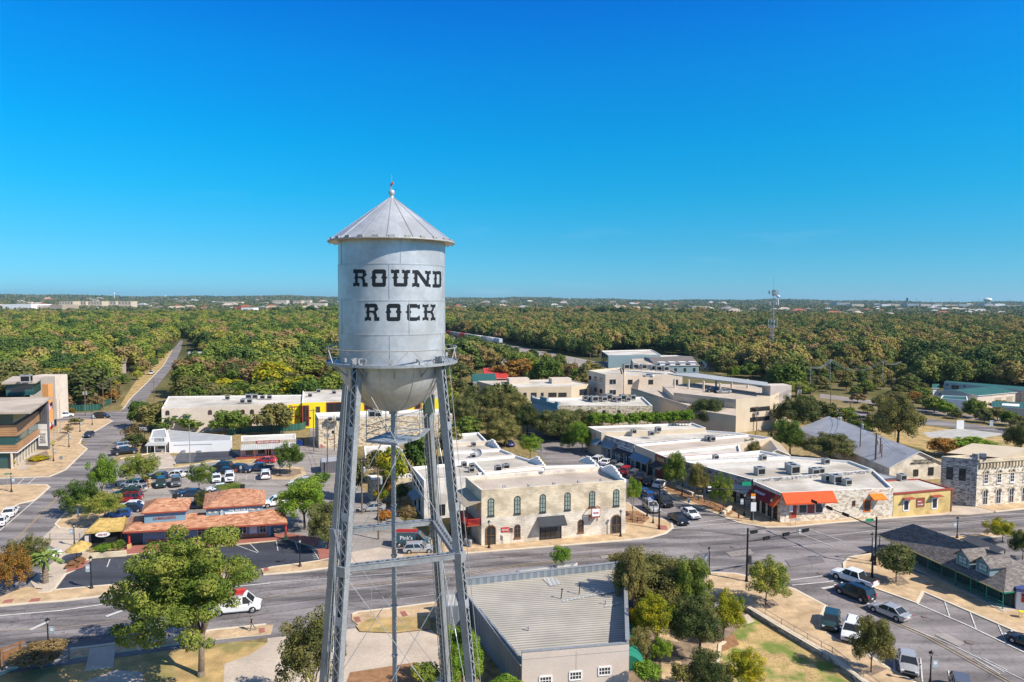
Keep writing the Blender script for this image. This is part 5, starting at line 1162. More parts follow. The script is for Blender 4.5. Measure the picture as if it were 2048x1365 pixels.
mb=MB();A,B=P_[0],P_[1];L=(B-A).length;mb.wbox(A,B,-.1,L+.1,2.55,z+.05,0,.15);part(mb,'sign_fascia',M['white'],sh_)
mb=MB();mb.wbox(A,B,L*.27,L*.8,2.75,3.6,.15,.2);part(mb,'sign_board',M['greenwall'],sh_)
text(sh_,'BAXTERS',A,B,L*.535,3.38,.34,'white',.23,width=L*.46);text(sh_,'REALTORS',A,B,L*.535,2.96,.3,'white',.23,width=L*.46)
awning(sh_,A,B,-.5,L+.2,2.05,2.6,1.8,'seam_pale',name='canopy',valance=.1);window_m(sh_,A,B,L*.45,L*.85,.9,1.8,frame='charcoal');window_m(sh_,A,B,L*.05,L*.25,.05,2.0,glass='dark',frame='charcoal',name='door')
mb=MB()
for s in(0,L*.4,L):
 ax=(B-A).normalized();nn=Vector((ax.y,-ax.x,0));p=A+ax*s+nn*1.7;mb.tube((p.x,p.y,0),(p.x,p.y,2.0),.07,.07,8)
part(mb,'canopy_post',M['white'],sh_)
Pw=cols(2.7,(338,885),(463,881.5),(464,872),(420,868),(333,860));sw=flat('storage_building','long low white shed with a grey sheet roof beside the dark striped car park',None,2.7,'white','seam_pale',.05,'white',pts=Pw)
mb=MB();mb.wbox(Pw[0],Pw[1],1,10,1.9,2.0,0,.06);mb.wbox(Pw[0],Pw[1],3,3.8,0,.7,0,.8);mb.wbox(Pw[0],Pw[1],6.5,7.5,0,.5,0,.7);part(mb,'wall_trim',M['grey'],sw)
z=4.0;A,B,c,d=cols(z,(482.5,883),(592,878),(591,867.5),(482.5,872));law=flat('law_office','law office with a grey awning, tan fascia and red step behind the red car',None,z,'pinkwall','roofwhite',.2,'trimwhite',pts=[A,B,c,d]);L=(B-A).length
mb=MB();mb.wbox(A,B,-.05,L+.05,z-.75,z-.1,0,.08);part(mb,'fascia',M['seam_tan'],law)
awning(law,A,B,0,L,2.3,z-.75,1.9,'seam_pale',valance=.12)
mb=MB();mb.wbox(A,B,L*.27,L*.70,z-.75,z-.05,.08,.16);part(mb,'sign_board',M['redtrim'],law);text(law,'DECK LAW OFFICES',A,B,L*.485,z-.4,.42,'white',.19,width=L*.38)
mb=MB();mb.wbox(A,B,-1.2,L+.5,.05,.28,0,2.3);part(mb,'step',M['redtrim'],law)
mb=MB();ax=(B-A).normalized();nn=Vector((ax.y,-ax.x,0))
for s in(.1,L*.25,L*.5,L*.75,L-.1):p=A+ax*s+nn*1.8;mb.tube((p.x,p.y,.28),(p.x,p.y,2.3),.07,.07,8)
part(mb,'awning_post',M['wood'],law)
for s in(.08,.3,.62,.8):window_m(law,A,B,L*s,L*s+L*.12,.7,2.2,frame='wood',mull=(1,0))
window_m(law,A,B,L*.46,L*.53,.3,2.3,glass='dark',frame='wood',name='door',mull=(0,0))
ez=2.9;e=cols(ez,(245,1064.5),(575,1046.5),(571,1020),(262,1034));c=sum(e,Vector((0,0,0)))/4
wj=root('shop_building',(c.x,c.y,0),'blue walled shops under stepped terracotta shingle roofs','building')
wl_=[Vector(p[:2])for p in inset([Vector(q[:2])for q in ccw(e)],2.4)]
mb=MB();
for i in range(4):a,b=wl_[i],wl_[(i+1)%4];mb.poly([(a.x,a.y,0),(b.x,b.y,0),(b.x,b.y,2.9),(a.x,a.y,2.9)])
part(mb,'wall',M['bluewall'],wj)
fl,fr=[min(wl_,key=lambda q:(q-Vector(e[0][:2])).length),min(wl_,key=lambda q:(q-Vector(e[1][:2])).length)];FLw,FRw=Vector((fl.x,fl.y,0)),Vector((fr.x,fr.y,0));L=(FRw-FLw).length
bk=(e[3]-e[0]).normalized()*4.2
hipbox(wj,[e[0],e[1],e[2],e[3]],ez,[e[0]+(e[1]-e[0])*.10+(e[3]-e[0])*.5,e[1]+(e[0]-e[1])*.10+(e[2]-e[1])*.5],ez+1.25,'terracotta',th=.25)
def upper(pxf,lab):
 (ul,vl),(ur,vr),(ub,vb2),(uw,vw),(ru0,rv0),(ru1,rv1),(bl0,bl1)=pxf
 zt=5.25;E=[G(ul,vl,zt),G(ur,vr,zt),G(ub,vb2,zt),G(bl0,bl1,zt)];Wp=inset([Vector(q[:2])for q in ccw(E)],.45);mb=MB()
 for i in range(4):a,b=Wp[i],Wp[(i+1)%4];mb.poly([(a.x,a.y,2.9),(b.x,b.y,2.9),(b.x,b.y,zt),(a.x,a.y,zt)])
 part(mb,'clerestory_wall',M['bluewall'],wj)
 hipbox(wj,E,zt,[G(ru0,rv0,6.6),G(ru1,rv1,6.6)],6.6,'terracotta',name='upper_roof',th=.2)
 A_=min(Wp,key=lambda q:(q-Vector(E[0][:2])).length);B_=min(Wp,key=lambda q:(q-Vector(E[1][:2])).length);return Vector((A_.x,A_.y,0)),Vector((B_.x,B_.y,0))
A1,B1=upper([(405.5,1017),(531,1008.5),(531,981),(414,1020),(462,978),(490,977),(410.5,987)],'')
A0,B0=upper([(281,1027),(376,1021),(385,997),(290,1030),(315,997),(335,996),(290,1003)],'')
Lb=(B1-A1).length;zc_=4.2
text(wj,'THE WATER JUG',A1,B1,Lb*.6,zc_+.25,.5,'white',.12,width=Lb*.42)
mb=MB();mb.wbox(A1,B1,Lb*.33,Lb*.74,zc_-.25,zc_+.02,.03,.2);part(mb,'sign_bar',M['white'],wj)
mb=MB();mb.wbox(A1,B1,Lb*.25,Lb*.30,zc_-.5,zc_+.35,.03,.22);mb.wbox(A1,B1,Lb*.262,Lb*.288,zc_+.35,zc_+.6,.05,.2);part(mb,'jug_emblem',M['banner'],wj)
mb=MB()
for s in(.06,.165,.83,.93):
 c_=A1+(B1-A1)*s+Vector((0,0,zc_+.2));ax=(B1-A1).normalized();nn=Vector((ax.y,-ax.x,0));r=.27
 mb.poly([c_+nn*.05-ax*r,c_+nn*.05-Vector((0,0,r)),c_+nn*.05+ax*r,c_+nn*.05+Vector((0,0,r))])
part(mb,'diamond_tiles',M['stucco'],wj)
L0=(B0-A0).length;text(wj,"LA MARGARITA",A0,B0,L0*.5,4.2,.42,'redtrim',.1,width=L0*.55)
mb=MB();ax=(FRw-FLw).normalized();nn=Vector((ax.y,-ax.x,0))
for f in(.03,.985):p=Vector((e[0].x,e[0].y,0)).lerp(Vector((e[1].x,e[1].y,0)),f)-nn*.5;mb.tube((p.x,p.y,.1),(p.x,p.y,2.9),.16,.16,10)
for f in(.55,):p=Vector((e[0].x,e[0].y,0)).lerp(Vector((e[1].x,e[1].y,0)),f)-nn*.5;mb.tube((p.x,p.y,.1),(p.x,p.y,2.9),.16,.16,10)
part(mb,'porch_post',M['redroof'],wj)
mb=MB()
for f in(.985,.55,.03):p=Vector((e[0].x,e[0].y,0)).lerp(Vector((e[1].x,e[1].y,0)),f)-nn*.5;mb.box((p.x,p.y,.1),(.5,.5,.75),.3)
part(mb,'post_base',M['yellowwall'],wj)
mb=MB();mb.wbox(FLw,FRw,L*.02,L*.98,.0,.75,.0,.12);part(mb,'brick_base',M['terracotta'],wj)
for s,wd,gl in((.17,.05,'glass_teal'),(.27,.04,'dark'),(.42,.06,'glass'),(.5,.05,'glass'),(.745,.06,'glass'),(.83,.055,'white'),(.91,.05,'glass')):window_m(wj,FLw,FRw,L*s,L*(s+wd),.8,2.3,glass=gl,frame='white')
text(wj,'WATER',FLw,FRw,L*.86,2.62,.28,'white',.06)
for(u,v)in((350,994.5),(485,976)):p=G(u,v,6.4);mb=MB();mb.box((p.x,p.y,6.3),(.7,.7,.6),.3);part(mb,'roof_vent',M['dark'],wj)
z=2.7;e=cols(z,(169,1065),(246,1059),(256,1037),(197,1036));c=sum(e,Vector((0,0,0)))/4;hut=root('thatched_hut',(c.x,c.y,0),'thatched roof patio bar with an oval white sign','hut')
hipbox(hut,e,z,[e[0].lerp(e[3],.5).lerp(e[1],.25),e[1].lerp(e[2],.55)],z+1.0,'thatch',th=.3)
mb=MB()
for p in(e[0].lerp(e[2],.06),e[1].lerp(e[3],.06),e[2].lerp(e[0],.06),e[3].lerp(e[1],.06)):mb.tube((p.x,p.y,0),(p.x,p.y,z-.2),.1,.1,8)
part(mb,'post',M['wood'],hut)
mb=MB();q=[p.lerp(c,.25)for p in e];mb.prism(q,.02,2.3);part(mb,'back_bar',M['dark'],hut)
A,B=Vector((e[0].x,e[0].y,0)),Vector((e[1].x,e[1].y,0));L=(B-A).length;ax=(B-A).normalized();nn=Vector((ax.y,-ax.x,0));mb=MB();cc=A+ax*L*.47+Vector((0,0,2.15))+nn*.1
mb.poly([cc+ax*1.0*math.cos(t_)+Vector((0,0,.38*math.sin(t_)))for t_ in[i*math.pi/10 for i in range(20)]]);mb.poly([cc-nn*.06+ax*1.0*math.cos(t_)+Vector((0,0,.38*math.sin(t_)))for t_ in[i*math.pi/10 for i in range(20)]][::-1]);part(mb,'oval_sign',M['white'],hut)
text(hut,'GYRO HUT',A,B,L*.47,2.15,.3,'redtrim',.13,width=1.3)
mb=MB();mb.wbox(A,B,0,.5,0,2.1,-.1,.0);part(mb,'menu_banner',M['pinkwall'],hut)
mb=MB();A2,B2=G(155,1122,0),G(252,1115,0);mb.wbox(A2,B2,0,(B2-A2).length,.15,.95,-.3,0);o=mb.build('garden_wall',M['limestone'],origin=(A2.x,A2.y,0));tag(o,'low tan stone wall in front of the thatched hut','wall')
for i,(u,v,lab)in enumerate(((153,1128,'thatched parasol over the near picnic table'),(163,1120,'thatched parasol over the far picnic table'))):
 p=G(u,v,0);t=root('parasol',(p.x,p.y,.1),lab,'parasol');mb=MB();mb.lathe([(1.35,2.0),(1.4,1.92),(1.3,2.05),(.7,2.42),(.05,2.75)],(p.x,p.y,.1),14);part(mb,'canopy',M['thatch'],t);mb=MB();mb.tube((p.x,p.y,.1),(p.x,p.y,2.7),.05,.05,8);part(mb,'pole',M['wood'],t)
for i,(u,v,lab)in enumerate(((146,1136,'dark picnic table at the corner of the red paved terrace'),(157,1129,'picnic table under the thatched parasols'))):
 p=G(u,v,0);t=root('picnic_table',(p.x,p.y,.05),lab,'picnic table',rz=0);mb=MB();mb.box((p.x,p.y,.75),(.8,1.7,.06),.4);part(mb,'tabletop',M['wood'],t);mb=MB()
 for s in(-.75,.75):mb.box((p.x+s*math.cos(.4),p.y+s*math.sin(.4),.42),(.26,1.7,.05),.4)
 part(mb,'bench',M['wood'],t);mb=MB()
 for s in(-.6,.6):mb.box((p.x-s*math.sin(.4),p.y+s*math.cos(.4),.05),(1.3,.08,.7),.4)
 part(mb,'leg',M['wood'],t)
sheet('terrace',[(131,1146),(145,1125),(172,1122),(181,1120),(165,1136)],.17,MT['redpad'])
zp=4.8;zr=4.0
a,b=G(921,1158,zp),G(1252,1123,zp);c,d=G(1258,1286,zp-.2),G(1044,1318,zp-.9);
cen=(a+b+c+d)/4;cb=root('cream_building',(cen.x,cen.y,0),'cream building with a large grey corrugated roof in front of the main road','building')
mb=MB();mb.wbox(b,a,0,(b-a).length,0,zp,-.25,0);part(mb,'street_wall',[M['panel_grey']],cb)
mb=MB();L=(d-c).length;mb.wbox(d,c,0,L,0,zp-.3,-.3,0);part(mb,'front_wall',[M['pinkwall']],cb)
mb=MB();mb.wbox(d,c,-.02,L+.02,zp-.3,zp-.22,-.33,.03);part(mb,'coping',[M['grey']],cb)
mb=MB();L2=(b-c).length;mb.wbox(c,b,.31,L2-.26,0,zp+.05,-.3,0);part(mb,'right_wall',[M['pinkwall']],cb)
mb=MB();mb.wbox(c,b,-.02,L2,zp+.052,zp+.13,-.36,.06);part(mb,'coping',[M['galv']],cb)
mb=MB();mb.wbox(b,a,-.04,(b-a).length+.04,zp+.0,zp+.09,-.3,.05);part(mb,'coping',[M['galv']],cb)
mb=MB();L3=(d-a).length;mb.wbox(a,d,.26,L3-.31,0,zr-.25,-.2,0);part(mb,'left_wall',[M['panel_grey']],cb)
mb=MB();q=[Vector((a.x,a.y,zr)),Vector((d.x,d.y,zr-.75)),Vector((c.x,c.y,zr-.75)),Vector((b.x,b.y,zr))];mb.poly(q)
part(mb,'roof',[M['corrugated']],cb)
mb=MB();mb.bar(q[0]+Vector((-.1,0,0)),q[1]+Vector((-.1,0,0)),.16,.12);part(mb,'gutter',M['galv'],cb)
def onroof(u,v):
 n=(q[1]-q[0]).cross(q[2]-q[0]);dd=ray(u,v);t=(q[0]-Vector((0,0,CAM_H))).dot(n)/dd.dot(n);return Vector((0,0,CAM_H))+dd*t
for u,v,h in((1122,1198,2.0),(1158,1189,2.4)):p=onroof(u,v);mb=MB();mb.tube(p,p+Vector((.12,0,h*.55)),.06,.06,8);mb.box(p+Vector((.12,0,h*.55-.05)),(.22,.16,.12));part(mb,'vent_pipe',M['charcoal'],cb)
for u,v in((1057,1262),(1211,1209)):p=onroof(u,v);mb=MB();mb.tube(p,p+Vector((0,0,.45)),.08,.08,8);mb.tube(p+Vector((0,0,.4)),p+Vector((-.25,0,.45)),.07,.07,8);part(mb,'vent_pipe',M['galv'],cb)
for P4 in([(1124,1201),(1236,1180),(1237,1183),(1125,1204.5)],[(1208,1212),(1240,1205.5),(1240,1209),(1209,1215)],[(1085,1158),(1108,1154),(1124,1169),(1100,1173)]):
 mb=MB();mb.poly([onroof(u,v)+Vector((0,0,.03))for u,v in P4]);part(mb,'roof_patch',M['seam_pale'],cb)
for u in(1091,1151,1209):
 v=1364-(u-1091)*.16;window(cb,d,c,u-12,v-10,u+12,v+4,frame='white',mull=(3,1),fw=.14)
mb=MB();s,_=onwall(d,c,1152,1330);mb.wbox(d,c,s-.01,s+.02,0,4.3,0,.012);mb.wbox(d,c,0,L,zp-1.0,zp-.97,0,.012);part(mb,'wall_joint',M['grey'],cb)
mb=MB()
for k in range(7):
 s0=.4+k*1.15;N_=8;ax=(b-c).normalized();nn=Vector((ax.y,-ax.x,0));base=Vector((c.x,c.y,0));pr=None
 for i in range(N_+1):
  a_=math.pi/2*i/N_;p=base+ax*s0+nn*(1.5*math.sin(a_))+Vector((0,0,1.6+1.5*math.cos(a_)));p2=p+ax*1.08
  if pr:mb.poly([pr[0],p,p2,pr[1]])
  pr=(p,p2)
 mb.poly([base+ax*s0+Vector((0,0,3.1))]+[base+ax*s0+nn*(1.5*math.sin(math.pi/2*i/8))+Vector((0,0,1.6+1.5*math.cos(math.pi/2*i/8)))for i in range(1,9)]+[base+ax*s0+Vector((0,0,1.6))])
part(mb,'curved_awning',M['greentrim'],cb)
flat('annex','low annex with a pale roof between the street and the corrugated building',[(1033,1140),(1155,1125),(1150,1129),(1140,1138),(1040,1150)],3.9,'stucco','roofwhite',.12,'galv')
flat('annex','grey boxy annex in the shade at the left end of the corrugated building',[(886,1184),(918,1182),(930,1212),(890,1214)],3.5,'panel_grey','seam_pale',.3,'galv')
ez=2.45;rz=5.3
E0,E1=G(1754,1069,ez),G(2008,1185,ez);ax=(E1-E0).normalized();nn=Vector((ax.y,-ax.x,0));bk=-nn
R0,R1=G(1826,1048,rz),G(2016,1113,rz);dep_w=11.0
E2=Vector((E1.x,E1.y,ez))+bk*dep_w;E3=E0+bk*dep_w
E2=E1+(R1-E1-ax*(R1-E1).dot(ax))*2;E3=E0+(R0-E0-ax*(R0-E0).dot(ax))*2;E2.z=E3.z=ez
cen=(E0+E1+E2+E3)/4;dp=root('depot_building',(cen.x,cen.y,0),'old dark green depot with a grey shingle hip roof and two dormers','building')
hipbox(dp,[E0,E1,E2,E3],ez,[R0,R1],rz,'shingle_grey',th=.2)
f_=lambda s,o:Vector((E0.x,E0.y,0))+ax*s+bk*o;LD=(E1-E0).length;dw=(E3-E0).length
W0=[f_(3.2,1.6),f_(LD-.5,1.6),f_(LD-.5,dw-.8),f_(3.2,dw-.8)];mb=MB()
for i in range(4):p,q_=W0[i],W0[(i+1)%4];mb.poly([(p.x,p.y,0),(q_.x,q_.y,0),(q_.x,q_.y,3.6 if False else ez+.25),(p.x,p.y,ez+.25)])
part(mb,'wall',M['greenwall'],dp)
mb=MB()
for k in range(10):
 p=f_(.3+(LD-.6)*k/9,.25);mb.tube((p.x,p.y,.1),(p.x,p.y,ez),.07,.07,6)
part(mb,'porch_post',M['greentrim'],dp)
mb=MB()
for k in range(90):p=f_(LD*k/90,-.06);mb.box((p.x,p.y,ez-.1),(.09,.09,.09),0)
part(mb,'string_lights',M['yellowwall'],dp)
mb=MB();
for h in(.5,1.0):mb.bar(f_(LD*.6,.25)+Vector((0,0,h)),f_(LD-.3,.25)+Vector((0,0,h)),.07,.09)
part(mb,'porch_railing',M['greentrim'],dp)
mb=MB();mb.prism([f_(1,-.3),f_(LD+.3,-.3),f_(LD+.3,1.7),f_(1,1.7)],.0,.2);part(mb,'porch_floor',M['concrete'],dp)
for s,wd,g in((.32,.05,'glass'),(.37,.05,'glass'),(.55,.04,'dark'),(.74,.04,'glass'),(.80,.04,'glass'),(.93,.05,'dark')):window_m(dp,W0[0],W0[1],(LD-4)*s,(LD-4)*(s+wd),.8 if g!='dark' else .1,2.1,glass=g,frame='greentrim')
def dormer(u,v):
 n=(E1-E0).cross(R0-E0);dd=ray(u,v);t_=(E0-Vector((0,0,CAM_H))).dot(n)/dd.dot(n);p=Vector((0,0,CAM_H))+dd*t_;p.z-=.1;w_=1.0;h=1.45;dpt=3.2
 d_=part_dorm=MB();f0=p-ax*w_;f1=p+ax*w_
 for a_,b_ in((f0,f1),):d_.poly([a_,b_,b_+Vector((0,0,h)),p+Vector((0,0,h+.75)),a_+Vector((0,0,h))])
 for s in(f0,f1):d_.poly([s,s+bk*dpt,s+bk*dpt+Vector((0,0,h)),s+Vector((0,0,h))])
 dm=part(d_,'dormer',M['teal'],dp)
 r_=MB();ov=.3
 for s,sg in((f0,-1),(f1,1)):
  e_=s+ax*sg*ov+Vector((0,0,h-.25))-bk*ov;tp=p+Vector((0,0,h+.85))-bk*ov
  qd=[e_,tp,tp+bk*(dpt+1.2),e_+bk*(dpt+.3)]
  r_.poly(qd);r_.poly([x-Vector((0,0,.12))for x in qd]);r_.poly([e_,tp,tp-Vector((0,0,.12)),e_-Vector((0,0,.12))]);r_.poly([e_,qd[3],qd[3]-Vector((0,0,.12)),e_-Vector((0,0,.12))])
 part(r_,'dormer_roof',M['shingle_grey'],dm)
 window_m(dp,f0,f1,.35,1.65,p.z+.35,p.z+1.35,frame='greentrim',mull=(1,1),glass='banner')
dormer(1925,1131);dormer(1965,1146)
p=G(2048,1225,0);kt=root('food_kiosk',(p.x,p.y,0),'brightly painted food kiosk with a blue top at the right edge','kiosk');mb=MB();mb.box((p.x+1.2,p.y+.8,.15),(3.2,2.2,2.3),-.4);part(mb,'body',M['white'],kt)
mb=MB();mb.box((p.x+1.2,p.y+.8,2.45),(3.4,2.4,.4),-.4);part(mb,'fascia',PAINT['blue'],kt)
mb=MB();mb.box((p.x+.75,p.y-.25,1.2),(2.2,.1,.7),-.4);part(mb,'counter',M['red'],kt);mb=MB();mb.box((p.x+.7,p.y-.3,2.0),(2.2,.1,.3),-.4);part(mb,'menu_board',M['maroon'],kt)
p=G(2046,1238,0);t=root('table',(p.x,p.y,0),'small yellow table in front of the food kiosk','table');mb=MB();mb.box((p.x,p.y,.85),(.9,.6,.05),-.3);part(mb,'tabletop',M['sheathing'],t);mb=MB()
for dx_,dy_ in((-.35,-.2),(.35,-.2),(.35,.2),(-.35,.2)):mb.box((p.x+dx_,p.y+dy_,.15),(.05,.05,.7),-.3)
part(mb,'leg',M['sheathing'],t)
Pg=cols(2.6,(1920,1078),(1945,1073),(2010,1098),(1990,1108));c=sum(Pg,Vector((0,0,0)))/4;t=root('pergola',(c.x,c.y,0),'dark slatted pergola behind the depot roof','pergola');mb=MB();mb.prism(Pg,2.5,2.62,bottom=True);part(mb,'slatted_roof',M['charcoal'],t);mb=MB()
for q_ in Pg:mb.tube((q_.x,q_.y,0),(q_.x,q_.y,2.5),.08,.08,6)
part(mb,'post',M['charcoal'],t)
z=5.3;BC=G(1562,986,z);BE=G(1787,976.5,z);BN=G(1502,960.5,z);BB=G(1748,941,z)
bar_=flat('corner_bar','corner bar with a big orange awning and pale stone walls',None,z,'rubble_pale','roofwhite',.45,'trimwhite',pts=[BC,BE,BB,BN])
window(bar_,BC,BE,1598,1010,1613,1026,glass='glass',frame='white',mull=(0,0),name='shop_window');window(bar_,BC,BE,1614,1009,1629,1027,glass='redtrim',frame='white',mull=(0,0),name='shop_window');window(bar_,BC,BE,1631,1008,1645,1025,frame='white',mull=(0,0),name='shop_window')
window(bar_,BC,BE,1580,1012,1592,1036,glass='redtrim',frame='orange_fab',name='door',mull=(0,0));window(bar_,BC,BE,1728,1001,1740,1023,glass='glass',frame='orange2',name='door',mull=(0,0),fw=.15);window(bar_,BC,BE,1705,1002,1710,1012,frame='wood',mull=(0,0))
awn_px(bar_,BC,BE,1563,985.5,1665,1008,1.5,'orange_fab',valance=.25);awn_px(bar_,BC,BE,1738,988,1765,1001,1.3,'orange2')
s,_=onwall(BC,BE,1618,998);text(bar_,'MAIN STREET BAR',BC,BE,s,4.25,.42,'white',1.0,width=3.4,tilt=.75)
L=(BC-BN).length
awning(bar_,BN,BC,L*.12,L*.97,3.2,4.7,1.4,'maroon',valance=.2);awning(bar_,BN,BC,L*.86,L+.15,3.15,4.72,1.5,'orange_fab',valance=.25)
text(bar_,'RESTAURANT',BN,BC,L*.45,4.05,.5,'white',.85,width=L*.35,tilt=.75)
for s in(.2,.4,.6,.78):window_m(bar_,BN,BC,L*s,L*(s+.12),.3,2.7,glass='dark',frame='wood',name='shop_window')
z=4.35;YA,YB,YC_,YD=cols(z,(1787.5,987),(1904,977),(1838,957.5),(1748,961.5));yl=flat('yellow_shop','low yellow brick shop with dark red trim between the bar and the driveway',None,z,'yellowwall','roofwhite',.2,'redtrim',pts=[YA,YB,YC_,YD])
mb=MB();L=(YB-YA).length;mb.wbox(YA,YB,0,L+.02,z-.25,z+.03,.01,.14);mb.wbox(YA,YB,L-.15,L+.05,0,z-.25,.01,.1);part(mb,'trim',M['redtrim'],yl)
for u,v0,v1 in((1812,1001,1021),(1869,997,1017)):window(yl,YA,YB,u-5,v0,u+5,v1,glass='glass',frame='white',name='door',mull=(0,0),fw=.25)
window(yl,YA,YB,1833,997,1848,1013,glass='redtrim',frame='wood',mull=(0,0),name='shop_window')
for u in(1815,1870):awn_px(yl,YA,YB,u-10,996-(u-1815)*.09,u+10,1001.5-(u-1815)*.09,.9,'redtrim',valance=.06)
s,zz=onwall(YA,YB,1840,1007);text(yl,'Lounge',YA,YB,s,zz-.2,.4,'white',.08);text(yl,'MENS',YA,YB,s-.2,zz+.35,.25,'white',.08)
flat('rear_shed','low grey roofed rear addition behind the bar',[(1704,952),(1745,944),(1800,955),(1750,960)],3.6,'charwall','seam_grey',.1,'grey')
def eshop(label,px,h,wall='rubble_grey',roofm='roofwhite',par=.45,cop='trimwhite'):
 P4=[G(u,v,h)for u,v in px];return flat('shop_building',label,None,h,wall,roofm,par,cop,pts=P4),P4
e1,p1=eshop('northmost downtown shop with a red numeral sign and a blue grey canopy',[(1175,853.5),(1203,865),(1412,856),(1385,846)],6.3,'stucco_tan')
e2,p2=eshop('downtown shop with grey rubble front and dark awning',[(1203,868),(1268,888),(1495,867),(1412,861)],5.6,'rubble_grey')
e3,p3=eshop('tan brick fronted downtown shop with a blue awning',[(1269,889.5),(1310,905.5),(1478,886.5),(1545,876),(1497,869)],5.6,'stucco_tan','rooftan')
e4,p4=eshop('downtown shop with a dark red fascia behind the first planter tree',[(1311,906.5),(1331,914.5),(1482,904),(1478,889)],5.5,'redtrim')
e5,p5=eshop('grey stone downtown shop behind the planter trees with a long white roof',[(1332,915.5),(1367,922),(1575,912),(1520,901),(1483,905)],5.4,'rubble_grey')
e6,p6=eshop('widest white roofed downtown shop with several condensers',[(1368,923),(1394,929.5),(1505,959.5),(1748,940),(1700,922),(1578,913)],5.5,'rubble_grey')
A,B=p1[0],p1[1];L=(B-A).length
text(e1,'3',A,B,L*.55,4.9,1.1,'signred',.08);awning(e1,A,B,L*.62,L*1.0,3.3,4.4,1.6,'seam_blue')
A,B=p2[0],p2[1];L=(B-A).length
awning(e2,A,B,0,L*.48,3.2,4.5,1.6,'seam_blue');awning(e2,A,B,L*.52,L*.98,3.0,3.5,1.6,'charcoal')
mb=MB();mb.wbox(A,B,L*.55,L*.97,3.5,4.2,.0,.12);part(mb,'sign_fascia',M['white'],e2);text(e2,'ANTIQUES & GIFTS',A,B,L*.76,3.85,.45,'black',.16,width=L*.36)
for s in(.05,.2,.35,.6,.8):window_m(e2,A,B,L*s,L*(s+.1),.2,2.9,glass='dark',frame='white',name='shop_window')
A,B=p3[0],p3[1];L=(B-A).length;awning(e3,A,B,0,L*.85,2.9,4.0,1.5,'seam_blue')
for s in(.1,.4,.7):window_m(e3,A,B,L*s,L*(s+.2),.3,2.7,glass='dark',frame='wood',name='shop_window')
A,B=p4[0],p4[1];L=(B-A).length;awning(e4,A,B,0,L,2.9,3.8,1.7,'charcoal');mb=MB();mb.wbox(A,B,L*.2,L*.9,4.2,4.9,.02,.12);part(mb,'sign_board',M['yellowwall'],e4)
A,B=p6[1],p6[2];L=(B-A).length
for s in(.05,.2,.35,.5,.65,.8):window_m(e6,A,B,L*s,L*(s+.08),.4,3.0,glass='dark',frame='charcoal',arch=True,name='shop_window')
awning(e6,A,B,L*.7,L*.98,3.0,3.9,1.4,'seam_pale')
mb=MB();A5,B5=p5[0],p5[1];mb.wbox(A5,B5,1,2.6,2.6,3.9,0,.6);part(mb,'blue_sign',PAINT['blue'],e5)
for u,v,zz,s,w in((1267,868,5.8,1.2,'northmost shop roof'),(1302,872,5.8,1.2,'northmost shop roof'),(1316,864,5.8,1.3,'northmost shop roof'),(1416,882,5.2,1.3,'tan fronted shop roof'),(1424,883,5.2,1.3,'tan fronted shop roof'),(1431,920,5,1.1,'planter tree shop roof'),(1526,921,5,1.2,'widest shop roof'),(1519,951,5,1.7,'widest shop roof'),(1580,941,5,1.6,'widest shop roof'),(1586,949,5,2.0,'widest shop roof'),(1651,929,5,1.3,'widest shop roof'),(1628,952,4.9,1.6,'corner bar roof'),(1640,948,4.9,1.3,'corner bar roof'),(1653,963,4.9,1.4,'corner bar roof'),(1671,967,4.9,1.7,'corner bar roof'),(1694,971,4.9,1.3,'corner bar roof'),(1803,962,4.1,1.4,'yellow shop roof')):hvac(u,v,zz,AC(w),s)
for i in range(6):
 p=G(1345+i*6.2,851,6);t=root('patio_table',(p.x,p.y,5.85),'dark table on the roof terrace of the northmost shop','table','tables on the roof terrace');mb=MB();mb.box((p.x,p.y,6.55),(1.1,1.1,.06));mb.tube((p.x,p.y,5.85),(p.x,p.y,6.55),.08,.08,6);part(mb,'table',M['charcoal'],t)
flat('stone_outbuilding','stone walled yard building behind the east shops',[(1416,908),(1478,904),(1500,914),(1425,918)],4.4,'rubble','roofwhite',.2,'trimwhite')
gs,_p=gable('shed','tan sheet roofed shed behind the small rooftop tree',[(1530,912),(1578,909),(1556,884),(1515,886)],3.8,5.2,'rubble_pale','seam_tan',axis=1,cat='shed')
z0=3.2;Pq=[G(1779,934,z0),G(1893,926.5,z0),G(1702,852,z0),G(1600,862,z0)]
hall,P5=gable('gabled_hall','long pale stone hall with a grey metal gable roof and a black lettered gable',[(1779,934),(1893,928),(1715,853),(1598,858)],z0,6.3,'limestone_white','seam_grey',axis=1,cat='building')
L=(P5[1]-P5[0]).length;A,B=P5[0],P5[1]
text(hall,'THE QUEST STATION\nMIRROR MINDED ARTISTRY',A,B,L*.57,3.95,1.0,'black',.1,width=L*.42)
window_m(hall,A,B,L*.42,L*.5,.9,2.3,frame='charcoal');window_m(hall,A,B,L*.68,L*.77,.9,2.6,glass='dark',frame='charcoal',name='door')
window_m(hall,P5[3],P5[0],8,10,1,2.2,frame='white');window_m(hall,P5[3],P5[0],14,16,1,2.2,frame='white')
z=8.9;a=G(1951,1014.6,0);a=Vector((a.x,a.y,z));dirf=(G(2048,1006.5,0)-G(1951,1014.6,0)).normalized();b=a+dirf*26;d=G(1883,913,z);c=d+dirf*26
ar=flat('arched_stone_building','tall pale stone building with arched windows and a moulded cornice at the right edge',None,z,'rubble_pale','seam_pale',.45,'limestone',pts=[a,b,c,d])
mb=MB();L=26
mb.wbox(a,b,0,L,z-.5,z+.05,.01,.45);mb.wbox(a,b,0,L,z-2.9,z-2.7,.01,.12);mb.wbox(a,b,0,L,z-.62,z-.5,.01,.3);part(mb,'cornice',M['limestone'],ar)
mb=MB()
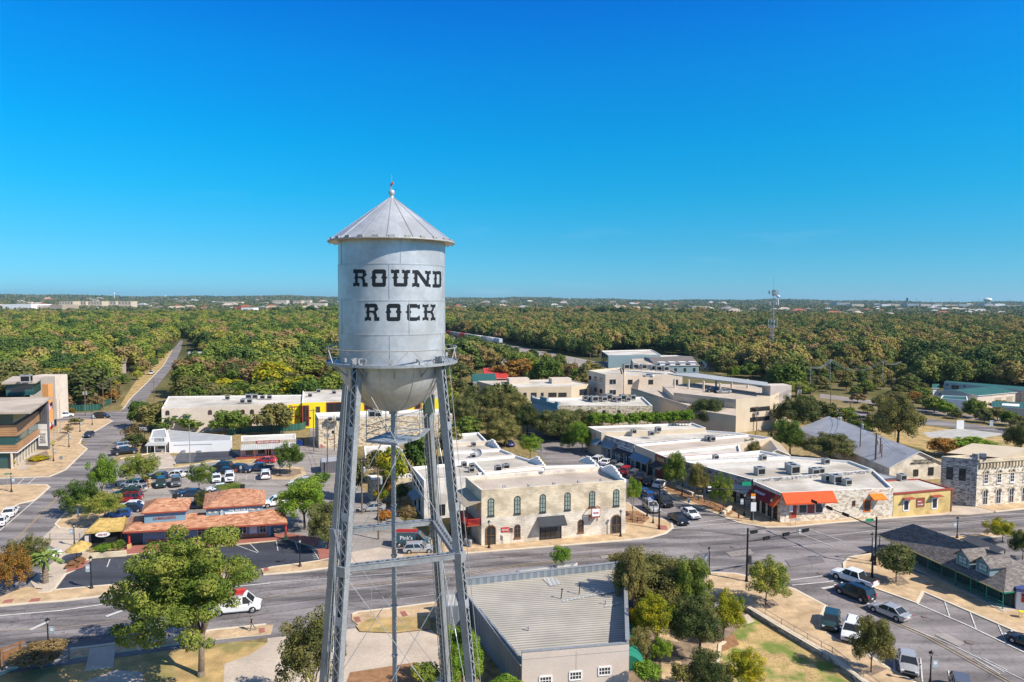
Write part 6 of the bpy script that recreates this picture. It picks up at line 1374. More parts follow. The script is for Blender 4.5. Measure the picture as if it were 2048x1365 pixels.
for k in range(34):mb.wbox(a,b,.5+k*.75,.5+k*.75+.36,z-1.6,z-.62,.01,.28)
part(mb,'dentils',M['limestone'],ar)
for k in range(8):
 s=2.1+k*3.05;window_m(ar,a,b,s-.45,s+.45,z-4.6,z-2.25,frame='white',arch=True,mull=(1,3),hood='limestone',sill=True);window_m(ar,a,b,s-.55,s+.55,.35,z-5.75,glass='glass',frame='white',arch=True,mull=(1,1),hood='limestone',name='door' if k%3==1 else 'window')
mb=MB();mb.wbox(d,a,(a-d).length-.9,(a-d).length+.0,0,z+1.1,.01,.12);mb.wbox(a,b,-.12,.5,z+.05,z+1.0,-.5,.1);mb.wbox(d,a,6,7,z,z+1.2,-.9,-.1);part(mb,'chimney',M['rubble_grey'],ar)
mb=MB();mb.wbox(d,a,.02,(a-d).length-1,0,z-.02,.0,.015);part(mb,'shade_grey_side_wall',M['rubble_grey'],ar)  # thin panel of darker stone: the side wall's shade put into its colour
for k in(.25,.6):Ld=(a-d).length;window_m(ar,d,a,Ld*k-.5,Ld*k+.5,z-4.2,z-2.0,frame='charcoal')
mb=MB();bkd=(d-a).normalized()
for s0,s1 in((6,18),):mb.poly([a+dirf*s0+bkd*.2,a+dirf*s1+bkd*.2,a+dirf*((s0+s1)/2)+bkd*.2+Vector((0,0,1.6))]);mb.poly([a+dirf*s0+bkd*.2,a+dirf*((s0+s1)/2)+bkd*.2+Vector((0,0,1.6)),a+dirf*((s0+s1)/2)+bkd*9+Vector((0,0,1.6)),a+dirf*s0+bkd*9]);mb.poly([a+dirf*s1+bkd*.2,a+dirf*s1+bkd*9,a+dirf*((s0+s1)/2)+bkd*9+Vector((0,0,1.6)),a+dirf*((s0+s1)/2)+bkd*.2+Vector((0,0,1.6))])
part(mb,'gable',M['stucco_tan'],ar)
z=13.2;C0=G(48,823,z);C1=G(94,794.5,z);W_=G(-90,824,z);W1=G(-60,796,z)
lib=root('library_building',((C0.x+C1.x)/2-8,(C0.y+C1.y)/2,0),'modern library with timber louvres and teal glass at the left edge','building')
e_=(C1-C0).normalized();no=Vector((e_.y,-e_.x,0));f0=(W_-C0).normalized()
mb=MB();mb.prism([C0+(no-f0*.6)*.9-e_*1.2,W_-e_*1.2,W1,C1+no*.9],z-.45,z,0,bottom=True);part(mb,'roof',M['rooftan'],lib)
def band(name,z0,z1,o,mat):
 mb=MB();I=lambda p:p
 A_=C0+no*o+e_*0-f0*o*.2;B_=C1+no*o;W2=W_;
 mb.prism([C0-f0*o*1.0-e_*o*.6+no*o*.2,W_-e_*o,W1+e_*1,C1-f0*o],z0,z1,0);part(mb,name,M[mat],lib)
Cc0,Cc1=C0,C1
C0=Vector((ray(31,870).x/ray(31,870).y*149.3,149.3,z));C1=Vector((ray(77,850).x/ray(77,850).y*168.2,168.2,z));e_=(C1-C0).normalized();no=Vector((e_.y,-e_.x,0));W_=C0+f0*60;W1=C1+f0*60
band('upper_glazing',10.0,z-.45,-.3,'glass_teal');band('louvre_band',7.5,10.0,.25,'louver');band('middle_glazing',5.5,7.5,-.1,'glass_teal');band('louvre_band',4.0,5.5,.25,'louver');band('soffit',3.75,4.0,.3,'white');band('ground_glazing',0,3.75,-1.0,'glass_teal')
for k in range(9):p=C0.lerp(C1,k/8);mb=MB();mb.box((p.x-1.0,p.y,0),(.35,.35,3.75),.3);part(mb,'column',M['stucco'],lib)
Db=168.6;FA=Vector((ray(71,900).x/ray(71,900).y*Db,Db,0));FB=Vector((ray(96,900).x/ray(96,900).y*Db,Db,0));L=(FB-FA).length
mb=MB();mb.wbox(FA,FB,0,L,0,13.1,-.8,0);part(mb,'dark_fin_wall',M['charwall'],lib)
mb=MB();mb.wbox(FA,FB,L*.28,L*.98,1.1,8.3-3.2,.0,.12);mb.wbox(FA,FB,L*.2,L*.98,5.2,6.6,.0,.1);part(mb,'sign_panel',M['white'],lib)
text(lib,'ROUND\nROCK\nPUBLIC\nLIBRARY',FA,FB,L*.65,3.1,2.5,'grey',.16,width=L*.5)
Dc=212;q0=Vector((ray(62,847).x/ray(62,847).y*Dc,Dc,0));q1=Vector((ray(113,847).x/ray(113,847).y*Dc,Dc,0));mb=MB();mb.wbox(q0,q1,0,(q1-q0).length,0,13.6,-6,0);part(mb,'cream_wall',M['stucco'],lib)
Dm=200;q0=Vector((ray(85,800).x/ray(85,800).y*Dm,Dm,0));q1=Vector((ray(97,800).x/ray(97,800).y*Dm,Dm,0));mb=MB();mb.wbox(q0,q1,0,(q1-q0).length,0,12.6,-2,0);part(mb,'orange_panel',M['orange_panel'],lib)
Pp=[G(12,790,z),G(68,788,z),G(82,778,z),G(30,778,z)];mb=MB();mb.prism(Pp,z-.3,16.0,0);part(mb,'pavilion_glazing',M['glass_teal'],lib)
cp=sum(Pp,Vector((0,0,0)))/4;mb=MB();mb.prism([cp+(p-cp)*1.22 for p in Pp],16.0,16.5,0,bottom=True);part(mb,'pavilion_roof',M['rooftan'],lib)
hvac(53,766,16.5,AC('library pavilion roof'),2.2)
mb=MB();p0,p1_=G(-20,938,0),G(23,935,0);mb.wbox(p0,p1_,0,(p1_-p0).length,.15,2.2,-.4,0);tag(mb.build('garden_wall',M['redtrim'],origin=(p0.x,p0.y,0)),'dark rust red wall at the library corner','wall')
z=8.5;a,b,c,d=cols(z,(1064,797),(1118,811),(1305,812),(1285,794));bank=flat('stone_bank','old stone bank with an ornate pale blue cornice above the dark oaks',None,z,'rubble','roofwhite',.5,'trimwhite',pts=[a,b,c,d])
mb=MB();L=(b-a).length;mb.wbox(a,b,0,L,z-.9,z+.35,.01,.5);mb.wbox(a,b,L*.35,L*.6,z+.35,z+1.3,-.3,.4);mb.wbox(a,b,L-1.6,L+.2,z+.35,z+.9,-.4,.5);mb.wbox(a,b,0,1,z+.35,z+.8,-.4,.5);part(mb,'cornice',M['teal'],bank)
mb=MB();mb.wbox(a,b,0,L,0,z-.9,.01,.1);part(mb,'facade',M['banner'],bank)
for k in range(7):window_m(bank,a,b,1+k*L/7.5,1.0+k*L/7.5+.9,4.6,7.0,frame='white',arch=True,out=.16)
for u in(1178,1208,1238):window(bank,b,c,u-3,821,u+3,838,frame='charcoal',arch=True)
for i in range(11):hvac(1170+i*9.5,800+(i*7%5),z-.4,AC('stone bank roof'),1.3+.3*(i%3))
z=5.6;a,b,c,d,e_5=cols(z,(1005,775.5),(1143,773.5),(1179,768),(1131,758.5),(954,762.5));lowb=flat('office_block','low cream office block with a white roof behind the oaks',None,z,'stucco_tan','roofwhite',.35,'stucco',pts=[a,b,c,d,e_5])
for u0,u1 in((1047,1053),(1062,1073),(1082,1087),(1097,1113),(1117,1133)):window(lowb,a,b,u0,786,u1,794,frame='charcoal',mull=(1,0))
window(lowb,b,c,1159,780,1173,789,frame='charcoal',mull=(1,0))
for u in(1036,1120):p=G(u,766,5.3);t=root('roof_plant_room',(p.x,p.y,5.25),'cream box on the low office block roof, %s of the two'%('left' if u<1100 else 'right'),'roof plant');mb=MB();mb.box((p.x,p.y,5.25),(8,5,2.0),.2);part(mb,'housing',M['stucco'],t)
z=10;a,b,c,d=cols(z,(1177,741),(1211,749.5),(1247,749),(1243,735));cityA=flat('council_building','cream three storey council building with dark square windows',None,z,'stucco','roofwhite',.5,'stucco_tan',pts=[a,b,c,d])
for u,v in((1180,752),(1191,753.5),(1202,756)):window(cityA,a,b,u-2.2,v,u+2.4,v+8.5,frame='charcoal',mull=(0,0));window(cityA,a,b,u-2.2,v+22,u+2.4,v+31,frame='charcoal',mull=(0,0))
window(cityA,b,c,1219,759,1232,769,frame='white',mull=(1,0));window(cityA,b,c,1219,780,1232,790,frame='white',mull=(1,0))
z=7.5;a,b,c,d=cols(z,(1248,752),(1365,750),(1342,740),(1248,738));cityB=flat('council_annex','cream two storey council wing behind the garage ramp',None,z,'stucco','roofwhite',.5,'stucco_tan',pts=[a,b,c,d])
for u0,u1 in((1256,1265),(1297,1306),(1347,1356)):window(cityB,a,b,u0,760,u1,769,frame='charcoal',mull=(0,0))
for i,(u,v)in enumerate(((1252,739),(1270,738),(1287,739),(1306,741),(1316,742),(1331,743))):hvac(u,v,8.2 if i else 9.6,AC('council building roofs'),2.4)
gp=root('parking_garage',tuple(G(1456,820,0))[:2]+(0,),'tan parking garage with a ramp and a pale canopy on columns','parking garage')
z=8.8;dk=cols(z,(1347,792),(1472,806),(1540,800),(1573,786),(1500,771),(1400,766),(1325,772));mb=MB();mb.prism(dk,0,z,0,1);part(mb,'wall',[M['stucco_tan'],M['concrete']],gp)
mb=MB();
for p,q_ in((dk[1],dk[2]),(dk[2],dk[3])):L=(q_-p).length;mb.wbox(p,q_,0,L,z,z+1.0,-.25,0)
part(mb,'parapet',M['stucco_tan'],gp)
z2=7.1;rp=cols(z2,(1262,781),(1375,818),(1472,832),(1470,812),(1345,792),(1300,776));mb=MB();mb.prism(rp,0,z2,0,1);part(mb,'ramp',[M['stucco_tan'],M['concrete']],gp)
mb=MB();p,q_=G(1262,781,z2),G(1375,818,z2);mb.wbox(p,q_,0,(q_-p).length,z2,z2+1,-.25,0);p,q_=G(1347,792,z),G(1472,806,z);mb.wbox(p,q_,0,(q_-p).length,z,z+1,-.25,.02);part(mb,'ramp_parapet',M['concrete'],gp)
zc=12.2;cv=cols(zc,(1335,747),(1350,750),(1538,772.5),(1535,765),(1395,747));mb=MB();mb.prism(cv,zc-.35,zc,0,bottom=True);part(mb,'canopy',M['seam_pale'],gp)
for u,v in((1349,776),(1377,778),(1407,781),(1432,775),(1463,776),(1495,777),(1529,787),(1440,786)):p=G(u,v,z);mb=MB();mb.tube((p.x,p.y,z),(p.x,p.y,zc-.35),.35,.35,8);part(mb,'canopy_column',M['stucco'],gp)
p=G(1553,790,z);mb=MB();mb.box((p.x,p.y,0),(7,5,z+3.2),.15);part(mb,'stair_tower',M['pinkwall'],gp)
mb=MB();p,q_=G(1436,861,0),G(1500,861,0);
for k in range(2):s,zz=onwall(dk[1],dk[2],1500,816+k*20);mb.wbox(dk[1],dk[2],s,(dk[2]-dk[1]).length,zz-1.3,zz,.0,.02)
part(mb,'garage_opening',M['dark'],gp)
z=7.2;a,b,c,d=cols(z,(1217,711),(1321,709.5),(1303,699.5),(1203,702));ind=flat('warehouse','grey blue warehouse with dark pillar panels beside the railway',None,z,'teal','roofwhite',.4,'trimwhite',pts=[a,b,c,d])
for k in(.05,.35,.65):L=(a-d).length;window_m(ind,d,a,L*k,L*(k+.22),.5,6.6,glass='glass',frame='charcoal',mull=(0,0))
flat('warehouse','lower white roofed wing in front of the grey blue warehouse',[(1236,716),(1370,713),(1355,711),(1300,711.5)],5.2,'teal','roofwhite',.3,'trimwhite')
db,Pd=gable('dormered_block','dark roofed block with four white dormers behind the council wing',[(1313,732),(1398,731),(1370,712.5),(1285,715)],4.8,7.0,'teal','shingle_grey',axis=0,cat='building')
for k in range(4):p=Pd[0].lerp(Pd[1],.14+.24*k)+Vector((0,2.2,0));mb=MB();mb.box((p.x,p.y,4.9),(2.6,3.5,1.5),.05);mb.box((p.x,p.y,6.4),(3.6,4.2,.15),.05,0);part(mb,'dormer',M['white'],db);window_m(db,Pd[0],Pd[1],(Pd[1]-Pd[0]).length*(.2+.22*k),(Pd[1]-Pd[0]).length*(.2+.22*k)+1.3,1.6,3.4,frame='charcoal')
flat('grey_block','dark grey flat block left of the dormered roof',[(1268,731),(1315,730),(1300,716),(1262,718)],5.4,'charwall','rooftan',.3,'grey')
def hs_(label,px,z0=3,z1=4.8,wall='white',roof='seam_grey',axis=0,name='house'):return gable(name,label,px,z0,z1,wall,roof,axis=axis)
hs_('white house with a pale grey roof left of the round olive tree',[(1413,725),(1442,722),(1430,714),(1405,716)],3,5,axis=1)
hs_('long grey roofed house beyond the round olive tree',[(1440,722),(1495,722),(1485,712),(1430,713)],3,5)
hs_('house with a green metal roof behind the low office block',[(947,764),(992,762),(985,750),(943,752)],3.5,5.5,'stucco','seam_green')
hs_('house with a patchy bright red roof beside the green roof',[(970,756),(1015,757),(1012,738),(966,739)],3.5,6,'redtrim','redroof')
hs_('house with a rust red hipped roof behind the long white roof',[(586,783),(642,781),(630,768),(590,771)],5,8.5,'stucco','brownroof')
hs_('small white gabled house half hidden among trees by the railway',[(1003,725),(1012,725),(1011,716),(1003,717)],3,5,axis=1)
for i,(u,v,w,lab)in enumerate(((125,690,34,'pale blue roofed house deep in the left wood'),(235,722,24,'grey shingled house in the left wood below the power line'),(75,712,14,'small cream house at the far left of the wood'),(412,715,50,'tan roofed house in the wood right of the old road'),(640,640,40,'grey roofed house cluster left of the tank'),(665,643,30,'white walled house right behind the tank edge'),(1130,655,26,'lone pale roof in the middle of the right wood'),(1500,716,14,'small blue grey house beyond the canopy'),(500,752,16,'pale gable showing between trees above the long white roof'))):
 hs_(lab,[(u-w*.7,v+1.5),(u+w*.7,v+1.5),(u+w*.65,v-2),(u-w*.65,v-2)],6,9,('white','stucco','pinkwall')[i%3],('seam_pale','shingle_grey','seam_tan')[i%3])
z=5.5;a,b,c,d=cols(z,(1888,764),(2110,788),(2110,778),(1893,761.5));w1=flat('warehouse','long grey walled warehouse at the back of the right yard',None,z,'galv','seam_green',.1,'greenwall',pts=[a,b,c,d])
window(w1,a,b,1903,770,1918,780,frame='grey');window(w1,a,b,1892,768,1896,772,frame='grey');window(w1,a,b,1927,771,1931,775,frame='grey')
w2,Pw2=gable('warehouse','white warehouse with a large dark green roof in the right yard',[(1870,783.5),(1955,791),(2031,784),(1945,776)],5.0,6.3,'stucco','seam_green',axis=1,cat='building')
for s in(.45,.75):window_m(w2,Pw2[1],Pw2[2],(Pw2[2]-Pw2[1]).length*s,(Pw2[2]-Pw2[1]).length*s+4,.1,3.6,glass='seam_tan',frame='white',name='roller_door',mull=(0,0))
window(w2,Pw2[0],Pw2[1],1877,787,1882,790,frame='grey')
gable('shed','low green roofed shed at the right edge of the yard',[(1985,812),(2070,818),(2070,806),(1990,805)],3.5,4.5,'galv','seam_green',axis=0,cat='shed')
flat('white_store','white walled store hidden by trees in front of the green roofed warehouse',[(1880,797),(1936,801),(1934,793),(1885,791)],4.5,'white','seam_green',.2,'white')
gable('shed','tiny green roofed hut beyond the right yard',[(1866,776),(1877,776),(1876,772),(1866,772)],3,4.2,'white','seam_green',cat='shed')
# ---------------------------------------------------------------- water tower
def arc_intersect(u,v,cx,cy,R):
 d=ray(u,v);a=d.x*d.x+d.y*d.y;b=-2*(d.x*cx+d.y*cy);c=cx*cx+cy*cy-R*R
 q=max(b*b-4*a*c,0);t=(-b-math.sqrt(q))/(2*a);return Vector((d.x*t,d.y*t,CAM_H+d.z*t))
def build_tower():
 Y=43.6;d=ray(785.5,700);X=d.x/d.y*Y
 t=root('water_tower',(X,Y,0),'silver riveted water tower with a conical roof and four lattice legs','water tower')
 R=3.33;Z=lambda v:ZAT(786,v,Y)
 zt,zb_=Z(483),Z(724)
 mb=MB();mb.lathe([(R,zb_),(R,zt)],(X,Y,0),96)
 tank=part(mb,'tank',MT['tank'],t,smooth=True)
 mb=MB();prof=[(R*math.cos(a),zb_-3.15*math.sin(a))for a in[i*math.pi/2/16 for i in range(17)]];prof[-1]=(.02,prof[-1][1]);mb.lathe(prof[::-1],(X,Y,0),96)
 part(mb,'tank_bottom',MT['tank'],t,smooth=True)
 mb=MB();zc=Z(484);mb.lathe([(3.3,zc-.02),(3.93,zc-.12),(3.95,zc-.06),(3.9,zc),(.16,Z(396)),(.0,Z(394))],(X,Y,0),48)
 rf=part(mb,'roof',MT['tank'],t)
 mb=MB()
 for i in range(16):
  a=i*math.pi/8+.1;mb.bar((X+3.9*math.cos(a),Y+3.9*math.sin(a),zc+.02),(X+.2*math.cos(a),Y+.2*math.sin(a),Z(397)),.035,.03)
 part(mb,'roof_seam',MT['steel'],rf)
 mb=MB()
 for i in range(26):
  a=i*2*math.pi/26+.05;mb.box((X+3.84*math.cos(a),Y+3.84*math.sin(a),zc+.0),(.16,.34,.10),a);mb.bar((X+3.9*math.cos(a),Y+3.9*math.sin(a),zc-.2),(X+3.9*math.cos(a),Y+3.9*math.sin(a),zc+.05),.03,.03)
 mb.lathe([(3.86,zc-.1),(3.98,zc-.1),(3.98,zc-.05),(3.86,zc-.05)],(X,Y,0),48)
 part(mb,'eave_lights',MT['hvac'],rf)
 mb=MB();zbll=Z(386);mb.lathe([(.0,zbll+.2)]+[(.2*math.sin(a),zbll+.2*math.cos(a))for a in(.4,.8,1.2,1.57,2.0,2.4)]+[(.1,zbll-.2),(.13,zbll-.28),(.22,zbll-.42)],(X,Y,0),20)
 part(mb,'finial_ball',MT['tank'],t,smooth=True)
 mb=MB();mb.tube((X,Y,zbll+.15),(X,Y,Z(349)),.018,.01,6);mb.box((X-.03,Y,Z(372)),(.16,.1,.12),.3);mb.box((X+.05,Y,Z(367)),(.1,.1,.08),.9);mb.tube((X-.1,Y,Z(380)),(X-.02,Y,Z(370)),.03,.03,6)
 part(mb,'lightning_rod',MT['galv'],t)
 mb=MB();mb.box((X+.05,Y-.1,Z(369)),(.12,.12,.12),.3);part(mb,'red_beacon',MT['red'],t)
 mb=MB()
 for v in(533,601,665):
  z=Z(v);mb.lathe([(R+.001,z-.05),(R+.014,z-.045),(R+.014,z+.045),(R+.001,z+.05)],(X,Y,0),96)
  for i in range(260):
   a=i*2*math.pi/260
   if math.sin(a)<.25:mb.box((X+(R+.018)*math.cos(a),Y+(R+.018)*math.sin(a),z-.012),(.02,.022,.022),a)
 vs=[(484,533,(-2.55,-1.25,.05)),(533,601,(-1.45,-2.9,-.2)),(601,665,(-2.55,-1.1,.1)),(665,722,(-1.45,-2.9,-.2))]
 for v0,v1,aa in vs:
  for a in aa:
   x,y=X+(R+.006)*math.cos(a),Y+(R+.006)*math.sin(a)
   mb.bar((x,y,Z(v0)),(x,y,Z(v1)),.012,.035,up=(math.cos(a),math.sin(a),0))
   n=int((Z(v0)-Z(v1))/.06)
   for k in range(n):
    z=Z(v1)+.06*k
    for o in(-.012,.012):mb.box((x+.006*math.cos(a)-math.sin(a)*o,y+.006*math.sin(a)+math.cos(a)*o,z),(.018,.018,.018),a)
 for i in range(10):
  a0=i*2*math.pi/10+.25;pr=None
  for k in range(14):
   b=k*math.pi/2/14;p=Vector((X+(R*math.cos(b)+.01)*math.cos(a0),Y+(R*math.cos(b)+.01)*math.sin(a0),zb_-3.16*math.sin(b)))
   if pr is not None:mb.bar(pr,p,.05,.03)
   pr=p
 part(mb,'rivet_seam',MT['tank'],tank)
 def lt(polys,name):
  bm=bmesh.new()
  for P in polys:
   base=[[Vector((x,y,0))for x,y in r]for r in P];flat=[v for r in base for v in r]
   vs_=[bm.verts.new(v)for v in flat]
   for tr in tessellate_polygon(base):
    try:bm.faces.new([vs_[i]for i in tr])
    except ValueError:pass
  for k in range(0,2000,36):
   bmesh.ops.bisect_plane(bm,geom=bm.verts[:]+bm.edges[:]+bm.faces[:],plane_co=(k,0,0),plane_no=(1,0,0))
  for v in bm.verts:
   u,w=680+v.co.x/9.309,520+v.co.y/9.309
   v.co=arc_intersect(u,w,X,Y,R+.007)-Vector((X,Y,0))
  bmesh.ops.recalc_face_normals(bm,faces=bm.faces)
  me=bpy.data.meshes.new(name);bm.to_mesh(me);bm.free();me.materials.append(MT['letter'])
  o=bpy.data.objects.new(name,me);COL.objects.link(o);o.parent=t;return reg(t,o)
 Rr=[[(245,180),(300,175),(325,185),(350,178),(440,178),(475,200),(485,250),(485,262),(510,272),(485,290),(475,310),(450,330),(468,380),(475,430),(515,430),(515,500),(420,500),(418,400),(405,365),(375,345),(330,345),(330,430),(362,430),(362,500),(325,492),(305,480),(285,495),(245,500),(245,430),(280,430),(280,360),(258,335),(280,315),(280,250),(245,250)],[(330,250),(420,250),(420,308),(330,308)]]
 O_=[[(598,215),(615,195),(640,178),(820,178),(845,190),(858,210),(858,310),(885,333),(858,355),(855,475),(830,503),(625,503),(598,475),(598,355),(570,333),(598,310)],[(660,258),(795,258),(785,300),(765,333),(792,355),(792,428),(662,428),(662,355),(690,335),(668,300)]]
 U_=[[(950,180),(985,180),(1010,195),(1035,182),(1105,182),(1105,250),(1065,250),(1068,310),(1090,333),(1062,355),(1062,432),(1190,435),(1190,355),(1168,338),(1190,315),(1192,250),(1155,250),(1155,185),(1190,185),(1215,205),(1240,188),(1308,190),(1306,252),(1268,252),(1262,315),(1285,340),(1258,355),(1258,470),(1230,500),(1030,500),(1000,475),(998,355),(968,335),(998,312),(1002,250),(950,248)]]
 N_=[[(1348,190),(1400,192),(1450,190),(1480,215),(1610,390),(1618,265),(1585,262),(1585,200),(1620,205),(1640,215),(1690,200),(1690,265),(1665,268),(1660,330),(1675,355),(1655,380),(1655,450),(1688,455),(1688,515),(1640,500),(1600,500),(1445,270),(1445,435),(1480,440),(1480,510),(1440,510),(1410,490),(1345,510),(1345,435),(1385,435),(1388,370),(1365,345),(1385,320),(1388,258),(1348,258)]]
 D_=[[(1725,205),(1770,215),(1850,208),(1885,225),(1888,345),(1898,362),(1888,375),(1885,500),(1850,520),(1725,518),(1725,455),(1758,455),(1758,370),(1745,352),(1762,330),(1762,270),(1728,268)],[(1800,272),(1852,275),(1852,455),(1800,455),(1798,370),(1812,355),(1800,335)]]
 sh=lambda P,dx,dy:[[(x+dx,y+dy)for x,y in r]for r in P]
 C_=[[(1275,822),(1425,822),(1455,845),(1490,825),(1490,915),(1455,915),(1445,895),(1310,895),(1312,950),(1335,972),(1312,995),(1312,1070),(1445,1070),(1455,1045),(1488,1045),(1488,1135),(1455,1120),(1425,1140),(1285,1140),(1252,1110),(1250,995),(1215,972),(1250,950),(1250,850)]]
 K_=[[(1537,825),(1590,840),(1650,825),(1650,880),(1622,885),(1622,950),(1690,950),(1715,920),(1718,880),(1688,878),(1688,825),(1730,840),(1778,825),(1778,885),(1752,890),(1745,930),(1725,970),(1745,1010),(1752,1070),(1778,1075),(1778,1135),(1740,1120),(1700,1135),(1690,1130),(1690,1080),(1712,1075),(1710,1030),(1690,995),(1622,990),(1622,1070),(1648,1075),(1648,1135),(1590,1115),(1537,1135),(1537,1078),(1572,1072),(1572,995),(1550,972),(1572,950),(1572,885),(1537,880)]]
 lt([Rr,O_,U_,N_,D_],'lettering');lt([sh(Rr,218,638),sh(O_,270,640),C_,K_],'lettering')
 zd=Z(723);zr=Z(694);Rc=4.08
 mb=MB();mb.lathe([(R,zd-.02),(Rc,zd-.02),(Rc,zd+.04),(R,zd+.04)],(X,Y,0),72);mb.lathe([(Rc,zd-.06),(Rc+.06,zd-.06),(Rc+.06,zd+.10),(Rc,zd+.10)],(X,Y,0),72)
 for i in range(12):
  a=i*math.pi/6+.2;mb.bar((X+Rc*math.cos(a),Y+Rc*math.sin(a),zd-.02),(X+(R-.12)*math.cos(a),Y+(R-.12)*math.sin(a),zd-.75),.07,.07)
 part(mb,'catwalk',MT['steel'],t)
 mb=MB();n=12
 for i in range(72):
  a,b=i*2*math.pi/72,(i+1)*2*math.pi/72;mb.tube((X+Rc*math.cos(a),Y+Rc*math.sin(a),zr),(X+Rc*math.cos(b),Y+Rc*math.sin(b),zr),.035,.035,6,cap=False)
 for i in range(n):
  a=-math.pi/2-.09+i*2*math.pi/n
  for s in(-1,1):
   b=a+s*math.pi/n*.92;mb.bar((X+Rc*math.cos(a+s*.03),Y+Rc*math.sin(a+s*.03),zr),(X+Rc*math.cos(b),Y+Rc*math.sin(b),zd+.08),.045,.035)
 part(mb,'handrail',MT['galv'],t)
 for a in(-2.25,-1.86,-1.43,-.98,-.5,-2.75,.6,1.8,2.7):
  x,y=X+(Rc-.25)*math.cos(a),Y+(Rc-.25)*math.sin(a);mb=MB();mb.box((x,y,zd+.05),(.06,.06,.2),a);mb.box((x,y,zd+.2),(.16,.34,.2),a+.1);mb.box((x,y,zd+.4),(.12,.30,.05),a+.1)
  part(mb,'floodlight',MT['galv'],t)
 angs=[R_(a)for a in(-116,-26,63,153)];ztop=zd+.15;rt=3.52;zs=22.2;rs_=4.88;sl=(rs_-rt)/(ztop-zs)
 rad=lambda z:rt+(ztop-z)*sl
 def lp(a,z,dr=0,dtn=0):return Vector((X+(rad(z)+dr)*math.cos(a)-dtn*math.sin(a),Y+(rad(z)+dr)*math.sin(a)+dtn*math.cos(a),z))
 hw=.235
 for a in angs:
  mb=MB()
  for s in(-1,1):
   P=[lp(a,z,dr,s*w_)for z in(0,ztop+.3)for dr,w_ in((-hw,hw),(hw,hw),(hw,hw-.03),(-hw,hw-.03))]
   mb.faces(P,[(0,1,5,4),(2,3,7,6),(1,2,6,5),(3,0,4,7)])
   for e in(-1,1):
    P=[lp(a,z,e*(hw-.0)+q,s*w_)for z in(0,ztop)for q,w_ in((0,hw),(0,hw-.10),(-e*.02,hw-.10),(-e*.02,hw))]
    mb.faces(P,[(0,1,5,4),(2,3,7,6),(1,2,6,5),(3,0,4,7)])
  pit=.42;k=0;z=.3
  while z<ztop-.6:
   s=1 if k%2 else-1
   for e in(-1,1):mb.bar(lp(a,z,e*(hw+.012),-s*(hw-.05)),lp(a,z+pit,e*(hw+.012),s*(hw-.05)),.055,.015,up=(math.cos(a),math.sin(a),0))
   z+=pit;k+=1
  for z in(3,8,13.5,19,25,30):
   for e in(-1,1):
    P=[lp(a,zz,e*(hw+.02),w_)for zz in(z,z+.5)for w_ in(-hw,hw)];mb.faces(P,[(0,1,3,2)])
  for kk in range(70):
   z=kk*.48
   for s in(-1,1):c=lp(a,z,hw-.05,s*(hw+.01));mb.box(c,(.03,.03,.03),a)
  part(mb,'leg',MT['steel'],t)
 for lvl in(zs,9.5):
  for i in range(4):
   a,b=angs[i],angs[(i+1)%4];p,q=lp(a,lvl,-.1),lp(b,lvl,-.1);dd=(q-p).normalized();sd=Vector((dd.y,-dd.x,0));mb=MB()
   for s in(-1,1):
    mb.bar(p+sd*s*.17,q+sd*s*.17,.05,.34);mb.bar(p+sd*s*.17+Vector((0,0,.16)),q+sd*s*.17+Vector((0,0,.16)),.13,.025)
    mb.bar(p+sd*s*.17-Vector((0,0,.16)),q+sd*s*.17-Vector((0,0,.16)),.13,.025)
   n=22
   for k in range(n):
    u=p.lerp(q,k/n);w_=p.lerp(q,(k+1)/n);s=1 if k%2 else-1;mb.bar(u+sd*s*.15+Vector((0,0,.185)),w_-sd*s*.15+Vector((0,0,.185)),.05,.015)
   part(mb,'strut',MT['steel'],t)
 for z1,z0 in((ztop-.5,zs+.2),(zs-.35,9.7),(9.2,.6)):
  for i in range(4):
   a,b=angs[i],angs[(i+1)%4]
   for p,q in((lp(a,z1),lp(b,z0)),(lp(b,z1),lp(a,z0))):
    mb=MB();mb.tube(p,q,.022,.022,6);m_=p.lerp(q,.5);dd=(q-p).normalized();mb.tube(m_-dd*.25,m_+dd*.25,.04,.04,8)
    for e,s in((p,1),(q,-1)):mb.tube(e,e+dd*s*.45,.045,.03,8)
    part(mb,'tie_rod',MT['galv'],t)
 mb=MB();mb.tube((X,Y,0),(X,Y,zb_-3.05),.15,.15,18);z=1.2
 while z<30:mb.tube((X,Y,z),(X,Y,z+.09),.2,.2,18);z+=3.35
 mb.tube((X,Y,zb_-3.35),(X,Y,zb_-3.1),.26,.26,18)
 part(mb,'riser_pipe',MT['steel'],t,smooth=False)
 zp=29.05;pc=[G(u,v,zp)for u,v in((733,881),(794,888),(840,874),(772,867))];mb=MB()
 mb.prism(pc,zp-.1,zp,0,bottom=True)
 pts=pc
 for i in range(4):
  p,q=pts[i],pts[(i+1)%4]
  for h in(.45,.9):mb.tube(p+Vector((0,0,h)),q+Vector((0,0,h)),.025,.025,6)
  mb.tube(p,p+Vector((0,0,1.9 if i!=1 else 2.6)),.03,.03,6)
  mb.bar(p-Vector((0,0,.05)),q-Vector((0,0,.05)),.08,.16)
 ar=lp(angs[2],zp);mb.bar(pts[2],ar,.3,.1);mb.bar(pts[2]+Vector((0,0,.9)),ar+Vector((0,0,1.2)),.05,.05);mb.bar(pts[3],ar,.1,.1);mb.bar(pts[3]+Vector((0,0,.9)),ar+Vector((0,0,1.4)),.05,.05)
 part(mb,'service_platform',MT['steel'],t)
 mb=MB();
 for a,dr,dt_ in((angs[0],.36,-.35),(angs[0],.36,-.5),(angs[3],.3,-.5),(angs[1],.36,.5),(angs[2],-.2,-.55),(angs[2],-.2,-.7),(angs[2],-.1,-.35)):mb.tube(lp(a,0,dr,dt_),lp(a,ztop,dr,dt_),.022,.022,6)
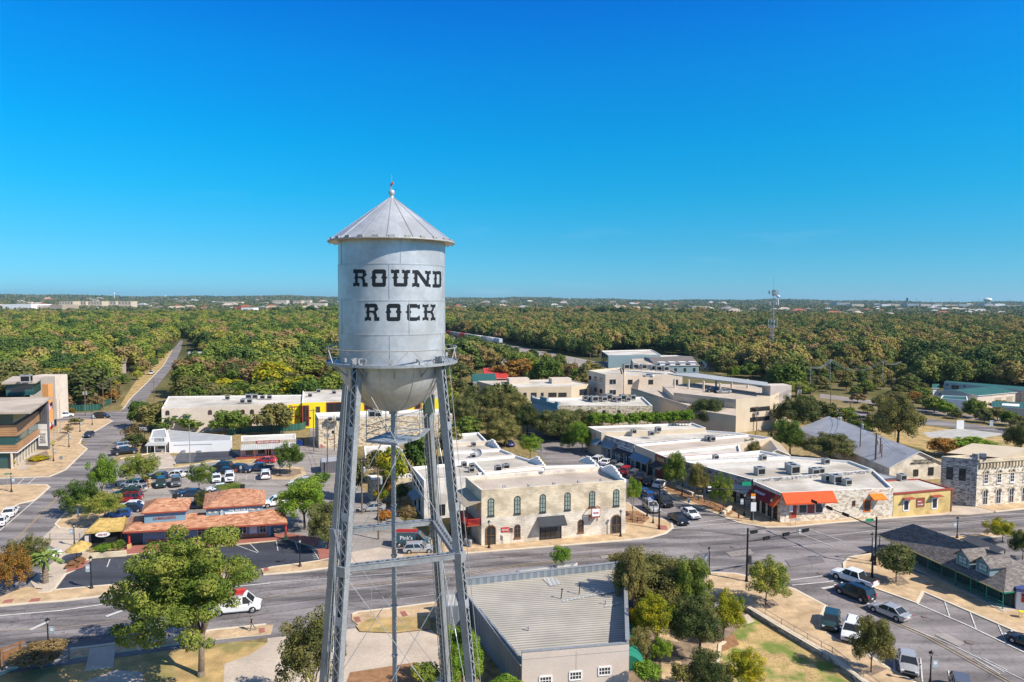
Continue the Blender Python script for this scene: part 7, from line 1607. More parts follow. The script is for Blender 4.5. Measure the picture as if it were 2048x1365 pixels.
 part(mb,'conduit',MT['galv'],t)
 mb=MB();a=angs[2];
 for k in range(80):mb.bar(lp(a,.4*k+.5,-.45,-.2),lp(a,.4*k+.5,-.45,.2),.025,.025)
 for s in(-1,1):mb.tube(lp(a,0,-.45,s*.2),lp(a,ztop,-.45,s*.2),.025,.025,6)
 part(mb,'ladder',MT['galv'],t)
 mb=MB();p=lp(angs[3],zs,0,-.1);mb.box(p+Vector((.35,-.3,-.1)),(.5,.25,.3),.3);part(mb,'junction_box',MT['galv'],t)
 mb=MB();p=lp(angs[2],zp+1.2,-.3,-.3);mb.box(p,(.7,.5,1.2),.3);part(mb,'equipment_cabinet',MT['greenwall'],t)
 for a in angs:mb=MB();mb.box(lp(a,zs-.4),(.6,.6,.6),a);part(mb,'gusset_plate',MT['steel'],t)
 for a in angs:p=lp(a,0);mb=MB();mb.box((p.x,p.y,0),(1.3,1.3,.4),a);part(mb,'footing',MT['concrete'],t)
build_tower()
# ---------------------------------------------------------------- street furniture
LPROTO={}
def street_lamp(u,v,vt,label,banner=0,ban='banner'):
 b=G(u,v,0);H=ZAT(u,vt,b.y);key=banner
 if key not in LPROTO:
  t=root('street_lamp',(0,0,0),'x','street lamp');LPROTO[key]=[t,False];Hs=4.3
  mb=MB();mb.lathe([(.0,.0),(.24,.0),(.24,.12),(.15,.3),(.10,.75),(.075,.8),(.06,Hs-.75),(.10,Hs-.70),(.05,Hs-.66)],(0,0,.1),10);part(mb,'post',M['black'],t)
  mb=MB();mb.lathe([(.09,Hs-.66),(.21,Hs-.28)],(0,0,.1),8);ln=part(mb,'lantern',M['lamp'],t)
  mb=MB();mb.lathe([(.25,Hs-.28),(.27,Hs-.26),(.12,Hs-.08),(.03,Hs-.02),(.03,Hs+.1),(.0,Hs+.12)],(0,0,.1),8)
  for k in range(4):a=k*math.pi/2;mb.bar((.09*math.cos(a),.09*math.sin(a),Hs-.56),(.22*math.cos(a),.22*math.sin(a),Hs-.18),.03,.03)
  part(mb,'lantern_cap',M['black'],ln)
  if banner:
   mb=MB();mb.box((banner*.42,0,2.25),(.55,.03,1.05),0);bn=part(mb,'banner',M['banner'],t)
   mb=MB();mb.tube((0,0,3.35),(banner*.72,0,3.35),.02,.02,6);mb.tube((0,0,2.22),(banner*.72,0,2.22),.02,.02,6);part(mb,'banner_arm',M['black'],t)
   mb=MB();mb.tube((banner*.42,-.022,2.85),(banner*.42,.022,2.85),.2,.2,14);part(mb,'banner_emblem',M['white'],bn)
 p,used=LPROTO[key];t=copy_tree(p)if used else p;LPROTO[key][1]=True
 t.location=(b.x,b.y,.05);t.scale=(1,1,max(.8,min(1.5,(H-.1)/4.5)));t['label']=label;t['group']='black lantern street lamps';t['category']='street lamp'
 return t
SL=street_lamp
SL(97,1303,1234,'lantern lamp rising out of the dry shrub at lower left',1);SL(183,1179,1110,'lantern lamp in front of the dark car park by the picnic terrace',-1);SL(600,1135,1075,'lantern lamp on the narrow pavement left of the tower')
SL(149,1093,1051,'lantern lamp between the left junction and the thatched hut',-1);SL(1418,1151,1092,'lantern lamp at the plaza tip in front of the junction',-1);SL(1860,1372,1310,'lantern lamp with a pale banner at the bottom right edge',1)
SL(1306,1048,1001,'lantern lamp at the corner pavement with a banner on its right',1);SL(1294,1034,991,'lantern lamp just behind the corner pavement beside the grey wagon');SL(1241,1075,1018,'lantern lamp beside the right arched door of the limestone building');SL(978,1098,1039,'lantern lamp beside the left arched door of the limestone building')
SL(1488,1033,985,'lantern lamp left of the traffic pole outside the restaurant',-1);SL(1541,1045,995,'lantern lamp at the bar corner under the orange awning');SL(1743,1125,1064,'lantern lamp beside the right traffic pole',1);SL(1914,1078,1047,'lantern lamp rising behind the depot roof',-1)
SL(1887,1024,978,'lantern lamp in front of the red trimmed end of the yellow shop',1);SL(1722,1034,986,'lantern lamp by the small orange awning',1)
for u,v,vt,l in((138,896,861,'first from the big lawn bed'),(107,924,889,'beside the lettered fin wall'),(160,865,836,'third towards the flags'),(184.5,851,822,'furthest on the library plaza')):SL(u,v,vt,'lantern lamp on the library plaza, '+l,1)
SL(23,986,945,'lantern lamp at the left edge below the library street',1);SL(232,974,937,'lantern lamp beside the wide car park tree on its left');SL(296,976,939,'lantern lamp just right of the red post in the car park');SL(273,1007,966,'lantern lamp in front of the dark red vehicle');SL(560,953,920,'lantern lamp on the car park island',1);SL(306,905,884,'lantern lamp in front of the small white office')
SL(1296,948,910,'lantern lamp with a white banner behind the dark pickup row',-1);SL(1364,992,950,'lantern lamp standing in the downtown planter');SL(1172,905,880,'lantern lamp at the head of the angled parking row')
def pole(u,v,vt,label,arms=1,trans=0,w=.15,mat='polewood',armw=2.4,name='utility_pole',wires=None,az=0.25):
 b=G(u,v,0);H=ZAT(u,vt,b.y);t=root(name,(b.x,b.y,0),label,name.replace('_',' '),'wooden utility poles' if name=='utility_pole' else None)
 mb=MB();mb.tube((b.x,b.y,0),(b.x,b.y,H),w,w*.65,8);part(mb,'post',M[mat],t)
 a=Vector((math.cos(az),math.sin(az),0))
 for k in range(arms):
  mb=MB();z=H-.4-k*1.2;c=Vector((b.x,b.y,z));mb.bar(c-a*armw/2,c+a*armw/2,.12,.12);mb.bar(c-a*.7+Vector((0,0,0)),c-Vector((0,0,.7)),.04,.04);mb.bar(c+a*.7,c-Vector((0,0,.7)),.04,.04)
  for s in(-1,-.5,.5,1):mb.tube(c+a*armw/2*s*.95+Vector((0,0,.05)),c+a*armw/2*s*.95+Vector((0,0,.25)),.04,.04,6)
  part(mb,'crossarm',M['polewood'],t)
 for k in range(trans):
  mb=MB();c=Vector((b.x,b.y,H-2.6))+a*(.42 if k==0 else-.42 if k==1 else 0)+Vector((0,-.3 if k==2 else 0,0));mb.tube(c,c+Vector((0,0,.95)),.26,.26,12);mb.tube(c+Vector((0,0,.95)),c+Vector((0,0,1.05)),.2,.12,12);part(mb,'transformer',M['galv'],t)
 return Vector((b.x,b.y,H)),a
PL=pole
tops={}
def P2(k,*a,**kw):tops[k]=PL(*a,**kw)
P2('g1',1376,832,791,'slim utility pole with twin transformers left of the garage oak',arms=1,trans=2)
P2('g2',1445,863,801,'utility pole with one transformer right of the garage oak',arms=0,trans=1)
P2('g3',1497,860,803,'utility pole touching the corner of the garage',arms=1)
P2('g4',1513,863,813,'dark utility pole with transformers right of the garage corner',arms=1,trans=2)
P2('g5',1597,846,770,'tall utility pole with twin transformers beyond the garage',arms=1,trans=2)
P2('g6',1510,884,862,'short pole beside the tan sheet roof',arms=0)
P2('h1',1678,882,823,'utility pole with a row of transformers above the long grey hall',arms=1,trans=3)
P2('h2',1719,929,835,'utility pole with one transformer in front of the long grey hall',arms=1,trans=1)
P2('h3',1750,950,866,'thickest utility pole rising from the bar roof yard',arms=1,trans=1,w=.26)
P2('h4',1759,945,876,'thinner utility pole right beside the thickest one',arms=0,w=.2)
P2('h5',1762,950,888,'bare dark pole at the corner of the long grey hall',arms=0)
P2('h6',1814.5,958,907,'bare pole in front of the lettered gable',arms=0)
P2('r1',1661,809,769,'utility pole on the verge beyond the right clump',arms=0)
P2('r2',1700,829,803,'short utility pole by the bend of the yard road',arms=1)
P2('w1',1620,779,733,'tall line pole at the left end of the power line over the wood',arms=0,mat='galv')
P2('w2',1659.5,772,719,'tall line pole second along the power line over the wood',arms=1,mat='galv')
P2('w3',1764.6,775,722,'tall line pole third along the power line over the wood',arms=1,mat='galv')
P2('w4',1800,753,723,'tall line pole at the right end of the power line over the wood',arms=0,mat='galv')
PL(1652,765,733,'lower line pole between the first two tall ones');PL(1787,782,757,'short pole in the scrub below the power line');PL(2039,825,783,'utility pole at the right edge by the warehouses')
PL(627.7,903,818,'utility pole at the dark corner of the tall stone building');P2('a1',669,902,831,'reddish utility pole in front of the tall stone building',arms=0);P2('a2',655,912,854,'utility pole with transformers beside the stop sign',arms=1,trans=2);PL(655.5,950,850,'leaning utility pole at the alley junction',arms=0)
P2('a3',724,1028,917,'brown utility pole with a white transformer by the parked silver sedan',arms=1,trans=1);P2('a4',757,1080,936,'brown utility pole with a crossarm behind the riser pipe',arms=1,trans=1)
P2('l1',171,832,774,'utility pole behind the flagpoles with pale transformers',arms=1,trans=2);P2('l2',207,821,766,'utility pole second along the library side street',arms=2);P2('l3',223,812,756,'tall utility pole left of the old road mouth',arms=1);P2('l4',233,810,751,'tall utility pole nearest the old road mouth',arms=1);PL(308.6,803,760,'dark utility pole right of the old road')
PL(372,706,681,'line pole deep in the wood beside the old road');PL(4,690,660,'line pole at the far left edge of the wood');PL(241,790,768,'short pole on the old road verge')
PL(1180,755,705,'pole by the railway left of the grey blue warehouse');PL(1150,757,718,'slim pole in the railway yard',arms=0);PL(1137,765,722,'bare pole behind the low office block',arms=0);PL(1393,735,708,'pole beside the dormered block');PL(1530,735,712,'pole in the wood beside the lattice mast');PL(1594,735,711,'second pole in the wood right of the lattice mast')
PL(380,928,848,'tall grey light pole at the corner of the striped car park',arms=0,mat='grey',w=.09,name='light_pole')
PL(1345,808,767,'tall thin light pole on the garage ramp',arms=0,mat='grey',w=.09,name='light_pole')
PL(1430,825,790,'thin light pole at the foot of the garage',arms=0,mat='grey',w=.08,name='light_pole')
PL(1082,905,890,'short dark post at the downtown street mouth',arms=0,mat='black',w=.1,name='post')
def wire(a,b,sag,label,n=3,r=.03,off=1.0):
 (pa,aa),(pb,ab)=tops[a],tops[b];mb=MB()
 for k in range(n):
  o=(k-(n-1)/2)*off;p=pa+aa*o-Vector((0,0,.15));q=pb+ab*o-Vector((0,0,.15));pr=p
  for i in range(1,11):
   t=i/10;c=p.lerp(q,t)-Vector((0,0,sag*4*t*(1-t)));mb.tube(pr,c,r,r,4,cap=False);pr=c
 tag(mb.build('power_line',M['charcoal']if r<.04 else M['galv'],origin=pa),label,'power line','overhead power lines')
wire('w1','w2',2.0,'overhead wires between the first two tall line poles',r=.05);wire('w2','w3',4.5,'long sagging overhead wires above the right wood',r=.05);wire('w3','w4',1.5,'overhead wires at the right end of the line',r=.05)
wire('g3','g5',1.2,'overhead wires running right from the garage corner');wire('g1','g2',1.0,'overhead wires crossing the garage oak',n=2);wire('g2','g4',.8,'overhead wires between the garage poles',n=2)
wire('h1','h2',1.5,'overhead wires above the long grey hall',n=2);wire('h2','h3',1.2,'overhead wires sagging to the thickest pole',n=2);wire('g4','h1',1.5,'overhead wires across the east trees',n=2)
wire('a3','a4',.6,'overhead wires between the two brown poles',n=2);wire('a1','a3',1.5,'overhead wires from the alley to the parked sedan',n=2);wire('l1','l2',.6,'overhead wires along the library side street',n=2);wire('l2','l3',.6,'overhead wires to the old road',n=2);wire('h3','h6',1.0,'overhead wires in front of the lettered gable',n=2)
def signal_pole(u,v,vt,label,arm_to=None,va=None,heads=(),signs=()):
 b=G(u,v,0);H=ZAT(u,vt,b.y);t=root('traffic_signal_pole',(b.x,b.y,.1),label,'traffic signal');mb=MB()
 mb.tube((b.x,b.y,.1),(b.x,b.y,.6),.22,.17,12);mb.tube((b.x,b.y,.1),(b.x,b.y,H),.15,.11,12);mb.box((b.x,b.y,.1),(.55,.55,.08),.3);part(mb,'post',M['black'],t)
 if arm_to:
  za=ZAT(u,va,b.y);s=Vector((b.x,b.y,za));e=G(arm_to[0],arm_to[1],za+.35)
  mb=MB();mb.tube(s,e,.09,.05,10);part(mb,'mast_arm',M['black'],t);L=(e-s).length;ad=(e-s).normalized()
  for f,kind in heads:
   c=s+(e-s)*f;mb=MB();w=ad*.55
   mb.bar(c-w,c+w,.18,.34,up=(0,0,1));mb.bar(c-w*1.15+Vector((0,.0,0)),c+w*1.15,.04,.5,up=(0,0,1));hd=part(mb,'signal_head',M['black'],t)
   mb=MB();n_=Vector((ad.y,-ad.x,0))
   for k in(-.36,0,.36):mb.tube(c+ad*k+n_*.09,c+ad*k+n_*.2,.1,.11,10)
   part(mb,'lens_hood',M['charcoal'],hd)
  for f,mat,w_,h_ in signs:
   c=s+(e-s)*f;mb=MB();mb.bar(c-ad*w_/2+Vector((0,0,.05)),c+ad*w_/2+Vector((0,0,.05)),.05,h_);part(mb,'arm_sign',M[mat],t)
 return t,b,H
t1,b,H=signal_pole(1493,1165,1057,'traffic signal pole with its mast arm at the plaza corner',(1617,1060),1084,[(.3,0),(.62,0),(.95,0)],[(.85,'banner',.35,.6)])
mb=MB();mb.tube((b.x,b.y,H-.4),(b.x+2.9,b.y+.9,H-.3),.05,.03,8);mb.box((b.x+.9,b.y+.2,H-.75),(1.1,.2,.34),.3);part(mb,'upper_arm',M['black'],t1)
mb=MB();mb.box((b.x-.4,b.y,H-.3),(.18,.18,.45));mb.tube((b.x-.4,b.y,H-.2),(b.x,b.y,H-.2),.03,.03,6);part(mb,'camera',M['banner'],t1)
mb=MB();mb.box((b.x+.35,b.y-.1,2.7),(.35,.3,1.0));mb.box((b.x+.05,b.y-.2,1.0),(.2,.15,.3));part(mb,'pedestrian_signal',M['charcoal'],t1)
t2,b,H=signal_pole(1749.8,1132,1034,'traffic signal pole with a long mast arm and green street sign by the depot',(1626,1003),1055,[(.98,0),(.72,0),(.46,0)],[(.85,'banner',.35,.5)])
mb=MB();mb.box((b.x-1.0,b.y,H-.65),(1.2,.05,.38),.2);mb.tube((b.x-1.6,b.y,H-.3),(b.x,b.y,H-.3),.03,.03,6);part(mb,'street_sign',M['signgreen'],t2)
t3,b,H=signal_pole(1503,1042,959,'traffic signal pole with green and orange signs outside the restaurant',(1396,978),979,[(.97,0),(.80,0)],[(.79,'white',.6,.8)])
mb=MB();mb.box((b.x-1.1,b.y-.2,H-1.05),(1.6,.05,.65),.1);part(mb,'street_sign',M['signgreen'],t3)
mb=MB();mb.box((b.x+.1,b.y-.25,H-2.9),(.75,.05,.45));part(mb,'orange_sign',M['signorange'],t3);mb=MB();mb.box((b.x+.1,b.y-.25,H-3.3),(.75,.05,.38));part(mb,'white_sign',M['white'],t3)
signal_pole(1318,1060,971,'traffic signal pole at the limestone building corner',(1345,962),980,[(.9,0)],[])
t5,b,H=signal_pole(1744,1157,1108,'short pedestrian signal post beside the long stop line',None,None);mb=MB();mb.box((b.x+.2,b.y-.1,H-.9),(.35,.3,.6));part(mb,'pedestrian_signal',M['charcoal'],t5)
def sign(u,v,vt,label,mat,w,h,name='road_sign',shape='box',txt=None,tmat='black',hh=None):
 b=G(u,v,0);H=ZAT(u,vt,b.y);t=root(name,(b.x,b.y,.1),label,name.replace('_',' '));mb=MB();mb.tube((b.x,b.y,.1),(b.x,b.y,H-.02),.035,.035,6);part(mb,'post',M['grey'],t);mb=MB()
 if shape=='box':mb.box((b.x,b.y-.06,H-h),(w,.03,h))
 else:
  P=[Vector((b.x+w/2*math.cos(math.pi/8+k*math.pi/4),b.y-.06,H-w/2+w/2*math.sin(math.pi/8+k*math.pi/4)))for k in range(8)];Q=[p+Vector((0,.03,0))for p in P];mb.faces(P+Q,[tuple(range(8)),tuple(range(15,7,-1))]+[(i,8+i,8+(i+1)%8,(i+1)%8)for i in range(8)])
 part(mb,'sign_plate',M[mat],t)
 if txt:text3(t,txt,Vector((b.x,b.y-.11,H-h/2)),Vector((1,0,0)),Vector((0,0,1)),hh or h*.4,tmat,w*.75)
 return t
sign(1125,899,881,'red stop sign at the downtown street bend','signred',.9,.9,'stop_sign','oct','STOP','white',.3)
sign(643,905,889,'red stop sign in the alley below the tall stone building','signred',.9,.9,'stop_sign','oct','STOP','white',.3)
sign(123,935,912,'octagonal sign seen from behind on the library plaza','grey',.9,.9,'stop_sign','oct')
sign(1022,1093,1056,'brown backed sign post in front of the limestone building','polewood',.55,.75)
sign(1506,1047,1005,'white lane use sign below the restaurant awning','white',.9,1.55);sign(1581,1048,1008,'white double sign in front of the orange awning','white',.6,1.4);sign(1591,1052,1038,'low white sign at the kerb below the bar','banner',.6,.3);sign(1377,1013,996,'thin sign post beside the white sedan','banner',.4,.9)
sign(157,1052,1018,'white sign post seen edge on at the left car park corner','banner',.3,1.2);sign(420,888,868,'red barred sign by the long white shed','signred',.6,.4)
sign(472,970,938,'post with a dark red round sign in the car park','redtrim',.7,.7,shape='oct');sign(482,948,932,'white parking sign between the rows','banner',.5,.7);sign(743,1222,1171,'bare sign post at the kerb beyond the tower legs','grey',.08,.3)
sign(290,975,952,'red post topped with a board under the car park tree','red',.9,1.1);sign(15,975,947,'green street name sign at the left junction','signgreen',1.0,.25)
sign(1920,858,841,'white and blue notice board on the gravel pad','white',2.2,3.0,'notice_board');sign(1982,862,841,'small white sign by the yard road','banner',1.0,1.8)
p=G(289,885,0);t=root('sign_board',(p.x-1,p.y,0),'black lettered board on a post behind the small white office','sign');b=G(290,888,0);mb=MB();mb.tube((b.x,b.y,0),(b.x,b.y,4.2),.09,.09,8);part(mb,'post',M['black'],t);mb=MB();mb.box((b.x-.3,b.y-.1,3.3),(2.6,.1,1.4));part(mb,'board',M['dark'],t);text3(t,'BUSINESS\nFOR LEASE',Vector((b.x-.3,b.y-.2,4.0)),Vector((1,0,0)),Vector((0,0,1)),.9,'white',2.1)
for i,(u,v,vt,l,c)in enumerate(((108.7,880,794,'flagpole with the striped national flag','us'),(115,872,797,'flagpole with the white, red and blue state flag','tx'),(121,868,799,'bare flagpole right of the two flags',None))):
 b=G(u,v,0);H=ZAT(u,vt,b.y);t=root('flagpole',(b.x,b.y,.1),l,'flagpole');mb=MB();mb.tube((b.x,b.y,.1),(b.x,b.y,H),.09,.05,8);part(mb,'pole',M['galv'],t)
 if c:
  z0=H-1.2 if c=='us' else H-5.6;fw,fh=3.0,1.9
  def FP(s,z):return Vector((b.x-.1-s*fw*.62,b.y-.05+.18*math.sin(s*9),z0-(1-z)*fh-s*1.35))
  mb=MB();cells=13 if c=='us' else 2;n_=8
  for r in range(cells):
   for k in range(n_):
    q=[FP(k/n_,1-r/cells),FP((k+1)/n_,1-r/cells),FP((k+1)/n_,1-(r+1)/cells),FP(k/n_,1-(r+1)/cells)]
    if c=='us':mi=2 if(k<3 and r<7)else(0 if r%2==0 else 1)
    else:mi=2 if k<3 else(1 if r==0 else 0)
    mb.poly(q,mi)
  part(mb,'flag',[M['signred'],M['white'],PAINT['navy']],t)
rl=[(1497,1221),(1560,1260),(1640,1307),(1662,1319),(1724,1368),(1770,1400)]
P_=[G(u,v,.15)for u,v in rl];t=root('retaining_wall',tuple(P_[0][:2])+(0,),'low dark stone retaining wall between the lawn and the plaza','wall');mb=MB()
for i in range(len(P_)-1):a,b=P_[i],P_[i+1];mb.wbox(a,b,0,(b-a).length+.02,0,.55+.002*i,-.25,.25)
part(mb,'wall',[M['rubble_grey']],t);mb=MB()
for i in range(len(P_)-1):a,b=P_[i],P_[i+1];mb.wbox(a,b,0,(b-a).length+.02,.552+.002*i,.62+.002*i,-.3,.3)
part(mb,'coping',[M['kerb']],t)
t=root('railing',tuple(P_[0][:2])+(.6,),'thin grey metal railing along the retaining wall','railing');mb=MB();mb2=MB()
for i in range(len(P_)-1):
 a,b=P_[i]+Vector((.3,.4,0)),P_[i+1]+Vector((.3,.4,0));n_=max(1,int((b-a).length/1.8))
 for k in range(n_+1):c=a.lerp(b,k/n_);mb.tube((c.x,c.y,.15),(c.x,c.y,1.25),.03,.03,6)
 for h in(.75,1.25):mb2.tube((a.x,a.y,h),(b.x,b.y,h),.03,.03,6)
part(mb,'post',M['grey'],t);part(mb2,'handrail',M['grey'],t)
def fence(px,h,label,mat,name='fence',step=2.5,solid=True):
 P_=[G(u,v,0)for u,v in px];t=root(name,tuple(P_[0][:2])+(0,),label,name.replace('_',' '));mb=MB();m2=MB()
 for i in range(len(P_)-1):
  a,b=P_[i],P_[i+1];L=(b-a).length;n_=max(1,int(L/step))
  for k in range(n_+1):c=a.lerp(b,k/n_);m2.tube((c.x,c.y,0),(c.x,c.y,h+.08),.05,.05,6)
  if solid:mb.wbox(a,b,0,L,.1,h,-.02,.02)
  else:
   for hh in(.4,.75,h):mb.tube((a.x,a.y,hh),(b.x,b.y,hh),.03,.03,6)
 part(m2,'post',M['black']if solid else M[mat],t);part(mb,'panel' if solid else 'rail',M[mat],t)
fence([(118,824),(165,823),(200,821),(206,815),(224,808)],2.2,'green screened fence behind the library side street','seam_green');fence([(455,872),(482,867),(560,864),(600,861),(625,852)],2.0,'dark green screened fence behind the law office','seam_green')
fence([(82,1090),(100,1082),(160,1082),(172,1080)],1.1,'white pipe railing beside the left driveway','galv',name='railing',solid=False)
fence([(1252,1034),(1262,1042),(1275,1047),(1288,1040)],1.0,'curved black railing round the corner planter','black',name='railing',solid=False,step=1.2)
fence([(1353,985),(1387,997),(1420,1012),(1452,1030)],.7,'low rail along the downtown planter','black',name='railing',solid=False,step=1.6)
fence([(900,1072),(925,1068),(938,1072)],2.0,'dark timber fence below the porch of the limestone building','wood')
for i,(u,v)in enumerate(((1610,1044),(1629,1043),(1646,1041),(1666,1040),(1683,1038),(1700,1036),(1820,1027),(1836,1026),(1848,1025),(1864,1023))):
 b=G(u,v,0);mb=MB();mb.tube((b.x,b.y,.15),(b.x,b.y,1.1),.04,.04,6);mb.tube((b.x,b.y,1.1),(b.x,b.y,1.16),.06,.03,6);o=mb.build('bollard',M['charcoal'],origin=(b.x,b.y,.15));tag(o,'thin dark bollard on the pavement between the bar and the yellow shop','bollard','thin bollards outside the bar and yellow shop')
b=G(1612,1035,0);t=root('bench',(b.x,b.y,.15),'metal bench under the windows of the corner bar','bench');mb=MB();mb.box((b.x,b.y,.55),(1.9,.45,.05),.12);part(mb,'seat',M['charcoal'],t);mb=MB();mb.box((b.x-.02,b.y+.22,.6),(1.9,.05,.5),.12);part(mb,'backrest',M['charcoal'],t)
for s in(-.8,.8):mb=MB();mb.box((b.x+s,b.y+s*.12,.15),(.06,.42,.42),.12);part(mb,'leg',M['charcoal'],t)
b=G(1477,1038,0);t=root('fire_hydrant',(b.x,b.y,.15),'red fire hydrant at the end of the downtown planter','fire hydrant');mb=MB();mb.lathe([(.16,0),(.16,.06),(.11,.08),(.11,.55),(.14,.58),(.1,.72),(.0,.78)],(b.x,b.y,.15),12);part(mb,'barrel',M['red'],t);mb=MB();mb.tube((b.x-.2,b.y,.55),(b.x+.2,b.y,.55),.06,.06,8);part(mb,'outlet',M['red'],t)
for i,(u,v,l)in enumerate(((932,1093,'pale round litter bin left of the limestone building'),(940,1096,'second litter bin nearest the limestone corner'))):b=G(u,v,0);mb=MB();mb.lathe([(.0,0),(.3,0),(.33,1.0),(.2,1.1),(.0,1.12)],(b.x,b.y,.15),14);tag(mb.build('litter_bin',M['grey'],origin=(b.x,b.y,.15)),l,'litter bin')
for i,u in enumerate((1825,1828)):b=G(u,1021,0);mb=MB();mb.box((b.x,b.y,.15),(.36,.36,.03));mb.lathe([(.15,0),(.03,.7),(0,.7)],(b.x,b.y,.18),12);tag(mb.build('traffic_cone',M['signorange'],origin=(b.x,b.y,.15)),'orange traffic cone beside the left door of the yellow shop','traffic cone','pair of orange traffic cones')
for(u,v,l,m_,sz)in((598,892,'blue skip at the corner of the law office','blue',(2.2,1.5,1.4)),):b=G(u,v,0);t=root('skip',(b.x,b.y,.05),l,'skip');mb=MB();mb.box((b.x,b.y,.15),sz);part(mb,'body',PAINT[m_],t);mb=MB();mb.box((b.x,b.y,.15+sz[2]),(sz[0]*1.02,sz[1]*1.02,.08));part(mb,'lid',M['charcoal'],t)
for(q,l)in((((1355,978),(1386,993)),'pale low seat wall at the back of the downtown planter'),(((1387,998),(1405,1000)),'short pale seat wall between the second and third planter trees'),(((1446,1032),(1462,1020)),'pale stone block wall at the end of the planter')):
 a,b=G(*q[0]),G(*q[1]);mb=MB();mb.wbox(a,b,0,(b-a).length,.15,.75,-.25,.25);tag(mb.build('seat_wall',M['kerb'],origin=(a.x,a.y,.15)),l,'wall')
a,b=G(1360,1001),G(1404,1034);mb=MB();
b=G(24,1338,0);t=root('park_sign',(b.x,b.y,0),'timber framed sign on a white stone base at the lower left corner','sign');mb=MB();mb.box((b.x,b.y,0),(.9,2.6,.35),-.5);part(mb,'stone_base',M['rubble_pale'],t)
for s in(-.9,.9):mb=MB();mb.box((b.x+s*math.sin(.5),b.y+s*math.cos(.5),.35),(.18,.18,2.2),-.5);part(mb,'post',M['wood'],t)
mb=MB();mb.box((b.x,b.y,2.3),(.16,2.4,.2),-.5);part(mb,'crossbeam',M['wood'],t);mb=MB();mb.box((b.x,b.y,1.2),(.08,1.5,.9),-.5);part(mb,'board',M['wood'],t)
def on_van(v,fn):fn(v)
def vloc(v,x,y,z):return Vector((x,y,z))
for v,kind in((VAN,'p'),(WV,'w')):
 WORG[v.name]=Vector((0,0,0));mb=MB()
 for y in(-.8,.8):mb.bar((-2.4,y,2.3),(.9,y,2.3),.05,.05)
 for x in(-2.3,-1.1,0,.8):mb.bar((x,-.8,2.28),(x,.8,2.28),.05,.05);
 for x in(-2.2,.7):
  for y in(-.8,.8):mb.tube((x,y,2.15),(x,y,2.3),.03,.03,6)
 part(mb,'roof_rack',M['grey'],v);mb=MB()
 for y in((-.55,-.2)if kind=='w' else(-.5,-.1,.3)):
  for s in(-.13,.13):mb.bar((-2.4,y+s,2.4),(.9,y+s,2.4),.05,.08)
  for k in range(9):mb.bar((-2.2+k*.36,y-.13,2.4),(-2.2+k*.36,y+.13,2.4),.04,.04)
 part(mb,'ladder',M['red'],v)
 if kind=='w':mb=MB();mb.tube((-.4,.3,2.4),(1.0,.3,2.5),.22,.22,10);part(mb,'roof_load',M['redroof'],v)
 else:
  for sy in(-1,):
   text3(v,"Pink's",Vector((-.75,sy*.985,1.55)),Vector((1,0,0)),Vector((0,0,1)),.62,'white',1.9)
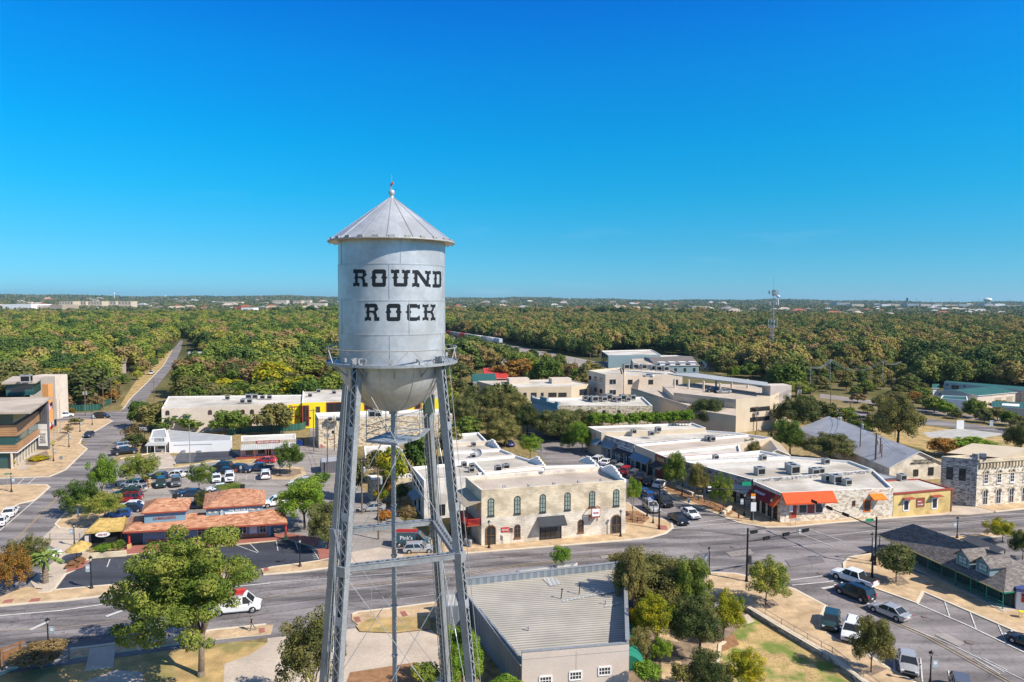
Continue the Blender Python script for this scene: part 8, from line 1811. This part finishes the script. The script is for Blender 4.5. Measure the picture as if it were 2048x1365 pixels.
def person(u,v):
 p=G(u,v,0);t=root('person',(p.x,p.y,.13),'person in a black t-shirt and jeans walking along the pavement','person');s=1.0
 J={'pel':(0,0,.95),'sp':(.02,0,1.2),'ch':(.04,0,1.40),'nk':(.06,0,1.52),'hd':(.09,0,1.64),'hl':(0,-.1,.92),'hr':(0,.1,.92),'kl':(-.16,-.1,.52),'al':(-.42,-.1,.16),'tl':(-.30,-.1,.05),'kr':(.10,.1,.50),'ar':(.12,.1,.08),'tr':(.30,.1,.04),
'sl':(.04,-.19,1.42),'sr':(.04,.19,1.42),'el':(.03,-.25,1.13),'er':(-.12,.25,1.15),'wl':(.17,-.22,.92),'wr':(-.16,.2,.90)}
 R={'pel':.14,'sp':.12,'ch':.14,'nk':.055,'hd':.10,'hl':.09,'hr':.09,'kl':.06,'al':.04,'tl':.035,'kr':.06,'ar':.04,'tr':.035,'sl':.06,'sr':.06,'el':.042,'er':.042,'wl':.028,'wr':.028}
 E=[('pel','sp'),('sp','ch'),('ch','nk'),('nk','hd'),('pel','hl'),('pel','hr'),('hl','kl'),('kl','al'),('al','tl'),('hr','kr'),('kr','ar'),('ar','tr'),('ch','sl'),('ch','sr'),('sl','el'),('el','wl'),('sr','er'),('er','wr')]
 K=list(J);V=[J[k]for k in K]
 for w_,sg in(('wl',1),('wr',-1)):
  x,y,z=J[w_];V.append((x+.02*sg,y,z-.07));K.append(w_+'p');R[w_+'p']=.03;E.append((w_,w_+'p'))
  for i,(dx,dy,l)in enumerate(((.03,.02,.075),(.012,.0,.085),(-.006,.0,.08),(-.022,.0,.065),(.045,.02,.035))):V.append((x+.02*sg+dx,y+dy,z-.07-l));K.append(w_+str(i));R[w_+str(i)]=.009;E.append((w_+'p',w_+str(i)))
 me=bpy.data.meshes.new('body');me.from_pydata(V,[(K.index(a),K.index(b))for a,b in E],[]);o=bpy.data.objects.new('body',me);COL.objects.link(o)
 m=o.modifiers.new('skin','SKIN');sv=me.skin_vertices[0].data
 for i,k in enumerate(K):sv[i].radius=(R[k],R[k]*(.8 if k in('pel','sp','ch')else 1));sv[i].use_root=(k=='pel')
 s2=o.modifiers.new('sub','SUBSURF');s2.levels=2;s2.render_levels=2
 dg=bpy.context.evaluated_depsgraph_get();me2=bpy.data.meshes.new_from_object(o.evaluated_get(dg));bpy.data.objects.remove(o)
 me2.materials.clear()
 for mm in(M['skin'],M['black'],M['denim']):me2.materials.append(mm)
 for f in me2.polygons:
  c=f.center;f.use_smooth=True
  f.material_index=2 if(c.z<.97 and abs(c.y)<.2 and not(c.z>.8 and abs(c.y)>.16))else 1 if(1.0<=c.z<1.50 and(abs(c.y)<.2 or c.z>1.22))or(.95<c.z<=1.0 and abs(c.y)<.17)else 0
  if c.z<.07:f.material_index=1
 ob=bpy.data.objects.new('body',me2);COL.objects.link(ob);ob.parent=t
 WORG[t.name]=Vector((0,0,0));mb=MB();mb.lathe([(.0,.10),(.06,.085),(.10,.03),(.105,-.02),(.08,-.06)],(.08,0,1.66),12);part(mb,'hair',M['bark_dark'],t,smooth=True)
 mb=MB();mb.box((.185,0,1.64),(.03,.025,.05));mb.box((.17,-.035,1.665),(.02,.03,.015));mb.box((.17,.035,1.665),(.02,.03,.015));mb.box((.165,0,1.595),(.02,.05,.012));part(mb,'face',M['skin'],t)
 t.rotation_euler=(0,0,math.pi+.25);return t
M['denim']=mk('grey_denim',(.12,.13,.15),.8,var=.1)
person(504,1264)
tr0,tr1=G(893,670.5,0),G(1013,690.5,0);dd=(tr1-tr0).normalized();L=(tr1-tr0).length;cols_=['redtrim','grey','galv','redroof','banner','galv','white','galv','white','banner','galv','grey','banner','galv'];nW=int(L/16);az=math.atan2(dd.y,dd.x)
for i in range(nW):
 c=tr0+dd*(8+i*16);t=root('railway_wagon',(c.x,c.y,.3),'box wagon of the goods train on the line through the wood','railway wagon','goods train wagons');mb=MB();mb.box((c.x,c.y,1.3),(14.8,3,3.4),az);part(mb,'body',M[cols_[i%len(cols_)]],t);mb=MB()
 for s in(-5,5):q=c+dd*s;mb.box((q.x,q.y,.3),(2.4,2.2,.9),az)
 part(mb,'bogie',M['black'],t)
HAZE=5e-5
# ---------------------------------------------------------------- lattice mast, far town, forest
b=G(1543,728,0);t=root('radio_mast',(b.x,b.y,0),'tall grey lattice radio mast with antenna drums rising above the right wood','radio mast');H=ZAT(1547,572,b.y);mb=MB();c3_=[Vector((b.x+1.3*math.cos(a),b.y+1.3*math.sin(a),0))for a in(0.3,2.39,4.49)];zt=ZAT(1547,595,b.y)
def lp_(i,z):k=1-.45*z/zt;return Vector((b.x+(c3_[i].x-b.x)*k,b.y+(c3_[i].y-b.y)*k,z))
for i in range(3):mb.tube(lp_(i,0),lp_(i,zt),.12,.09,6)
n_=int(zt/1.6)
for k in range(n_):
 for i in range(3):mb.bar(lp_(i,k*1.6),lp_((i+1)%3,(k+1)*1.6),.09,.09);mb.bar(lp_(i,k*1.6),lp_((i+1)%3,k*1.6),.09,.09)
part(mb,'lattice',M['grey'],t);mb=MB();mb.tube((b.x,b.y,zt),(b.x,b.y,H+6),.09,.04,6);part(mb,'top_spike',M['grey'],t);mb=MB()
for z,r,n_ in((ZAT(1547,585,b.y),2.8,9),(ZAT(1547,643,b.y),2.6,8),(ZAT(1547,653,b.y),2.6,8),(ZAT(1547,607,b.y),2.2,6)):
 for k in range(n_):a=k*6.283/n_;mb.box((b.x+r*math.cos(a),b.y+r*math.sin(a),z-1.0),(.3,.5,2.0),a);mb.bar((b.x,b.y,z),(b.x+r*math.cos(a),b.y+r*math.sin(a),z),.08,.08)
part(mb,'antenna_ring',M['galv'],t);mb=MB()
for z in(ZAT(1547,583,b.y),ZAT(1547,590,b.y)):
 for a in(-1.9,-.9):c=Vector((b.x+1.9*math.cos(a),b.y+1.9*math.sin(a),z));mb.tube(c,c+Vector((math.cos(a),math.sin(a),0))*.7,.95,.95,14)
part(mb,'dish_drum',M['galv'],t)
def GT(u,D):
 """ground point at forward distance D under pixel column u, with terrain height"""
 d=ray(u,610);x=d.x/d.y*D;return Vector((x,D,hill(x,D)))
def far_tower(u,D,vtop,w,label,kind='ball'):
 p=GT(u,D);H=ZAT(u,vtop,D)-p.z;t=root('water_tower',tuple(p),label,'water tower');r=w*D/FPX/2;mb=MB()
 if kind=='legs':
  for k in range(8):a=k*math.pi/4;mb.tube(p+Vector((r*.8*math.cos(a),r*.8*math.sin(a),0)),p+Vector((r*.7*math.cos(a),r*.7*math.sin(a),H-r)),r*.05,r*.05,6)
  mb.tube(p,p+Vector((0,0,H-r)),r*.1,r*.1,8)
 else:mb.tube(p,p+Vector((0,0,H-r*.8)),r*.34,r*.28,12)
 part(mb,'support',M['white'],t);mb=MB();k_=.55 if kind=='legs' else .7;mb.lathe([(r*math.cos(a),H-r*k_+r*k_*math.sin(a))for a in[-math.pi/2+math.pi*i/12 for i in range(13)]],tuple(p),20);part(mb,'bowl',M['white'],t,smooth=True)
far_tower(1975,3200,596,15,'white water tower on legs on the right horizon','legs');far_tower(1556,3000,591,7,'slim white water tower just behind the lattice mast','ball');far_tower(229,5200,586,4,'tiny white water tower on the left horizon');far_tower(331,5200,591,3,'thin water tower right of the tiny one on the left horizon');far_tower(1139,5600,597,3.2,'pale ball water tower on the middle horizon');far_tower(1326,5600,597,2.6,'smallest ball water tower left of the mast');far_tower(1883,4600,602,3,'little ball water tower left of the legged one')
for i,u in enumerate((1710,1724,1737,1748,1786,1833,1862,1902,1957,2018,1248)):
 D=3000 if u>1300 else 3600;p=GT(u,D);H=ZAT(u,596.5,D)-p.z;t=root('pylon',tuple(p),'thin grey line pylon on the right horizon','pylon','line pylons on the horizon');mb=MB();mb.tube(p,p+Vector((0,0,H)),1.0,.5,5)
 for k in(.7,.85):mb.bar(p+Vector((-4,0,H*k)),p+Vector((4,0,H*k)),.7,.7)
 part(mb,'mast',M['grey'],t)
b_=GT(1814,1900);t=root('radio_mast',tuple(b_),'short dark antenna mast on the right horizon','radio mast');H=ZAT(1814,596,1900)-b_.z;mb=MB();mb.tube(b_,b_+Vector((0,0,H)),.9,.6,6);
part(mb,'mast',M['grey'],t);mb=MB();mb.tube(b_+Vector((0,0,H-9)),b_+Vector((0,0,H)),2.2,2.2,8);part(mb,'antenna_cluster',M['charcoal'],t)
def farb(u0,u1,v0,v1,D,wall,roof,label,depth=40,rows=0):
 D=26*1365/(v1-595.5-9*u0/2048);depth*=1.3
 a,b=GT(u0,D),GT(u1,D);zt=ZAT((u0+u1)/2,v0,D);zb=min(a.z,b.z)-3;c=(a+b)/2;t=root('distant_building',(c.x,c.y,zb),label,'building');mb=MB();L=(b-a).length;mb.prism([a,b,b+Vector((0,depth,0)),a+Vector((0,depth,0))],zb,zt,0,1);part(mb,'wall',[M[wall],M[roof]],t)
 if rows:
  mb=MB();n=int(L/9)
  for r in range(rows):
   for k in range(n):mb.wbox(a,b,(k+.3)*L/n,(k+.7)*L/n,zt-4-r*5,zt-1.8-r*5,.02,.3)
  part(mb,'window_rows',M['charcoal'],t)
farb(545,573,601,610,2100,'stucco','rooftan','cream block on the horizon left of the tank',30,1);farb(586,603,602,610,2080,'stucco_tan','rooftan','orange cream end block on the horizon left of the tank',30,1);farb(571,586,601,609,2110,'charwall','rooftan','dark middle block between the cream horizon blocks',30)
farb(600,620,601,609,2060,'stucco','rooftan','tall pale block on the horizon beside the tank',30,1);farb(615,650,607,612,2000,'stucco','rooftan','low pale wing on the horizon beside the tank',30)
farb(428,480,604,608,2400,'stucco','rooftan','pale stadium stand on the left horizon',40);farb(5,62,609,616,1750,'white','roofwhite','white mall building at the far left',60);farb(62,100,611,616,1740,'stucco','roofwhite','blue white mall wing at the far left',60);farb(100,124,610,617,1730,'seam_tan','rooftan','orange mall front at the far left',50)
for i,(u0,u1)in enumerate(((118,146),(150,172),(176,204),(208,232),(236,262))):farb(u0,u1,603,612-(i%2),2000+i*25,'stucco_tan','shingle_grey',('first','second','third','fourth','fifth')[i]+' pale apartment block from the left on the horizon',30,2)
farb(466,482,614,617,1500,'redtrim','redroof','dark red store on the left horizon',30);farb(482,505,616,619,1480,'white','roofwhite','long low white store right of the dark red one',30)
farb(1385,1420,613,619,1700,'stucco_tan','rooftan','pale apartment row on the horizon left of the mast',30,1);farb(1282,1380,617,620,1600,'stucco','rooftan','long tan wall line on the right horizon',10)
farb(1668,1674,604,612,2500,'charwall','grey','dark blue block on the horizon right of the mast',15);farb(1674,1700,606,613,2500,'galv','roofwhite','pale factory beside the dark blue block',60)
for i,(u0,u1,v0)in enumerate(((1704,1728,609),(1764,1782,609),(1784,1800,609),(1815,1838,608),(1842,1862,609),(1866,1884,610),(1890,1915,610),(1918,1940,609),(1968,1986,609),(1990,2010,608),(2015,2044,611))):farb(u0,u1,v0,615,2200+i*20,('stucco','white','stucco_tan','galv')[i%4],('rooftan','roofwhite')[i%2],'%s pale building in the business park on the right horizon'%('first second third fourth fifth sixth seventh eighth ninth tenth eleventh'.split()[i]),40)
rs=random.Random(5);HM=[]
for w_,r_ in(('stucco','shingle_grey'),('stucco_tan','brownroof'),('pinkwall','rooftan'),('white','seam_pale')):
 mb=MB();P4=[(-7,-5),(7,-5),(7,5),(-7,5)];mb.prism([Vector((x,y,0))for x,y in P4],-2,4.5,0);E=[Vector((x*1.08,y*1.1,4.4))for x,y in P4];r0,r1=Vector((-3,0,8)),Vector((3,0,8));mb.poly([E[0],E[1],r1,r0],1);mb.poly([E[1],E[2],r1],1);mb.poly([E[2],E[3],r0,r1],1);mb.poly([E[3],E[0],r0],1)
 o=mb.build('distant_house',[M[w_],M[r_]]);HM.append(o.data);bpy.data.objects.remove(o)
k=0
while k<270:
 u=rs.uniform(-60,2110);D=rs.choice([rs.uniform(1500,2600),rs.uniform(2600,5200)]);right=u>890
 if not right and D<1900:continue
 if 900<u<1280 and D<2300:continue
 p=GT(u,D);o=bpy.data.objects.new('distant_house',HM[rs.randrange(4)]);COL.objects.link(o);s=rs.uniform(1.0,1.7)*(1+D/6000);o.location=p+Vector((0,0,2.0 if D<2600 else 4.5));o.scale=(s*1.3,s,s*.9);o.rotation_euler=(0,0,rs.uniform(-.5,.5));k+=1
 tag(o,'tiny pale house in the suburbs along the %s horizon'%('right' if right else 'left'),'house','distant houses along the %s horizon'%('right' if right else 'left'))
EXC=[[(-400,1600),(-400,800),(0,800),(112,800),(125,818),(165,816),(225,808),(240,828),(300,812),(322,825),(345,832),(560,828),(700,815),(885,800),(930,800),(960,792),(1000,775),(1130,770),(1180,790),(1195,738),(1203,712),(1330,706),(1405,720),(1410,738),(1440,745),(1510,750),(1560,778),(1600,800),(1640,806),(1700,820),(1870,812),(1990,826),(2300,850),(2300,1600)],
[(205,838),(245,792),(290,748),(322,722),(338,704),(352,682),(364,668),(380,674),(396,690),(398,712),(394,742),(384,785),(356,832),(300,840)],
[(880,664),(1010,684),(1110,704),(1215,724),(1225,750),(1190,765),(1150,752),(1110,728),(1010,704),(940,690),(880,680)],
[(1850,774),(2300,794),(2300,830),(1840,806)],[(1195,702),(1325,702),(1340,712),(1200,730)],[(1395,702),(1505,702),(1510,730),(1395,730)],
[(935,742),(1025,734),(1035,800),(925,800)],[(572,768),(652,764),(655,800),(570,800)],[(1645,784),(2300,838),(2300,880),(1645,824)]]
LOW=[[(1600,738),(1830,738),(1870,812),(1600,800)],[(870,664),(1225,735),(1210,775),(1080,760),(1000,735),(930,716),(880,704)],[(225,834),(185,800),(262,742),(320,700),(350,684),(330,730),(262,790)]]
CLR=[(125,692,24,9),(235,724,17,9),(75,714,10,7),(412,718,30,9),(640,643,26,5),(668,646,18,5),(1130,657,16,4),(500,757,12,8),(1008,722,12,9),(1543,728,6,4)]
def ok(u,v):
 for P in EXC:
  if inpoly(u,v,P):return False
 for a,b_,w,h in CLR:
  if abs(u-a)<w*.8 and-h*.4<v-b_<.22*(v-600):return False
 return True
rs=random.Random(11);pts=[]
def band(D0,D1,s,sc):
 D=D0
 while D<D1:
  W_=D*0.86;n=int(2*W_/s)
  for i in range(n):
   x=-W_+(i+rs.random()*.9)*s;y=D+rs.uniform(-.5,.5)*s;z=hill(x,y);u,v=PX((x,y,z))
   if u<-120 or u>2170:continue
   if not ok(u,v):continue
   kk=.45 if any(inpoly(u,v,P)for P in LOW)else 1
   if D>1500:
    g=math.sin(x*.0031+y*.0017)+math.sin(y*.0049-x*.0011+2)+.6*math.sin(x*.009)
    if g>1.35:continue
   pts.append((x,y,z,kk*sc*rs.choice((.62,.8,.95,1.05,1.2,1.4))*rs.uniform(.9,1.1)))
  D+=s*.92
band(222,640,8.3,5.8);band(640,1400,8.8,5.9);band(1400,2600,14,9.0);band(2600,5000,22,13);band(5000,9500,42,22)
near=sorted([p for p in pts],key=lambda p:p[0]**2+p[1]**2)
FK=['mid1','mid2','mid3'];FL_=[('green','yellow green'),('olive','olive'),('dark','dark green'),('orange','orange brown'),('brown','grey brown'),('yellow','yellow'),('bright','bright green')]
def zone(u):return 'left of the tower' if u<690 else 'along the railway' if u<1200 else 'behind the garage' if u<1600 else 'behind the warehouses'
IND=near[:235];REST=near[235:]
TN2=trunk_mesh('trunk',7,4,M['bark_dark'],.02,1,.05)
def joined(cm,name,mat):
 bm=bmesh.new();bm.from_mesh(CR[cm]);n0=len(bm.faces)
 for v in bm.verts:v.co.z=v.co.z*.9+1.05
 bm2=bmesh.new();bm2.from_mesh(TN2);me0=bpy.data.meshes.new('x');bm2.to_mesh(me0);bm2.free();bm.from_mesh(me0)
 for i,f in enumerate(bm.faces):f.material_index=0 if i<n0 else 1
 me=bpy.data.meshes.new(name);bm.to_mesh(me);bm.free();me.materials.append(mat);me.materials.append(M['bark_dark']);return me
JM=[joined(k,'forest_tree',FG['forest'])for k in FK];JR=[joined(k,'forest_tree',FG['forest_r'])for k in FK]
isr=lambda p:p[0]>-.10*p[1]+10
lowc=[crown_mesh('far_crown',31+i,12,420,.26,core=.85,crad=(.3,.5),low=-.3,mat=FG['far'])for i in range(3)]
rs=random.Random(3);src=[]
def put(p,me,i,mat=None,nm='tree'):
 o=bpy.data.objects.new(nm,me);COL.objects.link(o);s=p[3];o.location=(p[0],p[1],p[2]);o.scale=(s*rs.uniform(.9,1.15),s*rs.uniform(.9,1.15),s*rs.uniform(.62,.95));o.rotation_euler=(0,0,rs.uniform(0,6.28));return o
for i,p in enumerate(IND):
 u,v=PX(p[:3]);k,kn=rs.choices(FL_,weights=[6,6,4,.9,1.6,.7,1.2])[0];o=put(p,JM[i%3],i);o.material_slots[0].link='OBJECT';o.material_slots[0].material=FG[k]
 tag(o,'%s tree among the nearest trees of the wood %s'%(kn,zone(u)),'tree','nearest trees of the wood '+zone(u))
srcs=[]
for i in range(3):
 p=REST[i*7];o=put(p,(JM[i]),i);tag(o,'mixed green tree just inside the front edge of the wood '+zone(PX(p[:3])[0]),'tree','nearest trees of the wood '+zone(PX(p[:3])[0]));srcs.append(o)
srcr=[]
for i in range(3):
 q=[p for p in REST if isr(p)][60+i*9];o=put(q,JR[i],i);tag(o,'olive brown tree just inside the front edge of the wood '+zone(PX(q[:3])[0]),'tree','nearest trees of the wood '+zone(PX(q[:3])[0]));srcr.append(o)
srcf=[]
for i in range(3):
 p=near[-(1+i*50)];o=put(p,lowc[i],i);tag(o,'tree clump on the horizon ridge','tree','tree clumps on the horizon ridge');srcf.append(o)
REST=[p for j,p in enumerate(REST)if j not in(0,7,14)]
def forest(name,P,src,label):
 me=bpy.data.meshes.new(name);me.from_pydata([p[:3]for p in P],[],[]);a=me.attributes.new('sc','FLOAT','POINT');a.data.foreach_set('value',[p[3]for p in P]);me.materials.append(src[0].data.materials[0])
 o=bpy.data.objects.new(name,me);COL.objects.link(o);tag(o,label,None,None,'stuff')
 ng=bpy.data.node_groups.new(name,'GeometryNodeTree');ng.interface.new_socket('Geometry',in_out='INPUT',socket_type='NodeSocketGeometry');ng.interface.new_socket('Geometry',in_out='OUTPUT',socket_type='NodeSocketGeometry')
 N=ng.nodes;L=ng.links;gi=N.new('NodeGroupInput');go=N.new('NodeGroupOutput');ip=N.new('GeometryNodeInstanceOnPoints');jn=N.new('GeometryNodeJoinGeometry')
 for s in src:
  oi=N.new('GeometryNodeObjectInfo');oi.inputs['Object'].default_value=s;oi.inputs['As Instance'].default_value=True;oi.transform_space='ORIGINAL';L.new(oi.outputs['Geometry'],jn.inputs[0])
 ri=N.new('FunctionNodeRandomValue');ri.data_type='INT';ri.inputs[4].default_value=0;ri.inputs[5].default_value=2
 rr=N.new('FunctionNodeRandomValue');rr.data_type='FLOAT_VECTOR';rr.inputs[0].default_value=(0,0,0);rr.inputs[1].default_value=(0,0,6.28)
 at=N.new('GeometryNodeInputNamedAttribute');at.data_type='FLOAT';at.inputs['Name'].default_value='sc'
 ip.inputs['Pick Instance'].default_value=True
 L.new(gi.outputs[0],ip.inputs['Points']);L.new(jn.outputs[0],ip.inputs['Instance']);L.new(ri.outputs[2],ip.inputs['Instance Index']);L.new(rr.outputs[0],ip.inputs['Rotation']);L.new(at.outputs[0],ip.inputs['Scale']);L.new(ip.outputs[0],go.inputs[0])
 m=o.modifiers.new('scatter','NODES');m.node_group=ng
forest('forest',[p for p in REST if math.hypot(p[0],p[1])<1500 and not isr(p)],srcs,'mixed green and yellow wood covering the plain left of the railway')
forest('forest',[p for p in REST if math.hypot(p[0],p[1])<1500 and isr(p)],srcr,'olive and brown wood covering the plain right of the railway')
forest('distant_forest',[p for p in REST if math.hypot(p[0],p[1])>=1500],srcf,'far blue green wood stretching to the horizon')
print('forest points',len(pts))
rs=random.Random(8)
for(u,v,w,h,k)in((1868,826,44,40,'green'),(1895,832,40,34,'bright'),(1850,818,40,34,'olive'),(1912,838,26,22,'dark'),(1950,836,44,44,'green'),(1968,846,36,34,'dark'),(1995,842,40,32,'olive'),(2020,852,40,34,'green'),(2044,862,40,36,'olive'),(1925,812,36,26,'green'),(2000,820,40,24,'olive'),(1760,812,34,22,'olive'),(1800,816,36,24,'green'),(1715,806,34,24,'brown'),(1735,826,30,18,'olive'),(1830,806,34,26,'orange'),(120,822,50,44,'brown'),(150,812,50,44,'green'),(140,830,20,18,'orange'),(192,818,34,30,'brown')):
 T('scrubby tree on the verge beside the railway and the yard road' if u>1000 else 'tree in the clump beside the green screened fence',u,v,u,v-h*.45,w,h,('mid1','mid2','mid3')[int(u)%3],k,'dark',group='scrubby verge trees by the yard road' if u>1000 else 'trees beside the green screened fence')
mb=MB();mb.box((0,4000,-2.0),(26000,26000,190),0);hz=mb.build('haze',None if False else M['white']);hz.data.materials.clear();hm=bpy.data.materials.new('haze_air');hm.use_nodes=True;hn=hm.node_tree.nodes;hn.remove(hn['Principled BSDF']);pv=hn.new('ShaderNodeVolumePrincipled');pv.inputs['Color'].default_value=(.5,.8,.97,1);pv.inputs['Density'].default_value=HAZE;pv.inputs['Anisotropy'].default_value=0.2
hm.node_tree.links.new(pv.outputs[0],hn['Material Output'].inputs['Volume']);hz.data.materials.append(hm);tag(hz,'thin pale blue air over the far plain',None,None,'stuff')
